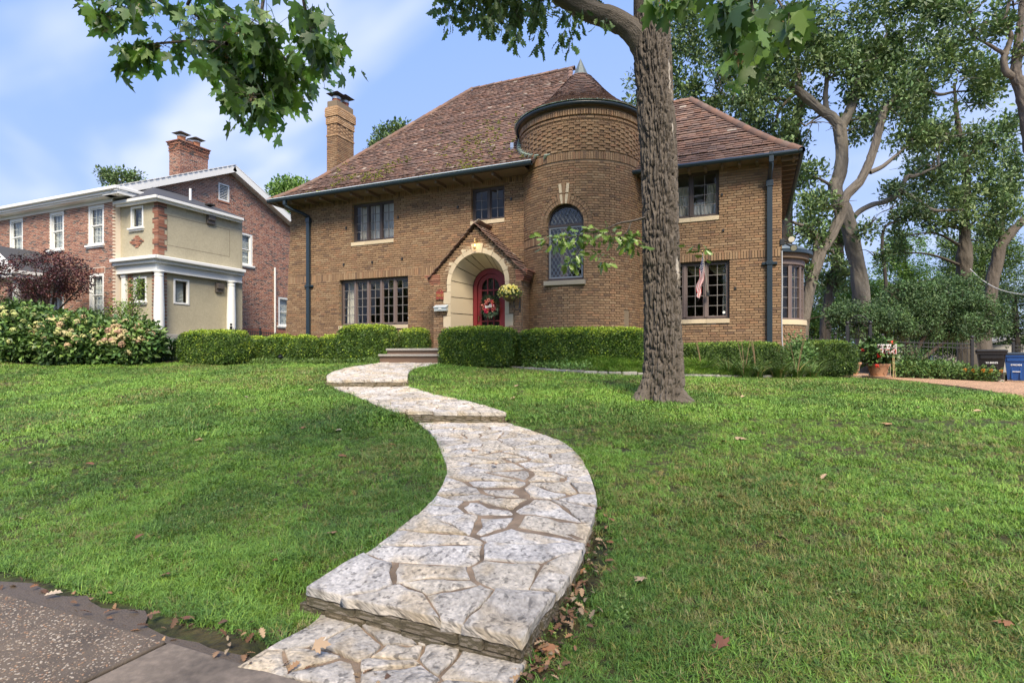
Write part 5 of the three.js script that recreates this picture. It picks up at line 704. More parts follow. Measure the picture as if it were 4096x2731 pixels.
// clipped hedge: a rounded block, leaf clusters all over its skin, fresh shoots on its top
function hedge(label, x0, x1, z0, z1, y1, o = {}) {
  const cx = (x0 + x1) / 2, cz = (z0 + z1) / 2, y0 = ground(cx, cz) - 0.05, hx = (x1 - x0) / 2, hz = Math.abs(z1 - z0) / 2, hy = (y1 - y0) / 2, cy = (y0 + y1) / 2, e = o.e ?? 5;
  const t = thing(o.name ?? 'box_hedge', label, 'hedge', [cx, y0, cz], o.group); reseed(Math.round(1000 + x0 * 37 + z0 * 91));
  const sup = (d) => 1 / Math.pow(Math.abs(d.x / hx) ** e + Math.abs(d.y / hy) ** e + Math.abs(d.z / hz) ** e, 1 / e);
  const bump = (p) => 1 + 0.10 * (fbm(p.x * 2.2 + cx, p.y * 2.2, p.z * 2.2 + cz, 3) - 0.5);
  const core = new THREE.IcosahedronGeometry(1, 5), p = core.attributes.position; for (let i = 0; i < p.count; i++) { const d = V(p.getX(i), p.getY(i), p.getZ(i)), r = sup(d); d.multiplyScalar(r * 0.90); const k = bump(d); p.setXYZ(i, d.x * k, d.y * k + hy, d.z * k); } core.computeVertexNormals();
  mesh('twiggy_core', core, MAT.hedgeCore ??= mat(0.08, 0.14, 0.03, 1), t);
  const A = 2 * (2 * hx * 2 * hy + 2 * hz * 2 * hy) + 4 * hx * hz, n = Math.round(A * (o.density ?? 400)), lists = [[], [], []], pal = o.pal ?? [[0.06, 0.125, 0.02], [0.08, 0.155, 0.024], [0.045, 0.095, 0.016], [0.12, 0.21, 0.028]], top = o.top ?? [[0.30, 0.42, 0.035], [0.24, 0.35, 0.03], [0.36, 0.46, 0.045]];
  for (let i = 0; i < n; i++) { // points on the box, drawn to the rounded skin
    let a = rnd() * (4 * hx * hy * 2 + 4 * hz * hy * 2 + 4 * hx * hz), d; if ((a -= 8 * hx * hy) < 0) d = V(rr(-hx, hx), rr(-hy, hy), hz * (rnd() < 0.7 ? 1 : -1)); else if ((a -= 8 * hz * hy) < 0) d = V(hx * (rnd() < 0.5 ? -1 : 1), rr(-hy, hy), rr(-hz, hz)); else d = V(rr(-hx, hx), hy, rr(-hz, hz));
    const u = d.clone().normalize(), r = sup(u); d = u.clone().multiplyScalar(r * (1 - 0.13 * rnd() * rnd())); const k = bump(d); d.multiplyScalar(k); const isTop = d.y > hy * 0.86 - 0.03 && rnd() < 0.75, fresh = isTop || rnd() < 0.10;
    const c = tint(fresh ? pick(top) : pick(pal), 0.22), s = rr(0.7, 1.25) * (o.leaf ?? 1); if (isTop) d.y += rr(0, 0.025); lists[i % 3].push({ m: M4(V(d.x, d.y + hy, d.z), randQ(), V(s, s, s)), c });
  }
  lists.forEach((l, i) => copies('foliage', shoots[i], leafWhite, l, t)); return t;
}
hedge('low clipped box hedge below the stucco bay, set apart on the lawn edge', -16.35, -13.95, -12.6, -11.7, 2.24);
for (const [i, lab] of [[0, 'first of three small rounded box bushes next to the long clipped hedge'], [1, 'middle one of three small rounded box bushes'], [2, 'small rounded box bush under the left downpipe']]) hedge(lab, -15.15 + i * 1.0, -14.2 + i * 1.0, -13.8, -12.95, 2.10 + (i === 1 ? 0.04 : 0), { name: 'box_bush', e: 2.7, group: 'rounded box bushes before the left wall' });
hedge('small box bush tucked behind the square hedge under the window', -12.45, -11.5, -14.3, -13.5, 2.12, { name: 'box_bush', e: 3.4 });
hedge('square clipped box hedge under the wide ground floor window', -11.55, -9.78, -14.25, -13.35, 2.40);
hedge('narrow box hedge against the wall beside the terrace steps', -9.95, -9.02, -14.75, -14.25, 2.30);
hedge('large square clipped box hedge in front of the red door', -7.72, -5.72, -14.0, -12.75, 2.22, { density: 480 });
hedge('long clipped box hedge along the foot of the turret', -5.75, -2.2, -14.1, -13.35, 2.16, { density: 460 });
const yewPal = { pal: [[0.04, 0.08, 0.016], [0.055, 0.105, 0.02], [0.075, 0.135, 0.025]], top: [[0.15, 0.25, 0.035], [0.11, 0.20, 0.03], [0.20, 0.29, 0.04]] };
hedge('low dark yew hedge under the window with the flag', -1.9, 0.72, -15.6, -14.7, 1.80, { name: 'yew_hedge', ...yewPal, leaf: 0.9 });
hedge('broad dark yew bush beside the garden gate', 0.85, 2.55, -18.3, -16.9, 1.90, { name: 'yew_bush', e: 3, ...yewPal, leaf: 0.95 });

// ---------------------------------------------------------------- generic shrub: stems and a cloud of leaf clusters
function shrub(t, c, r, n, geos, pal, o = {}) { // c centre, r radii, relative to the thing
  const lists = geos.map(() => []), off = rnd() * 50; for (let i = 0, k = 0; i < n && k < n * 6; k++) { const d = V(gauss(), gauss(), gauss()).normalize(), q = Math.pow(rnd(), o.fill ?? 0.45), p = V(c.x + d.x * r.x * q, c.y + d.y * r.y * q, c.z + d.z * r.z * q); if (fbm(p.x * (o.f ?? 1.6) + off, p.y * (o.f ?? 1.6), p.z * (o.f ?? 1.6), 2) < (o.gap ?? 0.36)) continue; if (o.floor !== undefined && p.y < o.floor) continue; const s = rr(0.7, 1.3); lists[i % geos.length].push({ m: M4(p, randQ(), V(s, s, s)), c: tint(pick(pal), 0.3) }); i++; }
  lists.forEach((l, i) => l.length && copies('foliage', geos[i], o.mat ?? leafWhite, l, t));
}
const broad = [1, 2].map((s) => clusterGeo(8, 0.16, 0.15, 0.085, 910 + s)), fineC = [1, 2].map((s) => clusterGeo(10, 0.14, 0.075, 0.04, 920 + s)), twigM = mat(0.09, 0.065, 0.045, 0.9);
// hydrangeas with their flower heads
{
  reseed(1200); const fm = [[0.60, 0.60, 0.24], [0.58, 0.50, 0.25], [0.56, 0.40, 0.22], [0.52, 0.33, 0.22], [0.52, 0.56, 0.20]].map(([r, g, b]) => leafMat(r, g, b, 0.2, 0.8));
  const headG = [1, 2, 3].map((s) => { reseed(1210 + s); const pos = []; for (let i = 0; i < 60; i++) { const d = V(gauss(), gauss() + 0.3, gauss()).normalize(), p = V(d.x * 0.085, d.y * 0.075, d.z * 0.085); const q = new THREE.Quaternion().setFromUnitVectors(V(0, 1, 0), d.clone().add(V(gauss(), gauss(), gauss()).multiplyScalar(0.3)).normalize()); for (let k = 0; k < 4; k++) leafTri(pos, 0.024, 0.022, p, q.clone().multiply(qE(0, k * 1.571, 0)), 0.1); } return fromPos(pos); });
  const spots = [[[-20.5, -9.85], [1.35, 0.95, 1.0], 'pale green hydrangea bush at the far left end of the row', 0, 26], [[-18.8, -10.35], [1.25, 0.85, 0.95], 'hydrangea bush with cream and peach flower heads in the row middle', 1, 44], [[-17.45, -11.0], [1.15, 0.72, 0.85], 'low hydrangea bush with pinkish flower heads next to the drooping green perennial', 2, 46]];
  for (const [[x, z], r, label, kind, heads] of spots) {
    const y = ground(x, z), t = thing('hydrangea', label, 'shrub', [x, y, z], 'hydrangeas along the lawn'); shrub(t, V(0, r[1] * 0.75, 0), V(...r), 1500, broad, [[0.075, 0.15, 0.035], [0.10, 0.19, 0.04], [0.055, 0.11, 0.028], [0.13, 0.22, 0.045]], { gap: 0.3, floor: 0.02, fill: 0.4 });
    for (let i = 0; i < 14; i++) { const a = rnd() * 6.28; mesh('stem', limb([V(rr(-0.2, 0.2), 0, rr(-0.2, 0.2)), V(Math.cos(a) * 0.4 * r[0], r[1] * 0.7, Math.sin(a) * 0.4 * r[2]), V(Math.cos(a) * 0.8 * r[0], r[1] * 1.3, Math.sin(a) * 0.8 * r[2])], [0.014, 0.01, 0.006], 5, 3), twigM, t); }
    for (let i = 0; i < heads; i++) { const d = V(gauss(), Math.abs(gauss()) * 0.55 + rr(-0.25, 0.35), Math.abs(gauss()) + 0.25).normalize(); d.applyAxisAngle(Y1, 0.55); const o = mesh('flower_head', pick(headG), kind === 0 ? pick([fm[0], fm[4]]) : kind === 1 ? pick([fm[0], fm[1], fm[4], fm[2]]) : pick([fm[1], fm[2], fm[1], fm[3], fm[0]]), t); o.position.set(d.x * r[0] * 1.0, r[1] * 0.75 + d.y * r[1] * 1.06, d.z * r[2] * 1.04); if (o.position.y < 0.12) o.position.y = rr(0.15, 0.5); o.rotation.set(rr(-0.5, 0.5), rnd() * 6, rr(-0.5, 0.5)); const s = rr(0.65, 1.15); o.scale.set(s, s * rr(0.9, 1.2), s); }
  }
}
const blade = (pos, base, dir, L, W, droop, n = 4) => { const side = V(-dir.z, 0, dir.x).multiplyScalar(W / 2); let pl, pr2; for (let i = 0; i <= n; i++) { const u = i / n, w = 1 - Math.pow(u, 2.2), p = base.clone().add(V(dir.x * L * u * (0.25 + droop * u), L * (u - droop * 0.75 * u * u), dir.z * L * u * (0.25 + droop * u))), l = p.clone().addScaledVector(side, w), r = p.clone().addScaledVector(side, -w); if (i) { pos.push(pl.x, pl.y, pl.z, pr2.x, pr2.y, pr2.z, l.x, l.y, l.z); if (i < n) pos.push(pr2.x, pr2.y, pr2.z, r.x, r.y, r.z, l.x, l.y, l.z); } pl = l; pr2 = r; } };
// drooping green perennials, hosta-like, by the bay
{
  reseed(1300); for (const [x, z, s, lab] of [[-16.75, -11.9, 1, 'drooping green perennial beside the pinkish hydrangea'], [-16.3, -12.8, 0.9, 'drooping green perennial behind the clipped hedge end']]) { const t = thing('perennial', lab, 'plant', [x, ground(x, z), z]); const pos = []; for (let i = 0; i < 240; i++) { const a = rnd() * 6.28, d = V(Math.cos(a), 0, Math.sin(a)); blade(pos, V(d.x * rnd() * 0.35, rr(0.0, 0.55), d.z * rnd() * 0.35), d, rr(0.35, 0.75) * s, rr(0.03, 0.05), rr(0.6, 1.1)); } mesh('leaves', fromPos(pos), leafMat(0.05, 0.115, 0.03, 0.3), t); }
}
// young sapling against the bay and the purple-leaved tree
function traced(t, base, list, m, n = 6) { for (const [pts, r] of list) mesh('branch', limb(pts.map((p) => V(p[0], p[1], p[2]).sub(base)), r, n, 4), m, t); }
{
  reseed(1400); const b = V(-19.6, ground(-19.6, -12.6), -12.6), t = thing('sapling', 'thin young sapling with bright green leaves before the stucco bay', 'plant', b);
  mesh('stem', limb([V(0, 0, 0), V(0.15, 0.9, 0.1), V(0.05, 1.7, 0.05), V(0.35, 2.3, 0)], [0.03, 0.025, 0.018, 0.008], 6, 4), twigM, t); mesh('stem', limb([V(0, 0.1, 0), V(-0.35, 0.9, 0.1), V(-0.7, 1.6, 0.1)], [0.02, 0.015, 0.007], 6, 4), twigM, t);
  const g = fineC, pal = [[0.13, 0.21, 0.03], [0.10, 0.18, 0.03], [0.17, 0.25, 0.035]]; for (const [c, r, n] of [[V(0.15, 2.0, 0), V(0.35, 0.45, 0.3), 40], [V(0.0, 1.3, 0.05), V(0.5, 0.5, 0.4), 55], [V(-0.6, 1.4, 0.1), V(0.45, 0.35, 0.3), 40], [V(0.1, 0.6, 0.1), V(0.5, 0.4, 0.4), 40]]) shrub(t, c, r, n, g, pal, { gap: 0.2 });
}
{
  reseed(1500); const b = V(-24.6, 2.2, -12.6); b.y = ground(b.x, b.z); const t = thing('purple_leaf_tree', 'small spreading tree with dark purple leaves before the brick wall', 'tree', b);
  const trunkM = mat(0.075, 0.055, 0.045, 0.95); mesh('trunk', limb([V(0.1, -0.1, 0), V(0.0, 0.6, 0), V(-0.25, 1.3, 0), V(-0.5, 1.9, 0)], [0.11, 0.09, 0.07, 0.05], 8, 4, 0.15), trunkM, t);
  for (const [dx, h, dz] of [[1.5, 2.6, 0.3], [1.9, 2.1, -0.2], [0.7, 2.9, 0.4], [-0.7, 3.0, 0.1], [-1.6, 2.5, 0.3], [-2.1, 2.0, -0.1], [0.2, 2.9, -0.6], [1.0, 2.2, 0.8], [-1.0, 2.2, 0.8]]) { mesh('branch', limb([V(0, 0.5, 0), V(dx * 0.4, h * 0.55, dz * 0.4), V(dx * 0.75, h * 0.8, dz), V(dx * 1.1, h * 0.95, dz)], [0.05, 0.035, 0.022, 0.008], 6, 4), trunkM, t); }
  const g = [1, 2].map((s) => clusterGeo(9, 0.15, 0.085, 0.05, 930 + s)); shrub(t, V(0, 2.25, 0.1), V(2.35, 0.95, 1.2), 900, g, [[0.055, 0.016, 0.022], [0.08, 0.022, 0.028], [0.035, 0.013, 0.018], [0.12, 0.035, 0.03], [0.05, 0.035, 0.02]], { gap: 0.44, f: 1.3, fill: 0.5 });
  const u = thing('evergreen_shrub', 'low green shrub under the purple leaved tree', 'shrub', [-23.2, ground(-23.2, -13.2), -13.2]); shrub(u, V(0, 0.55, 0), V(1.1, 0.6, 0.5), 420, fineC, [[0.05, 0.10, 0.02], [0.08, 0.15, 0.03], [0.035, 0.07, 0.018]], { gap: 0.15, floor: 0 });
  const u2 = thing('evergreen_shrub', 'dark leafy shrub at the far left behind the hydrangeas', 'shrub', [-27.5, ground(-27.5, -12), -12]); shrub(u2, V(0, 0.9, 0), V(1.6, 1.0, 0.8), 600, fineC, [[0.05, 0.085, 0.025], [0.06, 0.05, 0.03], [0.035, 0.06, 0.018]], { gap: 0.2, floor: 0 });
}
// ---------------------------------------------------------------- the bed before the turret: stone edging, ground cover, daylilies
const edgePts = [[1165, 846], [1240, 851], [1355, 859], [1480, 862], [1600, 866], [1700, 868], [1790, 868], [1850, 866], [1905, 863]].map(([x, y]) => dG(x, y));
const edgeC2 = new THREE.CatmullRomCurve3(edgePts);
const bedPoly = [...edgeC2.getSpacedPoints(30).map((p) => [p.x, p.z]), [2.5, -20], [0.7, -16.0], [-3, -16], [-6, -14.2], [-5.75, -13.4]];
const leftBed = [[-9.9, -12.95], [-11, -13.05], [-13.2, -12.55], [-14.0, -12.3], [-14, -15], [-9.0, -15]];
const hydBed = [[-22.5, -9.1], [-19.6, -9.3], [-18.4, -9.8], [-17.5, -10.4], [-16.6, -11.2], [-16.0, -11.7], [-13.8, -12.3], [-14, -15], [-26, -15], [-30, -9]];
const inBed = (x, z) => inPoly(bedPoly, x, z) || inPoly(leftBed, x, z) || inPoly(hydBed, x, z);
{
  reseed(1600); const unit = new RoundedBoxGeometry(1, 1, 1, 1, 0.14), em = [[0.34, 0.33, 0.30], [0.42, 0.40, 0.36], [0.27, 0.26, 0.24]].map(([r, g, b]) => mat(r, g, b, 0.9, { bumpMap: rep(fineTex, 2), bumpScale: 0.01 })), t = new THREE.Group(); t.name = numbered('bed_edging'); scene.add(t); tag(t, 'curved row of flat grey edging stones along the planted bed', 'edging');
  const L = edgeC2.getLength(); let s = 0; while (s < L) { const l = rr(0.22, 0.5), p = edgeC2.getPointAt(Math.min(1, (s + l / 2) / L)), d = edgeC2.getTangentAt(Math.min(1, (s + l / 2) / L)); const o = mesh('edging_stone', unit, pick(em), t); o.position.set(p.x, ground(p.x, p.z) + 0.02, p.z); o.rotation.set(rr(-0.06, 0.06), Math.atan2(-d.z, d.x), rr(-0.05, 0.05)); o.scale.set(l - 0.02, rr(0.08, 0.11), rr(0.13, 0.2)); s += l; }
  // the soil is banked up from the stones to the hedge
  const eS = edgeC2.getSpacedPoints(60), bedH = (x, z) => { let d = 9; for (const p of eS) d = Math.min(d, Math.hypot(p.x - x, p.z - z)); return ground(x, z) + 0.26 * smooth(0.05, 1.0, d) * (1 - smooth(-1.5, 1.5, x)); };
  const bank = grid(60, 10, (u, v) => { const p = eS[Math.round(u * 60)], x = lerp(p.x, p.x * 0.9 - 0.4, v), z = lerp(p.z, Math.min(p.z - 0.9, -14.1), v); return [x, bedH(x, z) + 0.008, z, x, z]; }); struct('planting_bed', bank, mat(0.12, 0.10, 0.06, 1));
  // ground cover as arching tufts
  const tuft = [1, 2, 3].map((k) => { reseed(1610 + k); const pos = []; for (let i = 0; i < 26; i++) { const a = rnd() * 6.28, d = V(Math.cos(a), 0, Math.sin(a)); blade(pos, V(d.x * rnd() * 0.06, 0, d.z * rnd() * 0.06), d, rr(0.16, 0.3), 0.008, rr(0.5, 1.0), 3); } return fromPos(pos); }), lists = [[], [], []], weeds = [];
  reseed(1620); for (let i = 0; i < 8200; i++) { const x = rr(-6, 2.3), z = rr(-19, -11.9); if (!inPoly(bedPoly, x, z) || (x > -5.8 && x < -2.1 && z < -13.4) || (x > -2 && x < 0.8 && z < -14.6)) continue; const s = rr(0.7, 1.2), m = M4(V(x, ground(x, z) + 0.01, z), qE(rr(-0.2, 0.2), rnd() * 6.28, rr(-0.2, 0.2)), V(s, s, s)); m.elements[13] = bedH(x, z) + 0.01; const w = fbm(x * 0.8 + 4, z * 0.8, 3, 2); if (w < 0.40) weeds.push({ m: M4(V(x, bedH(x, z) + 0.06, z), randQ(), V(0.8, 0.8, 0.8)), c: tint([0.12, 0.23, 0.05]) }); else lists[i % 3].push({ m, c: tint(pick([[0.20, 0.34, 0.05], [0.25, 0.38, 0.06], [0.15, 0.27, 0.045]]), 0.2) }); }
  for (let i = 0; i < 900; i++) { const x = rr(-14, -9.4), z = rr(-13.6, -12.2); if (!inPoly(leftBed, x, z) || (x > -11.6 && x < -9.7 && z < -13.3)) continue; (rnd() < 0.5 ? weeds : lists[i % 3]).push({ m: M4(V(x, ground(x, z) + 0.03, z), randQ(), V(0.8, 0.8, 0.8)), c: tint([0.11, 0.19, 0.04]) }); }
  lists.forEach((l, i) => tag(copies('ground_cover', tuft[i], leafWhite, l), ['arching grassy ground cover in the bed before the turret', 'lighter grassy ground cover filling the planted bed', 'grass-like ground cover between the stones and the hedge'][i], 'ground cover'));
  tag(copies('weeds', fineC[0], leafWhite, weeds), 'small leafy weeds among the ground cover', 'weeds');
  // daylilies
  reseed(1630); const spots = [[-1.15, -14.35], [-0.55, -14.2], [0.05, -14.3], [0.55, -14.75], [0.95, -15.3], [1.35, -16.1], [-0.2, -14.0]]; spots.forEach(([x, z], k) => { const t = thing('daylily', 'clump of arching strap-leaved daylilies before the yew hedge', 'plant', [x, ground(x, z), z], 'daylily clumps'); const pos = [], dry = []; for (let i = 0; i < 95; i++) { const a = rnd() * 6.28, d = V(Math.cos(a), 0, Math.sin(a)); blade(i % 9 ? pos : dry, V(d.x * rnd() * 0.16, 0, d.z * rnd() * 0.16), d, rr(0.5, 0.95), rr(0.018, 0.03), rr(0.45, 1.0), 5); } mesh('leaves', fromPos(pos), leafMat(0.13, 0.23, 0.04, 0.35), t); mesh('dry_leaves', fromPos(dry), leafMat(0.36, 0.30, 0.10, 0.2), t); if (k % 2 === 0) for (let i = 0; i < 3; i++) { const a = rnd() * 6.28; mesh('flower_stalk', limb([V(0, 0, 0), V(Math.cos(a) * 0.08, 0.5, 0), V(Math.cos(a) * 0.2, rr(0.9, 1.15), Math.sin(a) * 0.1)], [0.007, 0.006, 0.004], 5, 3), mat(0.30, 0.20, 0.11, 0.9), t); } });
  const fern = thing('feathery_plant', 'feathery pale green weed between daylilies and yew bush', 'plant', [1.0, ground(1.0, -16.2), -16.2]); shrub(fern, V(0, 0.5, 0), V(0.4, 0.55, 0.35), 150, fineC, [[0.13, 0.24, 0.07], [0.10, 0.19, 0.05]], { gap: 0.2, floor: 0 });
}
// ================================================================ things on and before the house
const font = await new FontLoader().loadAsync('fonts/droid/droid_serif_bold.typeface.json'), sans = await new FontLoader().loadAsync('fonts/droid/droid_sans_bold.typeface.json');
const text = (s, size, depth, f = font) => { const g = new TextGeometry(s, { font: f, size, depth, curveSegments: 3 }); g.computeBoundingBox(); const b = g.boundingBox; g.translate(-(b.min.x + b.max.x) / 2, -(b.min.y + b.max.y) / 2, 0); return g; };
const brass = mat(0.42, 0.30, 0.12, 0.35, { metalness: 1 });
// house number plaque
{ const t = thing('number_plaque', 'red house number plaque reading 7061 beside the arch', 'sign', [-8.33, 3.27, -14.085]); const P = [[-0.12, -0.14], [-0.05, -0.15], [0, -0.125], [0.05, -0.15], [0.12, -0.14], [0.12, 0.09], [0.08, 0.1], [0.07, 0.13], [0, 0.16], [-0.07, 0.13], [-0.08, 0.1], [-0.12, 0.09]]; mesh('plate', slab(P, 0, 0.025), mat(0.25, 0.045, 0.03, 0.6), t); mesh('number', text('7061', 0.085, 0.012).translate(0, -0.015, 0.025), mat(0.36, 0.20, 0.07, 0.5), t); mesh('crest', merge([new THREE.TorusGeometry(0.035, 0.008, 6, 14, Math.PI).translate(0, 0.09, 0.028), slab([[-0.11, -0.13], [-0.05, -0.14], [0, -0.11], [0.05, -0.14], [0.11, -0.13], [0.11, -0.12], [0.05, -0.128], [0, -0.095], [-0.05, -0.128], [-0.11, -0.12]], 0.025, 0.032)]), brass, t); }
// mailbox
{ const t = thing('mailbox', 'pale grey metal mailbox on the wall beside the arch', 'mailbox', [-8.26, 2.88, -14.09]); const g = slab([[0, -0.08], [0.12, -0.08], [0.13, 0.03], [0.02, 0.09], [0, 0.09]], -0.2, 0.2); g.rotateY(-Math.PI / 2); const m = mat(0.50, 0.56, 0.57, 0.45, { metalness: 0.3 }); mesh('box', g, m, t); mesh('lid', (() => { const l = slab([[0, 0.095], [0.02, 0.1], [0.15, 0.03], [0.15, 0.015], [0.02, 0.085], [0, 0.085]], -0.215, 0.215); l.rotateY(-Math.PI / 2); return l; })(), mat(0.56, 0.62, 0.63, 0.45, { metalness: 0.3 }), t); mesh('label_holder', rbox(-0.05, 0.05, -0.035, 0.005, 0.125, 0.14, 0.004), MAT.white, t); for (const x of [-0.1, 0.1]) mesh('paper_hook', limb([V(x, -0.08, 0.03), V(x, -0.15, 0.04), V(x, -0.17, 0.07), V(x, -0.15, 0.1)], [0.006, 0.006, 0.006, 0.006], 5, 3), brass, t); for (const g2 of t.children) g2.rotation.y += 0; }
// lit wall lantern above the arch
{
  const p = V(-7.15, 4.62, -13.98), t = thing('wall_lantern', 'small lit brass lantern above the stone arch', 'lamp', p);
  mesh('bracket', merge([limb([V(0.02, 0.05, -0.12), V(0.05, 0.12, -0.06), V(0, 0.13, 0)], [0.012, 0.012, 0.012], 6, 4), new THREE.CylinderGeometry(0.045, 0.045, 0.02, 12).rotateX(Math.PI / 2).translate(0.02, 0.03, -0.125)]), brass, t);
  mesh('cap', new THREE.LatheGeometry([[0, 0.19], [0.008, 0.16], [0.014, 0.13], [0.03, 0.11], [0.055, 0.075], [0.05, 0.065]].map(([a, b]) => new THREE.Vector2(a, b)), 16), brass, t); mesh('base', new THREE.LatheGeometry([[0, -0.13], [0.03, -0.125], [0.04, -0.11], [0.038, -0.1]].map(([a, b]) => new THREE.Vector2(a, b)), 16), brass, t);
  mesh('glass', new THREE.CylinderGeometry(0.052, 0.036, 0.165, 16, 1, true).translate(0, -0.018, 0), phys(0.95, 0.9, 0.8, 0.1, { transmission: 1, thickness: 0 }), t);
  mesh('bulb', new THREE.SphereGeometry(0.022, 12, 10).scale(1, 1.5, 1).translate(0, -0.02, 0), new THREE.MeshStandardMaterial({ color: 0x332211, emissive: col(1, 0.62, 0.25), emissiveIntensity: 3 }), t);
  const l = new THREE.PointLight(col(1, 0.68, 0.36), 0.02); l.position.set(0, -0.02, 0); l.castShadow = true; l.name = 'lantern_light'; t.add(l);
}
// wreath on the door
{
  reseed(1700); const t = thing('door_wreath', 'wreath of green leaves with pink and red flowers reading hello', 'wreath', [-7.08, 2.96, -14.84]); const lg = [], lp = []; for (let i = 0; i < 420; i++) { const a = rnd() * 6.283, r = rr(0.17, 0.33), d = V(Math.cos(a), Math.sin(a), rr(-0.1, 0.5)).normalize(); leafTri(i % 3 ? lg : lp, rr(0.07, 0.13), rr(0.02, 0.035), V(Math.cos(a) * r * 0.85, Math.sin(a) * r * 0.85, rr(0.0, 0.06)), new THREE.Quaternion().setFromUnitVectors(V(0, 0, 1), d.add(V(gauss() * 0.5, gauss() * 0.5, rnd() * 0.3)).normalize())); }
  mesh('leaves', fromPos(lg), leafMat(0.03, 0.075, 0.025, 0.2), t); mesh('pale_leaves', fromPos(lp), leafMat(0.11, 0.17, 0.10, 0.2), t); mesh('hoop', new THREE.TorusGeometry(0.2, 0.02, 6, 30), MAT.wood, t);
  const fl = clusterGeo(16, 0.028, 0.035, 0.035, 1701), fmat = [[0.62, 0.05, 0.12], [0.55, 0.02, 0.10], [0.75, 0.20, 0.16], [0.72, 0.28, 0.22], [0.42, 0.01, 0.07], [0.75, 0.30, 0.10]].map(([r, g, b]) => mat(r, g, b, 0.7)); reseed(1702); for (let i = 0; i < 30; i++) { const a = rnd() * 6.283, r = rr(0.10, 0.21), o = mesh('flower', fl, pick(fmat), t); o.position.set(Math.cos(a) * r, Math.sin(a) * r, rr(0.06, 0.10)); o.rotation.set(rnd() * 6, rnd() * 6, 0); const s = rr(0.6, 1.15); o.scale.set(s, s, s); }
  mesh('lettering', text('hello', 0.085, 0.008, font).rotateZ(0.12).translate(0.02, 0, 0.1), MAT.white, t);
}
// hanging basket with yellow petunias on its bracket
{
  reseed(1800); const t = thing('flower_basket', 'bracketed wall basket overflowing with yellow petunias beside the door', 'flower basket', [-6.03, 3.12, -13.85]); mesh('bracket', merge([limb([V(0.12, -0.02, 0), V(0.11, -0.25, -0.02), V(0.14, -0.36, -0.08), V(0.19, -0.34, -0.16), V(0.2, -0.1, -0.22)], [0.012, 0.012, 0.012, 0.012, 0.012], 6, 4), box(0.18, 0.22, -0.42, -0.02, -0.25, -0.235)]), MAT.iron, t); const bowl = new THREE.SphereGeometry(0.2, 20, 8, 0, 6.3, Math.PI / 2, Math.PI / 2); bowl.scale(1, 0.75, 1); mesh('basket', bowl, mat(0.16, 0.11, 0.06, 0.95), t); shrub(t, V(0, 0.1, 0), V(0.3, 0.18, 0.26), 150, [clusterGeo(8, 0.05, 0.05, 0.025, 1801)], [[0.10, 0.17, 0.03], [0.15, 0.22, 0.04]], { gap: 0.1 });
  const pet = (() => { const pos = []; for (let k = 0; k < 5; k++) leafTri(pos, 0.034, 0.036, V(0, 0, 0), qE(-0.35, k * 1.2566, 0), 0.1); return fromPos(pos); })(), ym = [mat(0.80, 0.66, 0.10, 0.7), mat(0.84, 0.76, 0.26, 0.7)]; reseed(1802); for (let i = 0; i < 90; i++) { const d = V(gauss(), gauss() * 0.8 + 0.35, gauss() + 0.6).normalize(), o = mesh('petunia', pet, pick(ym), t); o.position.set(d.x * 0.32, 0.1 + d.y * 0.21, d.z * 0.28); o.quaternion.setFromUnitVectors(Y1, d); }
}
// flag on a leaning pole beside the window
function flagPole(label, pBase, pTop, hang, w, drop) {
  const t = thing('flag', label, 'flag', pBase); const a = V(0, 0, 0), b = pTop.clone().sub(pBase), pole = mesh('pole', rod(a, b, 0.014, 0.012, 8), mat(0.5, 0.46, 0.4, 0.5), t); mesh('bracket', rbox(-0.04, 0.04, -0.09, 0.05, -0.05, 0.01, 0.01), MAT.iron, pole); mesh('knob', new THREE.SphereGeometry(0.03, 10, 8).translate(b.x, b.y, b.z), brass, pole);
  // cloth: hoist along the pole's upper end, folds hanging down; stripes run along the fly
  const N = 13, fold = (u, v) => { const up = b.clone().multiplyScalar(lerp(0.96, 0.5, v)), down = u * drop, s = (u * 3.2 + v * 1.5); return [up.x + hang.x * u * w + 0.03 * Math.sin(s * 4 + v * 5) * u, up.y - down * (1 - 0.25 * v), up.z + hang.z * u * w + 0.045 * Math.sin(s * 5 + v * 8) * Math.min(1, u * 2)]; };
  const strip = (v0, v1, u0, u1) => grid(20, 2, (p, q) => fold(lerp(u0, u1, p), lerp(v0, v1, q))); const red = leafMat(0.46, 0.03, 0.045, 0.3, 0.8), wh = leafMat(0.78, 0.76, 0.74, 0.3, 0.8), blue = leafMat(0.02, 0.035, 0.14, 0.3, 0.8);
  for (let i = 0; i < N; i++) mesh('stripe', strip(i / N, (i + 1) / N, i < 7 ? 0.4 : 0, 1), i % 2 ? wh : red, t); mesh('canton', strip(0, 7 / N, 0, 0.4), blue, t);
  const star = []; for (let r = 0; r < 5; r++) for (let c = 0; c < 6; c++) { const p = fold(0.03 + c * 0.066, 0.04 + r * 0.1); star.push(new THREE.SphereGeometry(0.011, 5, 4).translate(...p)); } mesh('stars', merge(star), wh, t);
  return t;
}
{ const p0 = onZ(2832, 1170, -15.9), p1 = onZ(2810, 1005, -15.2); reseed(1900); flagPole('flag with stars and stripes hanging limp by the right window', p0, p1, V(-0.35, 0, -0.1), 0.45, 1.0); flagPole('flag with stars and stripes on the porch at the left edge', V(-27.2, 3.4, -12.3), V(-27.9, 4.5, -11.4), V(0.55, 0, 0.1), 0.9, 0.9); }
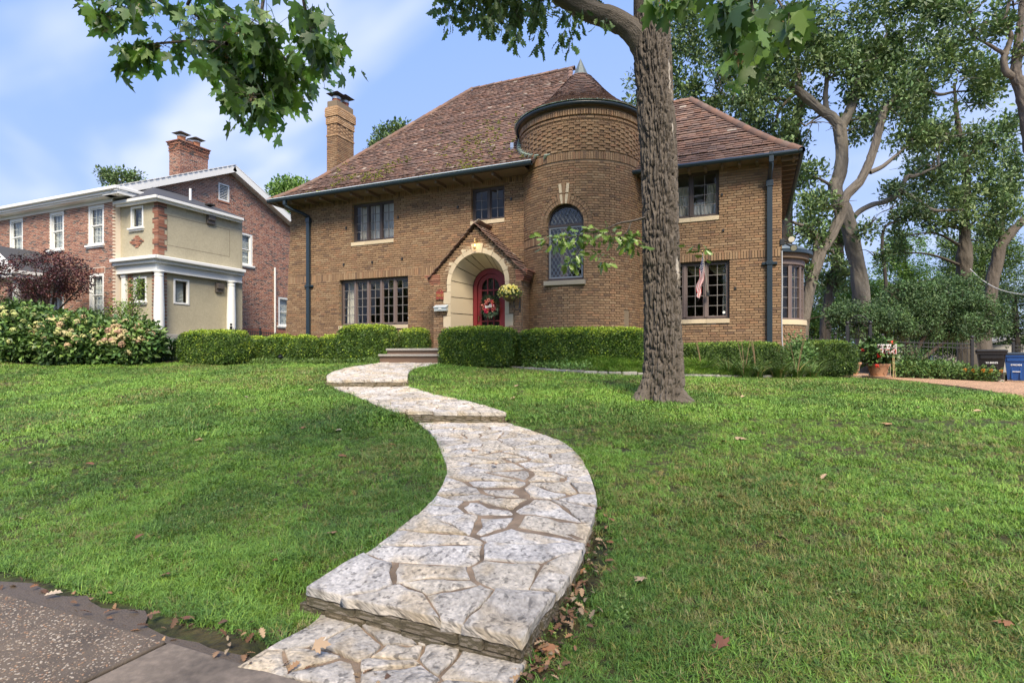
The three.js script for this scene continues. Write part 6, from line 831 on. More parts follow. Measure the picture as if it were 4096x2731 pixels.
// twin floodlight on the corner
{ const t = thing('floodlight', 'black outdoor floodlight with two heads on the house corner', 'lamp', [HX1 + 0.02, 4.42, RZ + 0.05]); mesh('base', rbox(-0.06, 0.05, -0.08, 0.08, -0.06, 0.0, 0.015), MAT.iron, t); for (const [x, y, r] of [[0.20, 0.03, 0.0], [0.25, -0.16, 0.5]]) { const h = new THREE.CylinderGeometry(0.085, 0.06, 0.13, 18); h.rotateX(Math.PI / 2 + r); h.translate(x, y, 0.04); const hd = mesh('head', h, MAT.iron, t); const f = new THREE.CylinderGeometry(0.072, 0.072, 0.012, 18); f.rotateX(Math.PI / 2 + r); f.translate(x, y - (r ? 0.035 : 0), 0.108); mesh('lens', f, mat(0.5, 0.47, 0.36, 0.25), hd); mesh('arm', rod(V(0, 0, -0.03), V(x, y, 0), 0.018), MAT.iron, hd); } }
// table lamps in the windows
for (const [x, y, z, lab] of [[-12.05, 2.35, -15.7, 'table lamp with a tan shade behind the wide left window'], [-11.62, 2.35, -15.85, 'second tan shaded table lamp behind the wide left window'], [-1.08, 2.3, -16.7, 'table lamp with a grey shade behind the window with the flag']]) { const t = thing('table_lamp', lab, 'lamp', [x, y - 0.55, z]); mesh('lamp_shade', new THREE.CylinderGeometry(0.07, 0.2, 0.34, 20, 1, true).translate(0, 0.72, 0), x < -5 ? leafMat(0.62, 0.40, 0.16, 0.3, 0.9) : leafMat(0.6, 0.6, 0.58, 0.3, 0.9), t); mesh('stem', new THREE.CylinderGeometry(0.03, 0.07, 0.6, 12).translate(0, 0.3, 0), MAT.wood, t); mesh('stand', merge([box(-0.35, 0.35, -0.06, 0, -0.25, 0.25), box(-0.3, 0.3, -(y - 0.55 - 1.72), -0.06, -0.2, 0.2)]), MAT.wood, t); }
// garden spotlight at the left bed
{ const x = -13.0, z = -12.75, t = thing('garden_spotlight', 'small black garden spotlight on a stake at the lawn edge', 'lamp', [x, ground(x, z), z]); mesh('stake', rod(V(0, -0.05, 0), V(0, 0.12, 0), 0.012), MAT.iron, t); const h = new THREE.CylinderGeometry(0.06, 0.045, 0.17, 14); h.rotateX(0.9); h.translate(0, 0.18, 0); mesh('head', h, MAT.iron, t); mesh('shade', new THREE.CylinderGeometry(0.065, 0.065, 0.06, 14, 1, true).rotateX(0.9).translate(0, 0.23, 0.07), MAT.iron, t); }
// small blue security sign at the bay
{ const x = -20.6, z = -14.0, y = ground(x, z), t = thing('security_sign', 'small blue eight sided yard sign at the foot of the bay', 'sign', [x, 2.1, z]); mesh('board', new THREE.CylinderGeometry(0.16, 0.16, 0.015, 8).rotateX(Math.PI / 2).rotateZ(Math.PI / 8).translate(0, 0.42, 0), mat(0.01, 0.05, 0.22, 0.5), t); mesh('post', rod(V(0, -0.4, -0.02), V(0, 0.4, -0.02), 0.01), MAT.iron, t); mesh('lettering', merge([box(-0.09, 0.09, 0.40, 0.425, 0.008, 0.011), box(-0.06, 0.06, 0.45, 0.465, 0.008, 0.011)]), MAT.white, t); }
// ================================================================ iron fence, gate, pots, bins on the right
const fenceZ = -22.3, gxL = 2.95, gxR = 3.62;
{
  const picket = new THREE.BoxGeometry(0.018, 1, 0.018); const fence = (label, x0, x1, z, y0fn, h = 1.22, dir) => { const t = thing('iron_fence', label, 'fence', [x0, y0fn(x0), z]); const g0 = y0fn(x0), n = Math.round((x1 - x0) / 0.125); for (let i = 1; i < n; i++) { const x = i / n * (x1 - x0), o = mesh('picket', picket, MAT.iron, t); o.scale.set(1, h, 1); o.position.set(x, h / 2 + 0.06 + (y0fn(x0 + x) - g0), 0); } for (const y of [0.15, h - 0.16, h - 0.03]) mesh('rail', rod(V(0, y, 0), V(x1 - x0, y + (y0fn(x1) - g0), 0), 0.016, 0.016, 4), MAT.iron, t); for (let x = 0; x <= x1 - x0 + 0.01; x += (x1 - x0) / Math.max(1, Math.round((x1 - x0) / 1.75))) { const yb = y0fn(x0 + x) - g0, p = mesh('post', rbox(x - 0.04, x + 0.04, yb - 0.1, yb + h + 0.12, -0.04, 0.04, 0.008), MAT.iron, t); mesh('finial', new THREE.SphereGeometry(0.055, 12, 10).translate(x, yb + h + 0.19, 0), MAT.iron, p); } return t; };
  const gy = (x) => ground(x, fenceZ); fence('black iron picket fence between gate and rubbish bins', gxR + 0.35, 6.4, fenceZ, gy); fence('black iron picket fence from the gate back to the house', 0.9, gxL - 0.35, fenceZ - 0.1, gy); fence('black iron picket fence beyond the rubbish bins', 8.6, 13.0, fenceZ - 3.5, (x) => ground(x, fenceZ - 3.5), 1.3);
  const ny = (x) => 1.6; fence('black iron picket fence between the two houses', -20.4, -15.4, -17.2, (x) => ground(x, -17.2) - 0.05, 0.95);
  const t = thing('garden_gate', 'black wrought iron garden gate with a scrolled arch', 'gate', [gxL, gy(gxL), fenceZ]), w = gxR - gxL; for (const x of [0, w]) { const p = mesh('post', rbox(x - 0.045, x + 0.045, -0.1, 1.72, -0.045, 0.045, 0.008), MAT.iron, t); mesh('finial', new THREE.SphereGeometry(0.06, 12, 10).translate(x, 1.79, 0), MAT.iron, p); }
  const bar = (pts, r = 0.011) => limb(pts.map((p) => V(p[0], p[1], 0)), pts.map(() => r), 5, 6); const scroll = (cx, cy, R, a0, turns, sgn) => { const P = []; for (let i = 0; i <= 16; i++) { const u = i / 16, a = a0 + sgn * u * turns * 6.283, r = R * (1 - 0.75 * u); P.push([cx + r * Math.cos(a), cy + r * Math.sin(a)]); } return bar(P, 0.009); };
  mesh('arch', merge([bar([[0, 1.65], [w * 0.12, 1.9], [w * 0.5, 2.05], [w * 0.88, 1.9], [w, 1.65]], 0.014)]), MAT.iron, t); mesh('leaf_frame', merge([bar([[0.06, 0.1], [0.06, 1.6]]), bar([[w - 0.06, 0.1], [w - 0.06, 1.6]]), bar([[0.06, 0.1], [w - 0.06, 0.1]]), bar([[0.06, 1.0], [w - 0.06, 1.0]]), bar([[w / 2, 0.1], [w / 2, 1.7]])]), MAT.iron, t);
  for (const [x, y, R, a, s] of [[0.16, 1.75, 0.12, 0, 1], [w - 0.16, 1.75, 0.12, 3.14, -1], [w / 2, 1.88, 0.1, 1.57, 1], [0.2, 1.3, 0.14, 0, 1], [w - 0.2, 1.3, 0.14, 3.14, -1], [0.2, 0.7, 0.14, 0, -1], [w - 0.2, 0.7, 0.14, 3.14, 1], [0.2, 0.35, 0.12, 0, 1], [w - 0.2, 0.35, 0.12, 3.14, -1], [w / 2, 1.5, 0.1, 1.57, 1]]) mesh('scroll', scroll(x, y, R, a, 1.4, s), MAT.iron, t);
  for (const s of [-1, 1]) { const x0 = s < 0 ? -0.04 : w + 0.04; mesh('side_brace', bar([[x0, 1.45], [x0 + s * 0.12, 1.25], [x0 + s * 0.3, 1.18]], 0.016), MAT.iron, t); }
}
// warning sign on a cane, cane with red reflector
{
  const signAt = onZ(3550, 1396, -20.5), t = thing('warning_sign', 'white and red beware of dog sign on a thin cane', 'sign', [signAt.x, signAt.y, signAt.z]); const y = ground(signAt.x, -20.5) - signAt.y; mesh('cane', merge([rod(V(0.17, y, -0.01), V(0.14, 0.1, -0.01), 0.01), rod(V(0.22, y, -0.01), V(0.16, 0.1, -0.01), 0.007)]), mat(0.5, 0.38, 0.18, 0.8), t); mesh('board', box(-0.25, 0.25, -0.15, 0.15, -0.006, 0.006), MAT.white, t); mesh('panel', box(-0.24, 0.24, -0.14, 0.005, 0.006, 0.009), mat(0.28, 0.02, 0.02, 0.6), t); mesh('lettering', text('BEWARE', 0.092, 0.004, sans).translate(0, 0.076, 0.007), mat(0.12, 0.02, 0.02, 0.6), t); mesh('lettering', text('of DOG', 0.092, 0.004, sans).translate(0, -0.07, 0.01), MAT.white, t);
  const refl = (x, yb, z, lab) => { const o = thing('reflector_stake', lab, 'stake', [x, ground(x, z), z]); mesh('stake', rod(V(0, 0, 0), V(0, yb, 0), 0.008), mat(0.5, 0.4, 0.3, 0.7), o); const d = new THREE.CylinderGeometry(0.075, 0.075, 0.015, 16); d.rotateX(Math.PI / 2); d.translate(0, yb + 0.06, 0); const disc = mesh('disc', d, MAT.white, o); const r = new THREE.CylinderGeometry(0.055, 0.055, 0.02, 16); r.rotateX(Math.PI / 2); r.translate(0, yb + 0.06, 0); mesh('reflector', r, mat(0.5, 0.01, 0.01, 0.3), disc); };
  const a = onZ(3563, 1375, -21.75), b = onZ(3302, 1372, -19.2); refl(a.x, a.y - 0.06 - ground(a.x, a.z), a.z, 'red and white reflector stake above the warning sign'); refl(b.x, b.y - 0.06 - ground(b.x, b.z), b.z, 'red and white reflector stake behind the yew bush');
}
// terracotta pots
function pot(label, x, z, s, flower) {
  const y = ground(x, z) + 0.03, t = thing('flower_pot', label, 'flower pot', [x, y, z]); const P = [[0, 0.0], [0.19, 0], [0.21, 0.02], [0.30, 0.36], [0.33, 0.38], [0.34, 0.44], [0.30, 0.45], [0.27, 0.40], [0, 0.38]].map(([a, b]) => new THREE.Vector2(a * s, b * s)); mesh('pot', new THREE.LatheGeometry(P, 28), mat(0.42, 0.23, 0.13, 0.85), t); mesh('saucer', new THREE.CylinderGeometry(0.36 * s, 0.32 * s, 0.06, 28).translate(0, 0.0, 0), mat(0.55, 0.40, 0.27, 0.85), t); mesh('soil', new THREE.CylinderGeometry(0.27 * s, 0.27 * s, 0.02, 20).translate(0, 0.41 * s, 0), mat(0.03, 0.022, 0.015, 1), t);
  const sw = []; for (let k = 0; k < 7; k++) { const a0 = k / 7 * 6.283, pts = []; for (let i = 0; i <= 10; i++) { const u = i / 10, a = a0 + 0.25 * Math.sin(u * 6), yy = 0.08 + u * 0.25, r = (0.215 + 0.25 * yy) * s; pts.push(V(Math.cos(a) * r, yy * s, Math.sin(a) * r)); } sw.push(limb(pts, pts.map(() => 0.008), 4, 1)); } mesh('relief', merge(sw), mat(0.30, 0.16, 0.09, 0.85), t);
  if (flower) { shrub(t, V(0, 0.85 * s, 0), V(0.46, 0.38, 0.4), 200, broad, [[0.05, 0.11, 0.03], [0.07, 0.14, 0.035], [0.10, 0.18, 0.045]], { gap: 0.2 }); const fg = clusterGeo(14, 0.04, 0.1, 0.08, 1950); const red = mat(0.72, 0.035, 0.02, 0.6); for (const [a, b, c, k] of [[0.28, 1.12, 0.25, 1.0], [-0.05, 0.72, 0.45, 0.7], [-0.1, 0.38, 0.42, 0.6], [-0.45, 0.9, 0.2, 0.5]]) { const o = mesh('bloom', fg, red, t); o.position.set(a, b * s, c); o.scale.set(k, k, k); } for (let i = 0; i < 6; i++) mesh('stem', limb([V(rr(-0.1, 0.1), 0.4 * s, rr(-0.1, 0.1)), V(rr(-0.25, 0.25), 0.7, rr(-0.2, 0.2)), V(rr(-0.4, 0.4), 1.0, rr(-0.3, 0.3))], [0.012, 0.009, 0.005], 5, 3), twigM, t); }
  return t;
}
reseed(1960); { const a = onZ(3515, 1500, -20.9), b = onZ(3400, 1500, -19.9); pot('terracotta pot with glossy plant and red hibiscus flowers by the gate', a.x, -20.9, 0.95, true); const q = V(b.x, 0, -19.9); const p2 = pot('plain terracotta pot half hidden behind the yew bush', q.x, q.z, 0.95, false); shrub(p2, V(0, 0.6, 0), V(0.25, 0.3, 0.25), 60, fineC, [[0.06, 0.12, 0.03]], {}); }
// wheeled rubbish bins
function bin(label, x, z, turn, s, color, lidC, mark) {
  const y = ground(x, z) + 0.03, t = thing('wheelie_bin', label, 'rubbish bin', [x, y, z]); t.rotation.y = turn; t.scale.set(s[0], s[1], s[2]); const m = mat(...color, 0.45); const body = grid(4, 1, () => [0, 0, 0]); 
  const P = (w, d, yy) => [[-w, yy, -d], [w, yy, -d], [w, yy, d], [-w, yy, d]]; const lo = P(0.26, 0.28, 0.06), hi = P(0.36, 0.38, 0.92); const pos = []; for (let k = 0; k < 4; k++) { const a = lo[k], b = lo[(k + 1) % 4], c = hi[(k + 1) % 4], d = hi[k]; pos.push(...a, ...c, ...b, ...a, ...d, ...c); } pos.push(...lo[0], ...lo[1], ...lo[2], ...lo[0], ...lo[2], ...lo[3]); mesh('body', fromPos(pos), m, t);
  mesh('rim', slab(rect(-0.39, 0.39, -0.41, 0.41), 0, 0.06, [rect(-0.34, 0.34, -0.36, 0.36)]).rotateX(-Math.PI / 2).translate(0, 0.88, 0), m, t);
  const lid = new RoundedBoxGeometry(0.82, 0.1, 0.86, 3, 0.045); lid.translate(0, 0.985, 0); mesh('lid', lid, mat(...lidC, 0.4), t); mesh('handle', limb([V(-0.3, 0.9, -0.4), V(-0.3, 0.98, -0.5), V(0.3, 0.98, -0.5), V(0.3, 0.9, -0.4)], [0.018, 0.018, 0.018, 0.018], 6, 3), m, t);
  mesh('rib', merge([rbox(-0.3, 0.3, 0.72, 0.86, 0.34, 0.385, 0.02), rbox(-0.16, -0.1, 0.1, 0.5, 0.28, 0.335, 0.01), rbox(0.1, 0.16, 0.1, 0.5, 0.28, 0.335, 0.01)]), m, t); mesh('catch_bar', rod(V(-0.12, 0.36, 0.335), V(0.12, 0.36, 0.335), 0.013), MAT.white, t);
  for (const sx of [-1, 1]) { const w = new THREE.CylinderGeometry(0.12, 0.12, 0.06, 18); w.rotateZ(Math.PI / 2); w.translate(sx * 0.3, 0.12, -0.3); mesh('wheel', w, MAT.dark, t); }
  mesh('marking', text(mark, 0.055, 0.004, sans).rotateX(-0.115).translate(0, 0.60, 0.352), MAT.white, t);
}
{ const a = onZ(3966, 1500, -23.6), b = onZ(4054, 1500, -23.9); bin('black wheeled rubbish bin by the driveway', a.x, -23.6, -0.25, [1.0, 1.0, 1.0], [0.012, 0.012, 0.013], [0.015, 0.015, 0.016], '12 80025'); bin('blue wheeled recycling bin beside the black one', b.x + 0.08, -23.9, -0.3, [0.82, 0.94, 0.85], [0.012, 0.07, 0.26], [0.03, 0.05, 0.075], '07062404'); }
// bed along the fence: perennials, flowers, stones
{
  reseed(2000); const stoneM = [mat(0.36, 0.30, 0.27, 0.9), mat(0.30, 0.29, 0.28, 0.9), mat(0.42, 0.34, 0.30, 0.9)], unit = new RoundedBoxGeometry(1, 1, 1, 1, 0.16), ed = thing('bed_edging', 'row of flat pinkish edging stones along the driveway', 'edging', [0, 0, 0]); const E = [[2030, 860], [2100, 864], [2180, 869], [2260, 874], [2290, 876]].map(([x, y]) => { const p = dG(x, y); return V(p.x * 0.93, 0, p.z * 0.93); }), c = new THREE.CatmullRomCurve3(E), L = c.getLength(); for (let s = 0; s < L;) { const l = rr(0.3, 0.6), u = Math.min(1, (s + l / 2) / L), p = c.getPointAt(u), d = c.getTangentAt(u), o = mesh('edging_stone', unit, pick(stoneM), ed); o.position.set(p.x, ground(p.x, p.z) + 0.04, p.z); o.rotation.y = Math.atan2(-d.z, d.x); o.scale.set(l - 0.03, 0.11, 0.22); s += l; }
  const kinds = [['perennial', 'low grassy perennial along the driveway edging', 'g'], ['perennial', 'feathery light green perennial before the iron fence', 'f'], ['marigold', 'orange marigold clump near the black bin', 'm'], ['perennial', 'tall upright green perennial before the iron fence', 't']];
  for (let i = 0; i < 20; i++) { const u = (i + 0.5) / 20, p = c.getPointAt(u), off = rr(0.25, 1.2), x = p.x - off * 0.25, z = Math.max(p.z - off * 0.5, fenceZ + 0.15); const k = u > 0.72 ? (i % 2 ? 'm' : 'g') : off < 0.5 ? 'g' : i % 3 === 0 ? 't' : 'f', K = kinds.find((q) => q[2] === k), t = thing(K[0], K[1], k === 'm' ? 'flowers' : 'plant', [x, ground(x, z), z], 'plants along the iron fence');
    if (k === 'g') { const pos = []; for (let j = 0; j < 120; j++) { const a = rnd() * 6.28, d = V(Math.cos(a), 0, Math.sin(a)); blade(pos, V(d.x * rnd() * 0.2, 0, d.z * rnd() * 0.2), d, rr(0.25, 0.45), 0.014, rr(0.5, 1), 3); } mesh('leaves', fromPos(pos), leafMat(0.04, 0.09, 0.025, 0.3), t); } else if (k === 'm') { shrub(t, V(0, 0.18, 0), V(0.34, 0.2, 0.3), 70, fineC, [[0.10, 0.18, 0.03], [0.07, 0.13, 0.03]], { gap: 0.1 }); const fg = clusterGeo(10, 0.02, 0.03, 0.03, 2001), om = mat(0.72, 0.25, 0.02, 0.7); for (let j = 0; j < 7; j++) { const o = mesh('bloom', fg, om, t); o.position.set(rr(-0.3, 0.3), rr(0.25, 0.42), rr(-0.1, 0.3)); o.scale.setScalar(1.3); } } else shrub(t, V(0, k === 't' ? 0.5 : 0.28, 0), k === 't' ? V(0.22, 0.55, 0.22) : V(0.42, 0.3, 0.36), k === 't' ? 60 : 90, fineC, k === 't' ? [[0.07, 0.14, 0.04]] : [[0.14, 0.26, 0.07], [0.11, 0.21, 0.055]], { gap: 0.25, floor: 0 }); }
}
// ---------------------------------------------------------------- fallen leaves and litter
const oakLeaf = (() => { const P = [[0, 0], [0.05, 0.06], [0.16, 0.16], [0.09, 0.24], [0.24, 0.38], [0.12, 0.46], [0.28, 0.62], [0.14, 0.68], [0.2, 0.84], [0.08, 0.88], [0, 1]], s = new THREE.Shape([...P, ...P.slice(1, -1).reverse().map(([x, y]) => [-x, y])].map(([x, y]) => new THREE.Vector2(x, y))); const g = new THREE.ShapeGeometry(s); g.rotateX(Math.PI / 2); const p = g.attributes.position; for (let i = 0; i < p.count; i++) p.setY(i, Math.abs(p.getX(i)) * 0.45 - 0.18 * p.getZ(i) ** 2); g.computeVertexNormals(); return g; })();
const mapleLeaf = (() => { const P = [[0.02, 0], [0.1, 0.02], [0.36, -0.04], [0.26, 0.12], [0.5, 0.26], [0.46, 0.33], [0.55, 0.5], [0.36, 0.48], [0.24, 0.42], [0.19, 0.5], [0.27, 0.72], [0.15, 0.72], [0, 1]], s = new THREE.Shape([...P, ...P.slice(0, -1).reverse().map(([x, y]) => [-x, y])].map(([x, y]) => new THREE.Vector2(x, y))); const g = new THREE.ShapeGeometry(s); g.rotateX(Math.PI / 2); const p = g.attributes.position; for (let i = 0; i < p.count; i++) p.setY(i, -0.22 * Math.abs(p.getX(i)) - 0.25 * p.getZ(i) ** 2 * 0.6); g.computeVertexNormals(); return g; })();
{
  reseed(2100); const dm = [[0.30, 0.14, 0.065], [0.38, 0.22, 0.11], [0.46, 0.32, 0.19], [0.22, 0.09, 0.05], [0.50, 0.40, 0.28]].map(([r, g, b]) => mat(r, g, b, 0.8)); const spots = [[75, 1070], [195, 1073], [455, 1018], [695, 987], [785, 995], [775, 1057], [770, 1235], [625, 1305], [385, 1330], [680, 933], [720, 900], [905, 962], [1685, 955], [1690, 1012], [1668, 1024], [1713, 917], [1180, 917], [1660, 1152], [2325, 1450], [1660, 1510], [2050, 980], [2110, 943], [2255, 950], [1190, 890], [435, 1435], [100, 1385], [270, 1420], [330, 1240], [1545, 925], [560, 915], [1270, 1500], [1255, 1495], [720, 1487], [890, 1030], [1130, 1068], [1083, 1038], [40, 1200], [1800, 1250], [1480, 1350], [1900, 1100]];
  for (const [x, y] of spots) { const p = dG(x, y, (a, b) => onPath(a, b) ? Math.max(ground(a, b), 0.05) + 0.05 : ground(a, b)), o = mesh('fallen_leaf', rnd() < 0.6 ? oakLeaf : mapleLeaf, pick(dm)); const s = Math.abs(p.z) < 4 ? rr(0.07, 0.10) : rr(0.09, 0.14); o.scale.set(s, s, s); const lift = onPath(p.x, p.z) ? 0.012 : 0.045; o.position.set(p.x, p.y + lift, p.z); o.rotation.set(rr(-0.4, 0.4), rnd() * 6.28, rr(-0.4, 0.4)); tag(o, 'dry brown fallen leaf lying on the ground', 'leaf', 'fallen leaves on lawn and paving'); }
  // dead leaf litter beside the first slab and the pavement
  const list = []; for (let i = 0; i < 280; i++) { let x, z; if (i < 170) { const S = slabs[1], k = Math.floor(rnd() * rnd() * 40), p = S.Rp[k]; x = p.x + Math.abs(gauss()) * 0.14 + 0.02; z = p.z + gauss() * 0.1; } else { x = rr(-6, -0.9); z = walkZ - rr(-0.02, 0.35) * rnd(); } const s = rr(0.025, 0.075); list.push({ m: M4(V(x, ground(x, z) + 0.02 + rr(0, 0.03), z), qE(rr(-0.7, 0.7), rnd() * 6.28, rr(-0.7, 0.7)), V(s, s, s)), c: tint(pick([[0.20, 0.10, 0.05], [0.28, 0.16, 0.08], [0.13, 0.07, 0.04], [0.36, 0.25, 0.14]]), 0.25) }); }
  tag(copies('leaf_litter', oakLeaf, mat(1, 1, 1, 0.9), list), 'scraps of dead leaf litter beside the stone slab and pavement', 'leaf litter');
}
// ================================================================ trees
const barkTex = tex(256, (u, v) => { const w = wrapNoise(u, v, 4, 3, 2) * 0.14, r = wrapNoise((u + w) % 1, v, 16, 5, 2), k = wrapNoise(u, v, 32, 8, 3); return grey(0.62 * r + 0.38 * k); });
const barkMat = (r, g, b) => new THREE.MeshStandardMaterial({ color: col(r, g, b), roughness: 0.95, bumpMap: rep(barkTex, 3, 1.1), bumpScale: 0.05, side: THREE.DoubleSide });
const oakC = [1, 2, 3].map((s) => clusterGeo(8, 0.24, 0.19, 0.10, 940 + s, 0.2)), lightC = [1, 2].map((s) => clusterGeo(10, 0.22, 0.13, 0.08, 950 + s, 0.4)), oakLeafMat = leafMat(1, 1, 1, 0.35, 0.6);
const OAK = [[0.10, 0.18, 0.045], [0.135, 0.225, 0.058], [0.17, 0.27, 0.072], [0.075, 0.14, 0.04], [0.21, 0.31, 0.11]], GREEN = [[0.14, 0.28, 0.04], [0.19, 0.35, 0.05], [0.11, 0.22, 0.035], [0.25, 0.40, 0.07]];
// a limb with furrowed bark: displaced and mottled along its length
function barkLimb(pts, rad, c, wob = 0.12) {
  const g = limb(pts, rad, rad[0] > 0.2 ? 40 : 18, rad[0] > 0.2 ? 14 : 8, wob), p = g.attributes.position, n = g.attributes.normal, uv = g.attributes.uv, cl = [];
  for (let i = 0; i < p.count; i++) { const u = uv.getX(i) / Math.max(rad[0], 0.02), a = u, v = uv.getY(i), k = fbm(Math.cos(a) * 5 + 9, Math.sin(a) * 5 + 9, v * 2.2, 3), f = Math.abs(k * 2 - 1), d = Math.min(0.03, rad[0] * 0.12) * (smooth(0, 0.25, f) - 0.6), m = 0.6 + 0.8 * fbm(Math.cos(a) * 3 + 4, Math.sin(a) * 3 + 4, v * 1.4 + 7, 4) * (0.7 + 0.6 * noise3(Math.cos(a) * 9, Math.sin(a) * 9 + 3, v * 7)); p.setXYZ(i, p.getX(i) + n.getX(i) * d, p.getY(i) + n.getY(i) * d, p.getZ(i) + n.getZ(i) * d); cl.push(c[0] * m, c[1] * m, c[2] * m); }
  g.setAttribute('color', new THREE.Float32BufferAttribute(cl, 3)); g.computeVertexNormals(); return g;
}
const barkV = new THREE.MeshStandardMaterial({ vertexColors: true, roughness: 0.95, side: THREE.DoubleSide, bumpMap: rep(barkTex, 5, 1.8), bumpScale: 0.02 });
// a tree from limbs traced as [points [x, y] on the 2352 grid, radii in metres] at distance t, and puffs of foliage [x, y, rx, ry, dt]
function tree(name, label, t0, limbs, puffs, o = {}) {
  const base = dT(limbs[0].p[0][0], limbs[0].p[0][1], t0); base.y = Math.min(base.y, ground(base.x, base.z)); const t = thing(name, label, 'tree', base, o.group), bm = o.bark ?? barkMat(0.20, 0.165, 0.13), all = [];
  limbs.forEach((L, k) => { L.r = L.r.map((r) => r * 0.86); const P = L.p.map(([x, y, dt = 0]) => dT(x, y, t0 + dt).sub(base)); if (k === 0) P[0].y = -0.1; mesh(k ? 'limb' : 'trunk', barkLimb(P, L.r, bm.color.toArray()), barkV, t); new THREE.CatmullRomCurve3(P).getSpacedPoints(16).forEach((p, i) => all.push({ p, r: lerp(L.r[0], L.r[L.r.length - 1], i / 16) })); });
  const geos = o.geos ?? oakC, lists = geos.map(() => []), px = t0 / 1292, off = rnd() * 30; let twigs = [];
  for (const [x, y, rx, ry, dt = 0, dn = 1] of puffs) {
    const c = dT(x, y, t0 + dt).sub(base), R = V(rx * px, ry * px, (rx + ry) / 2 * px * 0.8), n = Math.round(R.x * R.y * 3.14 * (o.density ?? 55) * dn * (o.deep ?? 1));
    let best = all[0]; for (const e of all) if (e.p.distanceTo(c) + (e.p.y > c.y ? 0.4 : 0) < best.p.distanceTo(c)) best = e; const r0 = Math.min(0.07, best.r * 0.6);
    const mid = best.p.clone().lerp(c, 0.5).add(V(gauss() * 0.3, 0.25 + gauss() * 0.2, gauss() * 0.3)); twigs.push(limb([best.p, mid, c], [r0, r0 * 0.7, 0.02], 6, 4));
    for (let i = 0; i < (o.twigs ?? 5); i++) { const e = c.clone().add(V(gauss() * R.x, gauss() * R.y, gauss() * R.z)); twigs.push(limb([mid.clone().lerp(c, 0.4 + rnd() * 0.6), mid.clone().lerp(e, 0.6).add(V(0, 0.1, 0)), e], [0.022, 0.014, 0.006], 5, 3)); }
    for (let i = 0, k = 0; i < n && k < n * 5; k++) { const d = V(gauss(), gauss(), gauss()).normalize(), q = Math.pow(rnd(), 0.5), p = V(c.x + d.x * R.x * q, c.y + d.y * R.y * q, c.z + d.z * R.z * q); if (fbm(p.x * 0.9 + off, p.y * 0.9, p.z * 0.9, 2) < (o.gap ?? 0.42) + 0.03) continue; const s = rr(0.7, 1.25) * (o.leaf ?? 1); lists[i % geos.length].push({ m: M4(p, randQ(), V(s, s, s)), c: tint(pick(o.pal ?? OAK), 0.28) }); i++; }
  }
  if (twigs.length) mesh('twigs', merge(twigs), bm, t); lists.forEach((l, i) => l.length && copies('crown', geos[i], oakLeafMat, l, t)); return t;
}
const z3 = (x, y) => [(2900 + x * 0.5102) / DS, y * 0.5102 / DS], z4 = (x, y) => [(3000 + x * 0.4784) / DS, (700 + y * 0.4784) / DS];
reseed(3000);
tree('oak_tree', 'large oak with thick pale trunk forking above the garden gate', 23.5, [
  { p: [z4(990, 1530), z4(945, 1150), z4(915, 850), z4(870, 600), z4(830, 430), z4(790, 300), z4(735, 200), z4(715, 90), z3(890, 1400), z3(922, 1230), z3(912, 1080), z3(900, 985)], r: [0.46, 0.37, 0.35, 0.35, 0.33, 0.33, 0.33, 0.31, 0.29, 0.27, 0.27, 0.30] },
  { p: [z3(905, 1000), z3(830, 910), z3(740, 850), z3(650, 770), z3(560, 700), z3(470, 650), z3(350, 625), z3(200, 640)], r: [0.24, 0.22, 0.2, 0.19, 0.17, 0.15, 0.12, 0.06] },
  { p: [z3(905, 1000), z3(960, 915), z3(1010, 800), z3(1050, 680), z3(1110, 560), z3(1170, 460), z3(1250, 330), z3(1300, 200)], r: [0.24, 0.23, 0.22, 0.2, 0.18, 0.15, 0.1, 0.05] },
  { p: [z3(1050, 760), z3(1110, 650), z3(1190, 590), z3(1290, 610), z3(1450, 620), z3(1550, 680), z3(1680, 740), z3(1800, 720), z3(1950, 710)], r: [0.12, 0.12, 0.11, 0.1, 0.095, 0.09, 0.07, 0.05, 0.03] },
  { p: [z3(800, 900), z3(790, 760), z3(800, 600), z3(760, 420)], r: [0.14, 0.11, 0.09, 0.05] },
  { p: [z4(830, 420), z4(900, 320), z4(1020, 250), z4(1150, 215), z4(1260, 130), z4(1320, 10), z3(1480, 1380), z3(1680, 1300)], r: [0.14, 0.12, 0.12, 0.12, 0.11, 0.09, 0.08, 0.05] },
  { p: [z4(1260, 130), z4(1400, 200), z4(1530, 290), z4(1700, 290), z4(1790, 290)], r: [0.09, 0.085, 0.08, 0.06, 0.04] },
], [
  [1850, 60, 110, 75], [1900, 180, 115, 85], [1990, 60, 120, 75], [2000, 170, 110, 75], [2080, 130, 100, 80], [2150, 50, 90, 60], [1780, 120, 80, 70], [2130, 225, 95, 60], [2200, 170, 80, 70], [1760, 210, 70, 50], [2050, 270, 60, 40], [1850, 290, 60, 35], [1700, 250, 60, 45], [2230, 250, 60, 40], [2260, 200, 40, 50], [1950, 300, 55, 30], [1850, 400, 55, 28], [1865, 470, 50, 26, -1], [2070, 440, 40, 22], [2150, 395, 60, 32], [2200, 460, 55, 36], [1990, 530, 30, 22, -1], [1800, 20, 80, 40], [2060, 20, 100, 40], [2180, 300, 60, 30], [2130, 330, 50, 25]], { bark: barkMat(0.20, 0.18, 0.15), density: 36, gap: 0.43, group: 'old oaks behind the house' });
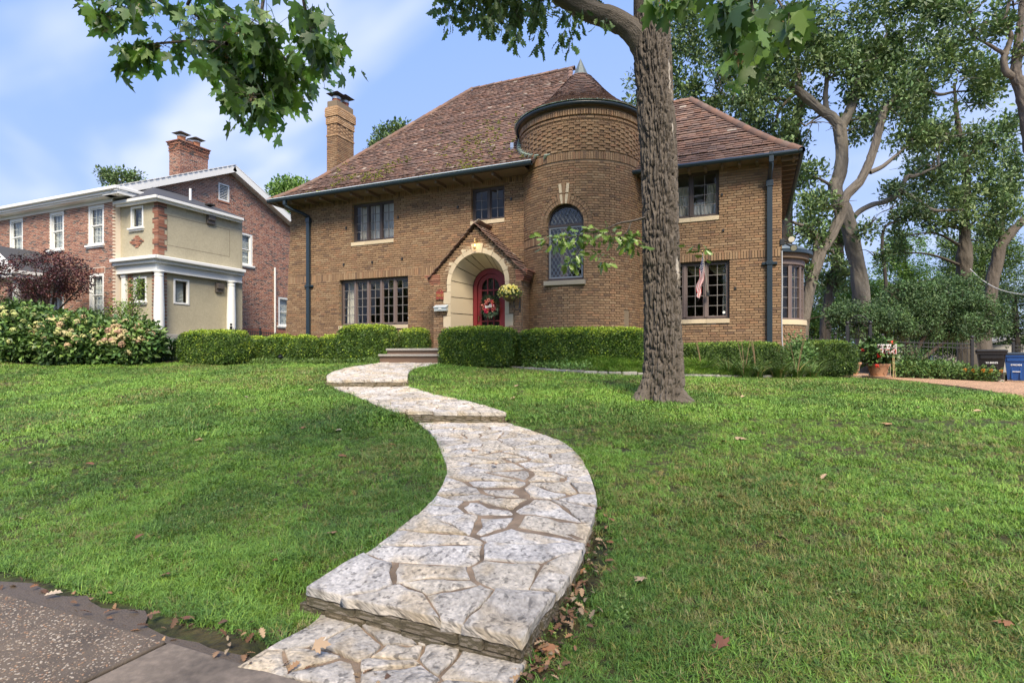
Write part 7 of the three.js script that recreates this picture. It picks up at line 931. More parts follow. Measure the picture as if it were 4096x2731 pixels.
tree('oak_tree', 'slanting oak with paired stems just right of the bay window', 21.5, [
  { p: [z4(430, 1420), z4(440, 1250), z4(470, 1080), z4(505, 930), z4(545, 790), z4(600, 650), z4(660, 550), z4(720, 430), z4(770, 320), z3(950, 1540), z3(1060, 1420), z3(1130, 1280), z3(1190, 1100), z3(1225, 950), z3(1260, 850), z3(1330, 760), z3(1400, 660)], r: [0.34, 0.27, 0.25, 0.24, 0.24, 0.2, 0.2, 0.2, 0.19, 0.19, 0.18, 0.17, 0.16, 0.15, 0.13, 0.1, 0.05] },
  { p: [z4(540, 800), z4(545, 650), z4(560, 510), z4(450, 430), z4(350, 390)], r: [0.13, 0.12, 0.11, 0.09, 0.05] }, { p: [z3(1140, 1350), z3(1230, 1310), z3(1330, 1230), z3(1450, 1130)], r: [0.1, 0.09, 0.07, 0.04] },
], [[1890, 480, 50, 30], [1860, 530, 45, 35], [1900, 560, 35, 25], [2060, 250, 60, 40], [2100, 320, 60, 35], [2080, 200, 60, 40], [1920, 590, 30, 24], [2150, 300, 40, 28], [1850, 620, 25, 20]], { bark: barkMat(0.15, 0.132, 0.108), density: 42, group: 'old oaks behind the house' });
tree('oak_tree', 'slender dark oak stem between the slanting oak and the gate', 25, [{ p: [z4(620, 1430), z4(645, 1150), z4(680, 950), z4(712, 800), z4(742, 650), z4(745, 560), z4(730, 470), z4(760, 300)], r: [0.3, 0.24, 0.22, 0.2, 0.24, 0.2, 0.17, 0.12] }], [[1920, 540, 40, 30], [1940, 620, 35, 35], [1910, 640, 45, 30]], { bark: barkMat(0.11, 0.095, 0.078), density: 45, group: 'old oaks behind the house' });
tree('oak_tree', 'dark oak rising close behind the right roof corner', 27, [{ p: [z4(330, 1480), z4(330, 1100), z4(300, 700), z4(312, 450), z4(312, 280), z3(560, 1120), z3(548, 1000), z3(575, 900), z3(600, 800), z3(585, 650), z3(570, 480), z3(590, 250)], r: [0.42, 0.38, 0.3, 0.3, 0.28, 0.26, 0.25, 0.23, 0.2, 0.16, 0.12, 0.06] }, { p: [z4(330, 960), z4(400, 700), z4(470, 920), z4(440, 1010)].slice(0, 2), r: [0.15, 0.08] }, { p: [z3(560, 720), z3(430, 860), z3(390, 960), z3(280, 980)], r: [0.1, 0.08, 0.06, 0.03] }, { p: [z3(520, 800), z3(400, 770), z3(280, 800), z3(120, 770), z3(0, 760)], r: [0.1, 0.09, 0.08, 0.06, 0.04] }],
  [[1490, 190, 55, 50], [1450, 260, 30, 35], [1560, 110, 80, 60], [1600, 200, 80, 60], [1660, 110, 80, 70], [1690, 190, 80, 60], [1640, 40, 70, 40], [1720, 60, 80, 60], [1560, 40, 40, 30], [1740, 280, 60, 45], [1780, 330, 40, 30], [1820, 330, 45, 40], [1840, 410, 35, 40], [1500, 260, 40, 30], [1640, 240, 60, 30], [1850, 520, 25, 30], [1850, 600, 22, 30], [1840, 250, 50, 40]], { bark: barkMat(0.13, 0.11, 0.085), density: 36, gap: 0.42, group: 'old oaks behind the house' });
tree('oak_tree', 'dark straight oak behind the spreading shrub', 26, [{ p: [z4(1815, 1460), z4(1810, 1200), z4(1800, 900), z4(1800, 700), z4(1800, 500), z4(1800, 330), z4(1812, 150), z3(1900, 1480), z3(1870, 1200), z3(1842, 1050), z3(1820, 900), z3(1800, 650)], r: [0.45, 0.38, 0.3, 0.38, 0.22, 0.21, 0.2, 0.19, 0.17, 0.13, 0.1, 0.04] }, { p: [z4(1812, 250), z4(1700, 120), z4(1560, 20), z3(1500, 1330)], r: [0.1, 0.08, 0.05, 0.03] }, { p: [z3(1880, 1300), z3(1960, 1180), z3(2060, 1100), z3(2200, 1190)], r: [0.1, 0.08, 0.06, 0.03] }],
  [[2170, 380, 85, 45], [2250, 430, 80, 50], [2200, 500, 70, 35], [2130, 440, 60, 40], [2280, 350, 60, 45], [2230, 320, 55, 35], [2160, 320, 50, 30], [2100, 500, 45, 28], [2080, 540, 35, 25], [2300, 490, 50, 40], [2150, 520, 40, 22], [2050, 580, 30, 22]], { bark: barkMat(0.10, 0.085, 0.065), density: 36, gap: 0.42, group: 'old oaks behind the house' });
tree('oak_tree', 'forked dark oak beyond the rubbish bins', 28, [{ p: [z4(1935, 1480), z4(1965, 1250), z4(2005, 1050), z4(2035, 880), z4(2065, 740), z4(2095, 610), z4(2140, 540), z4(2200, 470), z4(2291, 370), z4(2400, 260)], r: [0.48, 0.4, 0.34, 0.32, 0.3, 0.28, 0.25, 0.22, 0.18, 0.1] }, { p: [z4(2110, 570), z4(2110, 400), z4(2150, 200), z4(2170, 50), z3(2320, 1330)], r: [0.16, 0.14, 0.12, 0.09, 0.05] }], [[2320, 300, 60, 40], [2340, 380, 50, 45], [2320, 450, 45, 40], [2300, 520, 40, 30], [2260, 540, 40, 25]], { bark: barkMat(0.12, 0.10, 0.08), density: 38, group: 'old oaks behind the house' });
tree('oak_tree', 'bare forked oak limbs at the top right corner', 20, [{ p: [z3(2480, 1900), z3(2430, 1200), z3(2380, 900), z3(2320, 680), z3(2285, 600), z3(2290, 470), z3(2310, 300), z3(2325, 100), z3(2340, -100)], r: [0.4, 0.33, 0.27, 0.22, 0.2, 0.16, 0.14, 0.1, 0.06] }, { p: [z3(2290, 610), z3(2215, 570), z3(2190, 480), z3(2210, 400), z3(2245, 290), z3(2205, 180), z3(2230, 0)], r: [0.14, 0.13, 0.12, 0.11, 0.09, 0.07, 0.05] }, { p: [z3(2190, 420), z3(2090, 360), z3(1980, 300)], r: [0.08, 0.06, 0.03] }], [[2290, 60, 40, 40], [2230, 80, 35, 35], [2330, 20, 40, 30], [2230, 20, 30, 20], [2345, 130, 20, 30]], { bark: barkMat(0.16, 0.135, 0.11), density: 40, gap: 0.46, group: 'old oaks behind the house' });
// lighter, lower trees behind the garden
const lo = { geos: lightC, pal: GREEN, density: 62, twigs: 3, gap: 0.36, group: 'garden trees beyond the fence', bark: barkMat(0.07, 0.06, 0.05) };
tree('garden_tree', 'thin curving tree with loose dark leaves right of the thick oak', 22, [{ p: [[2050, 800], [2035, 640], [2027, 560], [2035, 520], [2070, 505], [2105, 490]], r: [0.09, 0.07, 0.06, 0.05, 0.04, 0.02] }], [[2050, 480, 55, 35], [2000, 520, 30, 25], [2100, 480, 40, 25], [2010, 590, 30, 28], [2060, 450, 40, 25]], { ...lo, density: 36, gap: 0.45, pal: [[0.04, 0.09, 0.02], [0.06, 0.12, 0.025]] });
tree('garden_tree', 'rounded bright green tree behind the thick oak', 34, [{ p: [[2080, 800], [2085, 680], [2080, 600]], r: [0.2, 0.15, 0.1] }], [[2070, 600, 60, 50], [2100, 650, 60, 45], [2040, 660, 45, 45], [2080, 560, 45, 30]], lo);
tree('garden_tree', 'pale green tree far behind the rubbish bins', 38, [{ p: [[2250, 800], [2255, 650], [2260, 560]], r: [0.3, 0.25, 0.15] }], [[2250, 570, 75, 55], [2200, 600, 45, 45], [2310, 590, 60, 60], [2220, 640, 60, 50], [2300, 670, 70, 50], [2180, 560, 25, 20]], { ...lo, pal: [[0.12, 0.21, 0.035], [0.09, 0.17, 0.03], [0.15, 0.25, 0.045]], gap: 0.34 });
tree('garden_tree', 'white flowering tree behind the slanting oak', 34, [{ p: [[1900, 800], [1900, 720], [1895, 680]], r: [0.12, 0.1, 0.06] }], [[1895, 660, 45, 45], [1930, 700, 40, 45], [1880, 720, 35, 40]], { ...lo, pal: [[0.10, 0.19, 0.03], [0.13, 0.22, 0.04], [0.5, 0.5, 0.4]] });
tree('garden_tree', 'dense green tree filling the gap behind the gate', 32, [{ p: [[1950, 830], [1950, 760], [1945, 720]], r: [0.12, 0.1, 0.06] }], [[1930, 740, 60, 55], [1985, 710, 50, 60], [1960, 660, 45, 40], [2010, 690, 40, 40], [1890, 760, 40, 35]], lo);
tree('garden_tree', 'dark green tree at the right edge behind the shrub', 30, [{ p: [[2340, 830], [2335, 740], [2330, 680]], r: [0.2, 0.15, 0.1] }], [[2330, 700, 60, 55], [2290, 740, 60, 40], [2345, 770, 40, 30], [2240, 740, 45, 35]], { ...lo, pal: [[0.045, 0.095, 0.022], [0.07, 0.13, 0.03]] });
tree('garden_tree', 'broad leafy tree closing the view behind the iron fence', 36, [{ p: [[2130, 830], [2130, 740], [2128, 690]], r: [0.2, 0.15, 0.1] }], [[2060, 730, 60, 50], [2130, 700, 60, 50], [2200, 720, 60, 55], [2270, 720, 50, 55], [2120, 780, 80, 40], [2220, 790, 80, 35], [2000, 770, 50, 40], [2320, 790, 50, 40]], { ...lo, leaf: 1.15, pal: [[0.09, 0.18, 0.035], [0.13, 0.25, 0.045], [0.07, 0.14, 0.03]] });
tree('garden_tree', 'leafy tree between the bay window and the slanting oaks', 30, [{ p: [[1862, 830], [1862, 760], [1865, 700]], r: [0.15, 0.1, 0.06] }], [[1865, 720, 40, 45], [1885, 770, 40, 35], [1860, 660, 30, 35], [1930, 790, 50, 30]], lo);
tree('spreading_maple', 'wide low spreading maple shrub arching over the iron fence', 21, [{ p: [[2095, 850], [2090, 800], [2060, 760], [2020, 720]], r: [0.13, 0.11, 0.08, 0.04] }, { p: [[2095, 840], [2120, 780], [2170, 740], [2230, 720]], r: [0.1, 0.09, 0.06, 0.03] }, { p: [[2092, 845], [2070, 790], [2010, 760], [1950, 740]], r: [0.09, 0.08, 0.05, 0.03] }, { p: [[2098, 845], [2150, 800], [2200, 770], [2260, 760]], r: [0.09, 0.08, 0.05, 0.03] }], [[2000, 730, 80, 30], [2080, 700, 90, 32], [2160, 690, 90, 34], [2240, 710, 70, 34], [1930, 720, 60, 28], [2130, 740, 100, 30], [2230, 750, 80, 26], [2050, 755, 80, 24], [2090, 665, 60, 25], [2190, 655, 60, 25], [1960, 755, 50, 20], [2180, 770, 80, 20]], { geos: [1, 2, 3].map((s) => clusterGeo(11, 0.15, 0.095, 0.05, 960 + s, 0.2)), pal: [[0.075, 0.16, 0.045], [0.10, 0.20, 0.06], [0.06, 0.125, 0.04], [0.14, 0.25, 0.08]], density: 165, gap: 0.3, twigs: 4, bark: barkMat(0.10, 0.075, 0.055) });
// trees behind the houses on the left
tree('distant_tree', 'distant tree showing above the ridge beside the chimney', 40, [{ p: [[890, 800], [890, 400], [890, 330]], r: [0.3, 0.2, 0.1] }], [[880, 320, 30, 28], [915, 300, 30, 22], [860, 340, 25, 20]], { density: 40, leaf: 1.2 }); tree('distant_tree', 'distant tree showing above the neighbour roof', 45, [{ p: [[270, 800], [270, 500], [268, 420]], r: [0.3, 0.2, 0.1] }], [[262, 408, 42, 18], [310, 412, 26, 14], [240, 400, 18, 14]], { density: 40, leaf: 1.2 }); tree('distant_tree', 'distant tree between the neighbour gable and the tiled eave', 38, [{ p: [[650, 800], [650, 520], [650, 450]], r: [0.3, 0.2, 0.1] }], [[655, 440, 50, 32], [640, 470, 30, 30], [690, 440, 30, 25], [655, 510, 25, 40]], { density: 60, leaf: 1.2, pal: GREEN });
// small far things: a neighbour's chimney and shed behind the trees, the cable
{ const c = dT(2157, 650, 40), t = thing('far_house', 'pale chimney and roof of a house far behind the shrub', 'house', [c.x, ground(c.x, c.z), c.z]); const h = c.y - t.position.y; mesh('chimney', rbox(-0.45, 0.45, 0, h + 0.3, -0.4, 0.4, 0.03), mat(0.5, 0.48, 0.45, 0.9), t); mesh('cap', new THREE.ConeGeometry(0.62, 0.3, 4).rotateY(0.785).translate(0, h + 0.45, 0), mat(0.2, 0.2, 0.2, 0.7), t); mesh('wall', box(-3, 6, 0, 2.2, -6, -1), mat(0.45, 0.42, 0.37, 0.9), t); mesh('roof', slab([[-3.4, 2.2], [6.4, 2.2], [1.5, 4.2]], -6.2, -0.8), MAT.shingle, t);
  const s = dT(2340, 845, 32), u = thing('shed', 'low grey shed with a sloping roof at the right edge', 'shed', [s.x, ground(s.x, s.z), s.z]); mesh('wall', box(-1.6, 3.5, 0, 1.6, -3, 0), mat(0.42, 0.40, 0.36, 0.9), u); mesh('roof', slab([[-1.9, 1.5], [-1.85, 1.62], [2.0, 2.7], [4, 2.75], [4, 2.6], [2.0, 2.55]], -3.3, 0.3), mat(0.3, 0.3, 0.3, 0.8), u);
  const w = thing('overhead_cable', 'pale overhead cable sagging across the trees on the right', 'cable', [0, 0, 0]); const A = z4(1845, 785), B = z4(1950, 880), C = z4(2100, 960), D2 = z4(2291, 1000), E = z4(2600, 1030); mesh('wire', limb([A, B, C, D2, E].map(([x, y], i) => dT(x, y, 24 - i)), [0.018, 0.018, 0.018, 0.018, 0.018], 5, 5), mat(0.6, 0.6, 0.58, 0.6), w); }
// trees across the street, behind the camera: they stand in the windows' reflections and shade the low sky
reseed(3500); for (let i = 0; i < 9; i++) { const x = -34 + i * 7.5 + rr(-1.5, 1.5), z = rr(17, 22), h = rr(8, 12), t = thing('street_tree', 'leafy street tree on the far side of the road', 'tree', [x, 0, z], 'trees across the road'); mesh('trunk', limb([V(0, 0, 0), V(0.1, h * 0.3, 0), V(0, h * 0.7, 0)], [0.35, 0.28, 0.12], 8, 4), barkMat(0.12, 0.1, 0.08), t); shrub(t, V(0, h * 0.66, 0), V(3.6, h * 0.36, 3.0), 700, [clusterGeo(10, 0.5, 0.5, 0.3, 970 + i % 2)], OAK, { gap: 0.36, f: 0.5, fill: 0.5 }); }

// ================================================================ the big oak on the lawn
{
  const t0 = 9.05, base = dG(1517, 915), t = thing('oak_tree', 'tall oak with deeply furrowed bark standing on the front lawn', 'tree', base); base.y -= 0.05; t.position.copy(base);
  const C = [[1517, 920, 62], [1517, 908, 55], [1520, 890, 50.5], [1523, 860, 47], [1524, 820, 45], [1523, 760, 43.5], [1521, 680, 42], [1519, 600, 41.5], [1517, 500, 41], [1515, 400, 41], [1512, 330, 41.5], [1509, 290, 43], [1506, 240, 42], [1502, 180, 42], [1498, 110, 44], [1496, 40, 42], [1494, -60, 40], [1488, -250, 36], [1480, -500, 28], [1490, -800, 18]].map(([x, y, r]) => { const p = dT(x, y, t0); return { p: p.sub(base), r: r * 0.93 * t0 / 1292 }; });
  const ys = C.map((e) => e.p.y), n = 300, rows = 460, y0 = C[0].p.y, y1 = C[15].p.y; const sample = (y) => { let i = 0; while (i < C.length - 2 && C[i + 1].p.y < y) i++; const f = (y - C[i].p.y) / (C[i + 1].p.y - C[i].p.y), s = f * f * (3 - 2 * f) * 0.3 + f * 0.7; return { x: lerp(C[i].p.x, C[i + 1].p.x, s), z: lerp(C[i].p.z, C[i + 1].p.z, s), r: lerp(C[i].r, C[i + 1].r, s) }; };
  const colr = []; const g = grid(n, rows, (u, v) => { const y = lerp(y0 - 0.08, y1, v), e = sample(Math.max(y, y0)), a = u * 2 * Math.PI, ca = Math.cos(a), sa = Math.sin(a); const low = Math.exp(-Math.max(0, y - y0) / 0.22), lobes = 1 + low * 0.22 * Math.sin(a * 5 + 1.3) + low * 0.16 * Math.sin(a * 3 + 0.4) + low * 0.06 * Math.sin(a * 9);
    const k = 3.6, fur = (q) => smooth(0.02, 0.30, Math.abs(q * 2 - 1)), wx = fbm(ca * 2 + 20, y * 1.1, sa * 2 + 20, 2) * 0.9, rd = fbm(ca * k + 7 + wx, y * 1.25 + wx * 0.6, sa * k + 7 - wx, 2), ridge = 1 - Math.abs(fbm(ca * 7 + 3 + wx, y * 2.0 + wx, sa * 7 + 3, 2) * 2 - 1) * 1.6, cr = noise3(ca * 11 + 5, y * 9, sa * 11 + 5); const f1 = fur(fbm(ca * 7 + 3 + wx, y * 4.2 + wx, sa * 7 + 3, 2)), f2 = fur(noise3(ca * 13 + 13 - wx, y * 9, sa * 13 + 1)); let h = 0.044 * f1 + 0.026 * f2 + 0.008 * rd - 0.012 * smooth(0.66, 0.8, cr) + 0.006 * noise3(ca * 30, y * 26, sa * 30) - 0.026;
    const bare = patch(a, y); h = lerp(h, 0.016 + 0.006 * noise3(ca * 20, y * 20, sa * 20), bare); const r = e.r * lobes + h - 0.028; const nz = noise3(ca * 5, y * 3, sa * 5), nf = noise3(ca * 26 + 4, y * 17, sa * 26); const kk = 0.62 + 0.5 * nz + 0.4 * nf; const b = [0.105 * kk, 0.089 * kk, 0.073 * kk], w = [0.46, 0.42, 0.36]; for (let i = 0; i < 3; i++) colr.push(lerp(b[i], w[i] * (0.75 + 0.4 * nf), bare)); return [e.x + ca * r, y, e.z + sa * r, u * 1.8, y]; });
  function patch(a, y) { const toCam = Math.atan2(-base.z, -base.x), right = toCam - 1.12; const d = (((a - right) % 6.283) + 9.425) % 6.283 - 3.1416; const nn = fbm(Math.cos(a) * 6 + 2, y * 5, Math.sin(a) * 6, 3); const p1 = Math.exp(-((d / 0.33) ** 2) - (((y - 2.05) / 0.42) ** 2)), p2 = Math.exp(-(((d - 0.05) / 0.28) ** 2) - (((y - 5.15) / 0.55) ** 2)) * 0.85, p3 = Math.exp(-((d / 0.25) ** 2) - (((y - 4.2) / 0.35) ** 2)) * 0.7; return smooth(0.55, 0.75, p1 + p2 + p3 + (nn - 0.5) * 0.9 - 0.05) * 0.9; }
  g.setAttribute('color', new THREE.Float32BufferAttribute(colr, 3)); mesh('trunk', g, new THREE.MeshStandardMaterial({ vertexColors: true, roughness: 0.95, side: THREE.DoubleSide, bumpMap: rep(barkTex, 6, 2.2), bumpScale: 0.012 }), t);
  const bm = barkMat(0.105, 0.09, 0.074); mesh('limb', limb(C.slice(14).map((e) => e.p), C.slice(14).map((e) => e.r * 0.985), 24, 6, 0.05), bm, t);
  const P = (x, y, dt = 0) => dT(x, y, t0 + dt).sub(base), limbs = [[[P(1492, 130), P(1470, 92), P(1440, 62), P(1405, 40), P(1365, 28), P(1330, 12), P(1290, -10), P(1220, -60), P(1120, -120)], [0.2, 0.2, 0.175, 0.165, 0.16, 0.155, 0.14, 0.10, 0.05]], [[P(1490, -150), P(1560, -260, 0.5), P(1680, -380, 1), P(1850, -480, 1.5)], [0.2, 0.17, 0.12, 0.06]], [[P(1486, -280), P(1400, -430, -0.8), P(1300, -560, -1.5), P(1200, -620, -2)], [0.16, 0.14, 0.1, 0.05]], [[P(1486, -300), P(1520, -480, 1.5), P(1560, -650, 3)], [0.18, 0.13, 0.07]]];
  limbs.forEach(([p, r]) => mesh('limb', barkLimb(p, r, [0.11, 0.095, 0.078], 0.06), barkV, t));
  // the low leafy branch before the turret window, and the fringe of leaves hanging from the left limb: leaf by leaf
  const lm = [[0.17, 0.28, 0.045], [0.13, 0.23, 0.04], [0.22, 0.33, 0.06], [0.10, 0.18, 0.035]].map(([r, g2, b]) => leafMat(r, g2, b, 0.35, 0.35)), dk = [[0.09, 0.17, 0.035], [0.12, 0.21, 0.04], [0.07, 0.135, 0.03]].map(([r, g2, b]) => leafMat(r, g2, b, 0.35, 0.5));
  reseed(3600); let leaves = 0; const spare = [], tw = []; const spray = (pts, n, rad, mats, size, droop) => { n = Math.round(n * 1.7); const V3 = pts.map(([x, y, dt]) => P(x, y, dt)); const cv = new THREE.CatmullRomCurve3(V3); for (let i = 0; i < n; i++) { const u = Math.pow(rnd(), 0.75), c = cv.getPoint(clamp(u + rr(-0.03, 0.03))), d = V(gauss(), gauss() * 0.6 - droop, gauss()).normalize(), p = c.clone().addScaledVector(d, rad * Math.pow(rnd(), 0.6)); const dir = d.clone().add(V(gauss() * 0.5, -droop + gauss() * 0.4, gauss() * 0.5)).normalize(), q = new THREE.Quaternion().setFromUnitVectors(V(0, 0, 1), dir).multiply(qE(0, 0, rnd() * 6.28)), s = size * rr(0.7, 1.25), m = pick(mats); if (leaves++ < 300) { const o = mesh('leaf', oakLeaf, m, t); o.position.copy(p); o.quaternion.copy(q); o.scale.set(s, s, s); } else spare.push({ m: M4(p, q, V(s, s, s)), c: m.color }); if (i % 3 === 0) tw.push(limb([c, c.clone().lerp(p, 0.6), p], [0.004, 0.003, 0.002], 4, 2)); } };
  tw.push(limb([P(1482, 500, -0.25), P(1450, 508, -0.3), P(1425, 512, -0.35), P(1400, 522, -0.4), P(1370, 535, -0.4), P(1330, 540, -0.4), P(1290, 548, -0.4), P(1250, 552, -0.4)], [0.02, 0.017, 0.015, 0.011, 0.008, 0.006, 0.005, 0.003], 6, 4), limb([P(1450, 508, -0.3), P(1442, 530, -0.3), P(1425, 545, -0.3), P(1390, 550, -0.3)], [0.014, 0.012, 0.008, 0.004], 6, 3), limb([P(1330, 540, -0.4), P(1360, 565, -0.4), P(1385, 590, -0.4)], [0.006, 0.005, 0.003], 5, 3), limb([P(1340, 540, -0.4), P(1325, 580, -0.4), P(1310, 610, -0.4)], [0.006, 0.005, 0.003], 5, 3));
  spray([[1250, 545, -0.4], [1290, 545, -0.4], [1330, 540, -0.4]], 42, 0.16, lm, 0.15, 0.25); spray([[1330, 535, -0.4], [1370, 530, -0.4], [1440, 545, -0.3], [1465, 560, -0.3]], 46, 0.17, lm, 0.15, 0.25); spray([[1330, 560, -0.4], [1318, 590, -0.4], [1300, 605, -0.4]], 22, 0.12, lm, 0.14, 0.3); spray([[1375, 575, -0.4], [1390, 602, -0.4]], 12, 0.1, lm, 0.14, 0.3); spray([[1570, 568, -0.2], [1610, 560, -0.3], [1618, 590, -0.35]], 7, 0.08, lm, 0.14, 0.2); tw.push(limb([P(1555, 570, -0.2), P(1590, 565, -0.25), P(1612, 575, -0.3)], [0.006, 0.005, 0.003], 5, 3));
  for (const [x0, y0v, x1, y1v, n] of [[1060, -20, 1030, 45, 16], [1100, -20, 1085, 40, 20], [1150, -20, 1120, 60, 30], [1190, -20, 1185, 95, 40], [1235, -20, 1235, 110, 24], [1250, -25, 1225, 50, 22], [1330, 10, 1285, 95, 26], [1340, 15, 1310, 100, 14], [1370, 30, 1390, 50, 10]]) spray([[x0, y0v, rr(-0.6, 0.4)], [(x0 + x1) / 2, (y0v + y1v) / 2 - 5, rr(-0.4, 0.3)], [x1, y1v, rr(-0.5, 0.3)]], Math.round(n * 0.8), 0.15, dk, 0.17, 0.7);
  copies('leaf_spray', oakLeaf, leafMat(1, 1, 1, 0.35, 0.5), spare, t); mesh('twigs', merge(tw), bm, t);
  // crown above
  const big = [1, 2, 3].map((s) => { reseed(980 + s); const list = []; for (let i = 0; i < 7; i++) { const d = V(gauss(), gauss(), gauss()).normalize(), g2 = oakLeaf.clone(); g2.scale(0.17, 0.17, 0.17); g2.applyQuaternion(new THREE.Quaternion().setFromUnitVectors(V(0, 0, 1), d)); g2.translate(d.x * 0.1, d.y * 0.1, d.z * 0.1); list.push(g2); } return merge(list); }), lists = [[], [], []]; reseed(3700);
  for (const [x, y, dt, R, n] of [[1150, -90, 0, 1.0, 190], [1280, -160, 0.3, 1.2, 200], [1050, -110, -0.3, 0.9, 120], [1700, -420, 1, 1.8, 160], [1850, -520, 1.5, 1.6, 120], [1300, -560, -1.5, 1.9, 160], [1150, -640, -2, 1.6, 120], [1500, -620, 2, 2.2, 120], [1600, -560, 0.5, 1.8, 110], [1420, -360, 0.5, 1.3, 60], [1560, -330, 0.3, 1.2, 50]]) { const c = P(x, y, dt); for (let i = 0; i < n; i++) { const d = V(gauss(), gauss(), gauss()).normalize(), q = Math.sqrt(rnd()) * R; lists[i % 3].push({ m: M4(c.clone().addScaledVector(d, q), randQ(), V(1.1, 1.1, 1.1)), c: tint(pick(OAK), 0.25) }); } }
  lists.forEach((l, i) => copies('crown', big[i], oakLeafMat, l, t));
}
// ================================================================ the street maple over the camera: its boughs hang into the top of the view
{
  reseed(3800); const base = V(1.9, 0, 2.6), t = thing('maple_tree', 'maple tree whose leafy boughs hang into the top of the view', 'tree', base), bm = barkMat(0.13, 0.11, 0.09); mesh('trunk', limb([V(0, -0.1, 0), V(0.05, 1.5, 0), V(0, 3.2, 0), V(-0.1, 5, 0), V(-0.1, 7.5, 0), V(0, 10, 0)], [0.4, 0.3, 0.27, 0.22, 0.15, 0.06], 16, 5, 0.08), bm, t);
  const P = (x, y, d) => dT(x, y, d).sub(base), lm = [[0.10, 0.21, 0.03], [0.14, 0.28, 0.035], [0.20, 0.36, 0.04], [0.07, 0.15, 0.025]].map(([r, g, b]) => leafMat(r, g, b, 0.5, 0.5)), seedM = mat(0.36, 0.24, 0.13, 0.8), tw = [];
  const bough = (pts, r) => tw.push(limb(pts, r, 7, 5));
  // bough towards the left of the view
  const A = P(560, -380, 4.9); mesh('limb', limb([V(0, 3.3, 0), V(-0.6, 4.3, -1.0), V(-1.8, 5.3, -2.2), A, P(620, -120, 5.1)], [0.16, 0.13, 0.1, 0.07, 0.04], 10, 5), bm, t); mesh('limb', limb([V(0, 3.6, 0), V(0.0, 4.6, -1.2), V(0.1, 5.0, -2.6), P(1700, -160, 4.2)], [0.13, 0.1, 0.07, 0.03], 10, 5), bm, t);
  const sprays = [ // hanging twigs: [points], leaves, spread
    [[[620, -120], [420, -30], [300, 0], [215, 25]], 34, 0.17], [[[600, -100], [430, 10], [480, 60], [510, 110], [560, 190], [590, 225]], 62, 0.24], [[[520, 100], [420, 95], [330, 105], [290, 125]], 26, 0.13], [[[640, -110], [600, 30], [610, 120], [600, 200], [600, 245]], 56, 0.22], [[[680, -120], [700, 20], [720, 90], [755, 130]], 46, 0.2], [[[600, 60], [650, 130], [680, 170], [650, 210]], 30, 0.18], [[[500, -60], [500, 20], [540, 60], [620, 60]], 40, 0.25]];
  let count = 0; const spare = []; const hang = (list, dep, size) => { for (const [pts, n0, rad] of list) { const n = Math.round(n0 * 2.5), Q = pts.map(([x, y]) => P(x, y, dep + rr(-0.35, 0.35))), cv = new THREE.CatmullRomCurve3(Q); bough(Q, Q.map((_, i) => lerp(0.018, 0.003, i / (Q.length - 1)))); for (let i = 0; i < n; i++) { const c = cv.getPoint(lerp(0.25, 1, Math.pow(rnd(), 0.8))), p = c.clone().add(V(gauss() * rad * 1.0, gauss() * rad * 0.8 - 0.04, gauss() * rad * 1.0)); const dir = V(gauss() * 0.6, -0.75 + gauss() * 0.35, gauss() * 0.6).normalize(), q = new THREE.Quaternion().setFromUnitVectors(V(0, 0, 1), dir).multiply(qE(0, 0, rnd() * 6.28)), s = size * rr(0.7, 1.2), m = pick(lm); if (count++ < 300 && i < n * 0.4) { const o = mesh('leaf', mapleLeaf, m, t); o.position.copy(p); o.quaternion.copy(q); o.scale.set(s, s, s); } else spare.push({ m: M4(p, q, V(s, s, s)), c: m.color }); if (i % 2 === 0) bough([c, c.clone().lerp(p, 0.5).add(V(0, 0.02, 0)), p], [0.003, 0.002, 0.0015]); if (i % 9 === 0) for (let k = 0; k < 4; k++) { const o2 = new THREE.Mesh(seedG, seedM); o2.name = 'samara'; t.add(o2); o2.position.copy(c).add(V(gauss() * 0.03, -0.05 + gauss() * 0.03, gauss() * 0.03)); o2.rotation.set(rnd() * 6, rnd() * 6, 0); } } } };
  const seedG = fromPos((() => { const p = []; leafTri(p, 0.035, 0.012, V(0, 0, 0), qE(0, 0.5, 0)); leafTri(p, 0.035, 0.012, V(0, 0, 0), qE(0, -0.5, 0)); return p; })());
  hang(sprays, 5.1, 0.15); hang([[[[1700, -160], [1720, -40], [1730, 40], [1720, 90], [1700, 120]], 40, 0.14], [[[1700, -160], [1770, -30], [1800, 20], [1815, 30]], 16, 0.1], [[[1690, -150], [1560, -30], [1500, -8]], 12, 0.1], [[[1690, -120], [1670, 0], [1690, 60]], 16, 0.12]], 4.0, 0.155);
  copies('leaf_spray', mapleLeaf, leafMat(1, 1, 1, 0.5, 0.5), spare, t); mesh('twigs', merge(tw), bm, t);
  // the crown over the pavement, out of view: it shades the near lawn
  const big = (() => { reseed(990); const list = []; for (let i = 0; i < 7; i++) { const d = V(gauss(), gauss() * 0.5, gauss()).normalize(), g2 = mapleLeaf.clone(); g2.scale(0.16, 0.16, 0.16); g2.applyQuaternion(new THREE.Quaternion().setFromUnitVectors(V(0, 0, 1), d)); g2.translate(d.x * 0.16, d.y * 0.16, d.z * 0.16); list.push(g2); } return merge(list); })(), L = []; reseed(3900);
  for (let i = 0; i < 420; i++) { const d = V(gauss(), gauss(), gauss()).normalize(), q = Math.sqrt(rnd()), p = V(-1.6 + d.x * 6.2 * q, 7.8 + d.y * 2.4 * q, -1.2 + d.z * 3.6 * q); const s = seen(p.clone().add(base)); if (s.t > 0.3 && s.y > -60 && s.x > -200 && s.x < 4300) continue; if (fbm(p.x * 0.7, p.y * 0.7, p.z * 0.7 + 4, 2) < 0.42) continue; L.push({ m: M4(p, randQ(), V(1.2, 1.2, 1.2)), c: tint([0.055, 0.11, 0.022], 0.25) }); }
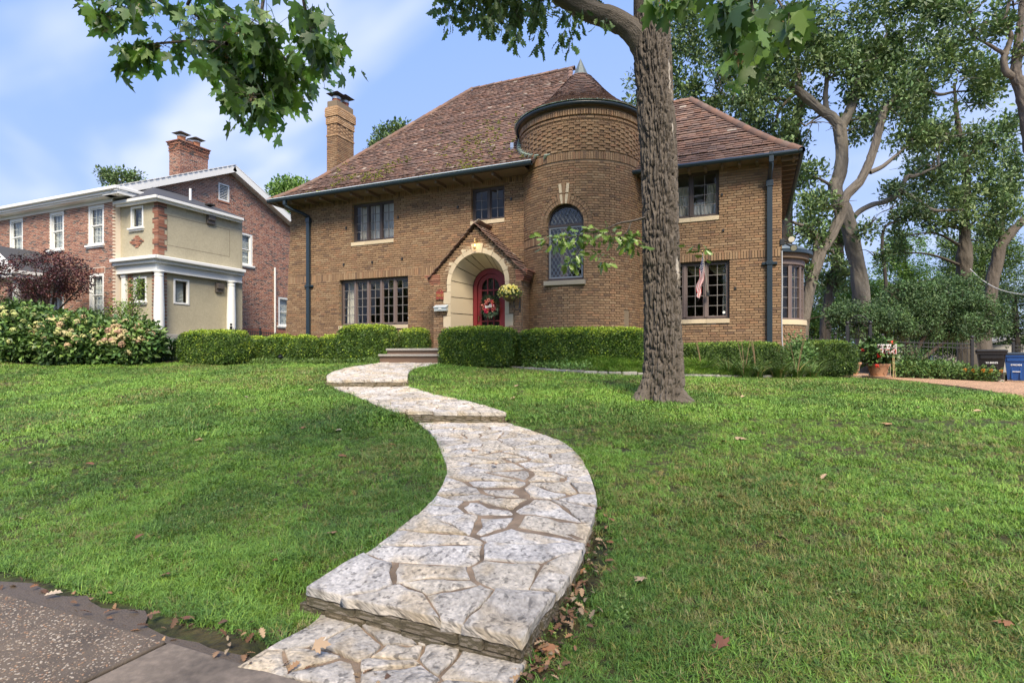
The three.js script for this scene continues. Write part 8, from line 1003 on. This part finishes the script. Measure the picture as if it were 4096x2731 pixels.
  copies('crown', big, oakLeafMat, L, t);
}
// ================================================================ grass
{
  const mk = (s, n, L, W, R) => { reseed(s); const pos = []; for (let i = 0; i < n; i++) { const a = rnd() * 6.28, d = V(Math.cos(a), 0, Math.sin(a)), b = V(gauss() * R, -0.005, gauss() * R); blade(pos, b, d, L * rr(0.55, 1.25), W * rr(0.7, 1.2), rr(0.15, 0.9), 2); } return fromPos(pos); };
  const near = [mk(4001, 22, 0.055, 0.0042, 0.035), mk(4002, 22, 0.06, 0.004, 0.035), mk(4003, 16, 0.045, 0.0038, 0.04)], far = [mk(4004, 26, 0.05, 0.008, 0.07), mk(4005, 26, 0.055, 0.009, 0.07)];
  const gm = mat(1, 1, 1, 0.6), lists = [[], [], [], [], []]; reseed(4100);
  const green = [[0.105, 0.21, 0.028], [0.13, 0.245, 0.034], [0.085, 0.17, 0.025]], olive = [[0.22, 0.24, 0.06], [0.28, 0.25, 0.09], [0.18, 0.20, 0.045]], fresh = [[0.175, 0.32, 0.04], [0.21, 0.36, 0.048], [0.15, 0.29, 0.038]];
  const put = (x, z) => {
    const p = V(x, ground(x, z), z), s = seen(p); if (s.t < 1.2 || s.x < -120 || s.x > 4220 || s.y > 2850) return; if (z > walkZ - 0.02 || onPath(x, z) || onDrive(x, z) || inBed(x, z)) return;
    if (z > walkZ - 0.2 && fbm(x * 2.3, z * 2.3, 6, 3) < 0.56 - (walkZ - z) * 0.9) return;                 // worn muddy margin
    const dR = distR(x, z); if (dR < 0.16 && rnd() < 0.85) return;                                             // bare soil beside the first slab
    const worn = fbm(x * 0.55 + 9, z * 0.55, 2, 4), th = fbm(x * 3.1, z * 3.1, 8, 3); if (th < 0.33 && rnd() < 0.6) return;
    const dist = s.t, k = fbm(x * 1.1, z * 1.1, 4, 3), yellow = smooth(0.5, 0.72, worn) * 0.75 + smooth(0.6, 0.8, th) * 0.25; const pal = rnd() < yellow * 0.5 + 0.06 ? olive : k > rr(0.36, 0.58) ? fresh : green;
    const c = tint(pick(pal), 0.22), sc = rr(0.7, 1.3) * (0.72 + 0.7 * Math.pow(noise3(x * 3.2, z * 3.2, 1), 1.5)), m = M4(p, qE(rr(-0.25, 0.25), rnd() * 6.28, rr(-0.25, 0.25)), V(sc, sc * rr(0.7, 1.15), sc)); if (dist < 7.5) lists[Math.floor(rnd() * 3)].push({ m, c }); else lists[3 + Math.floor(rnd() * 2)].push({ m, c });
  };
  const S1 = slabs[1], distR = (x, z) => { if (z < -4.2 || x < -2.2 || x > 2) return 9; let d = 9; for (let i = 0; i < 40; i += 2) d = Math.min(d, Math.hypot(S1.Rp[i].x - x, S1.Rp[i].z - z)); return d; };
  const fill = (x0, x1, z0, z1, per) => { const n = Math.round((x1 - x0) * (z1 - z0) * per); for (let i = 0; i < n; i++) put(rr(x0, x1), rr(z0, z1)); };
  fill(-5.5, 3.2, -4.2, -2.2, 1700); fill(-9.6, -5.5, -4.2, -2.2, 700); fill(-8, 4.5, -6.2, -4.2, 1000); fill(-14, -8, -6.2, -4.2, 300); fill(-11, 5.5, -8.6, -6.2, 560); fill(-19.5, -11, -8.6, -6.2, 300); fill(-22, 6.5, -11.5, -8.6, 300); fill(-21, 8, -14, -11.5, 240); fill(-1.5, 4, -18.5, -14, 220);
  // clover and small broad-leaved weeds in patches
  reseed(4300); const clover = []; for (let i = 0; i < 9000; i++) { const x = rr(-9, 4), z = rr(-9, -2.7); if (z > walkZ - 0.1 || onPath(x, z) || onDrive(x, z) || fbm(x * 1.7 + 3, z * 1.7, 12, 3) < 0.58) continue; const s = rr(0.18, 0.34); clover.push({ m: M4(V(x, ground(x, z) + 0.025, z), randQ(), V(s, s * 0.6, s)), c: tint(pick([[0.12, 0.22, 0.04], [0.09, 0.17, 0.035], [0.20, 0.27, 0.07]]), 0.2) }); }
  tag(copies('clover', fineC[0], gm, clover), 'patches of clover and small weeds in the lawn', 'clover');
  const labels = ['short green lawn grass nearest the pavement', 'slightly longer lawn grass near the stone path', 'thin lawn grass with worn patches', 'bright lawn grass further up the slope', 'lawn grass at the top of the slope'];
  lists.forEach((l, i) => l.length && tag(copies('grass', i < 3 ? near[i] : far[i - 3], gm, l), labels[i], 'grass')); console.log('grass', lists.map((l) => l.length).join(' '));
}
renderer.render(scene, camera);
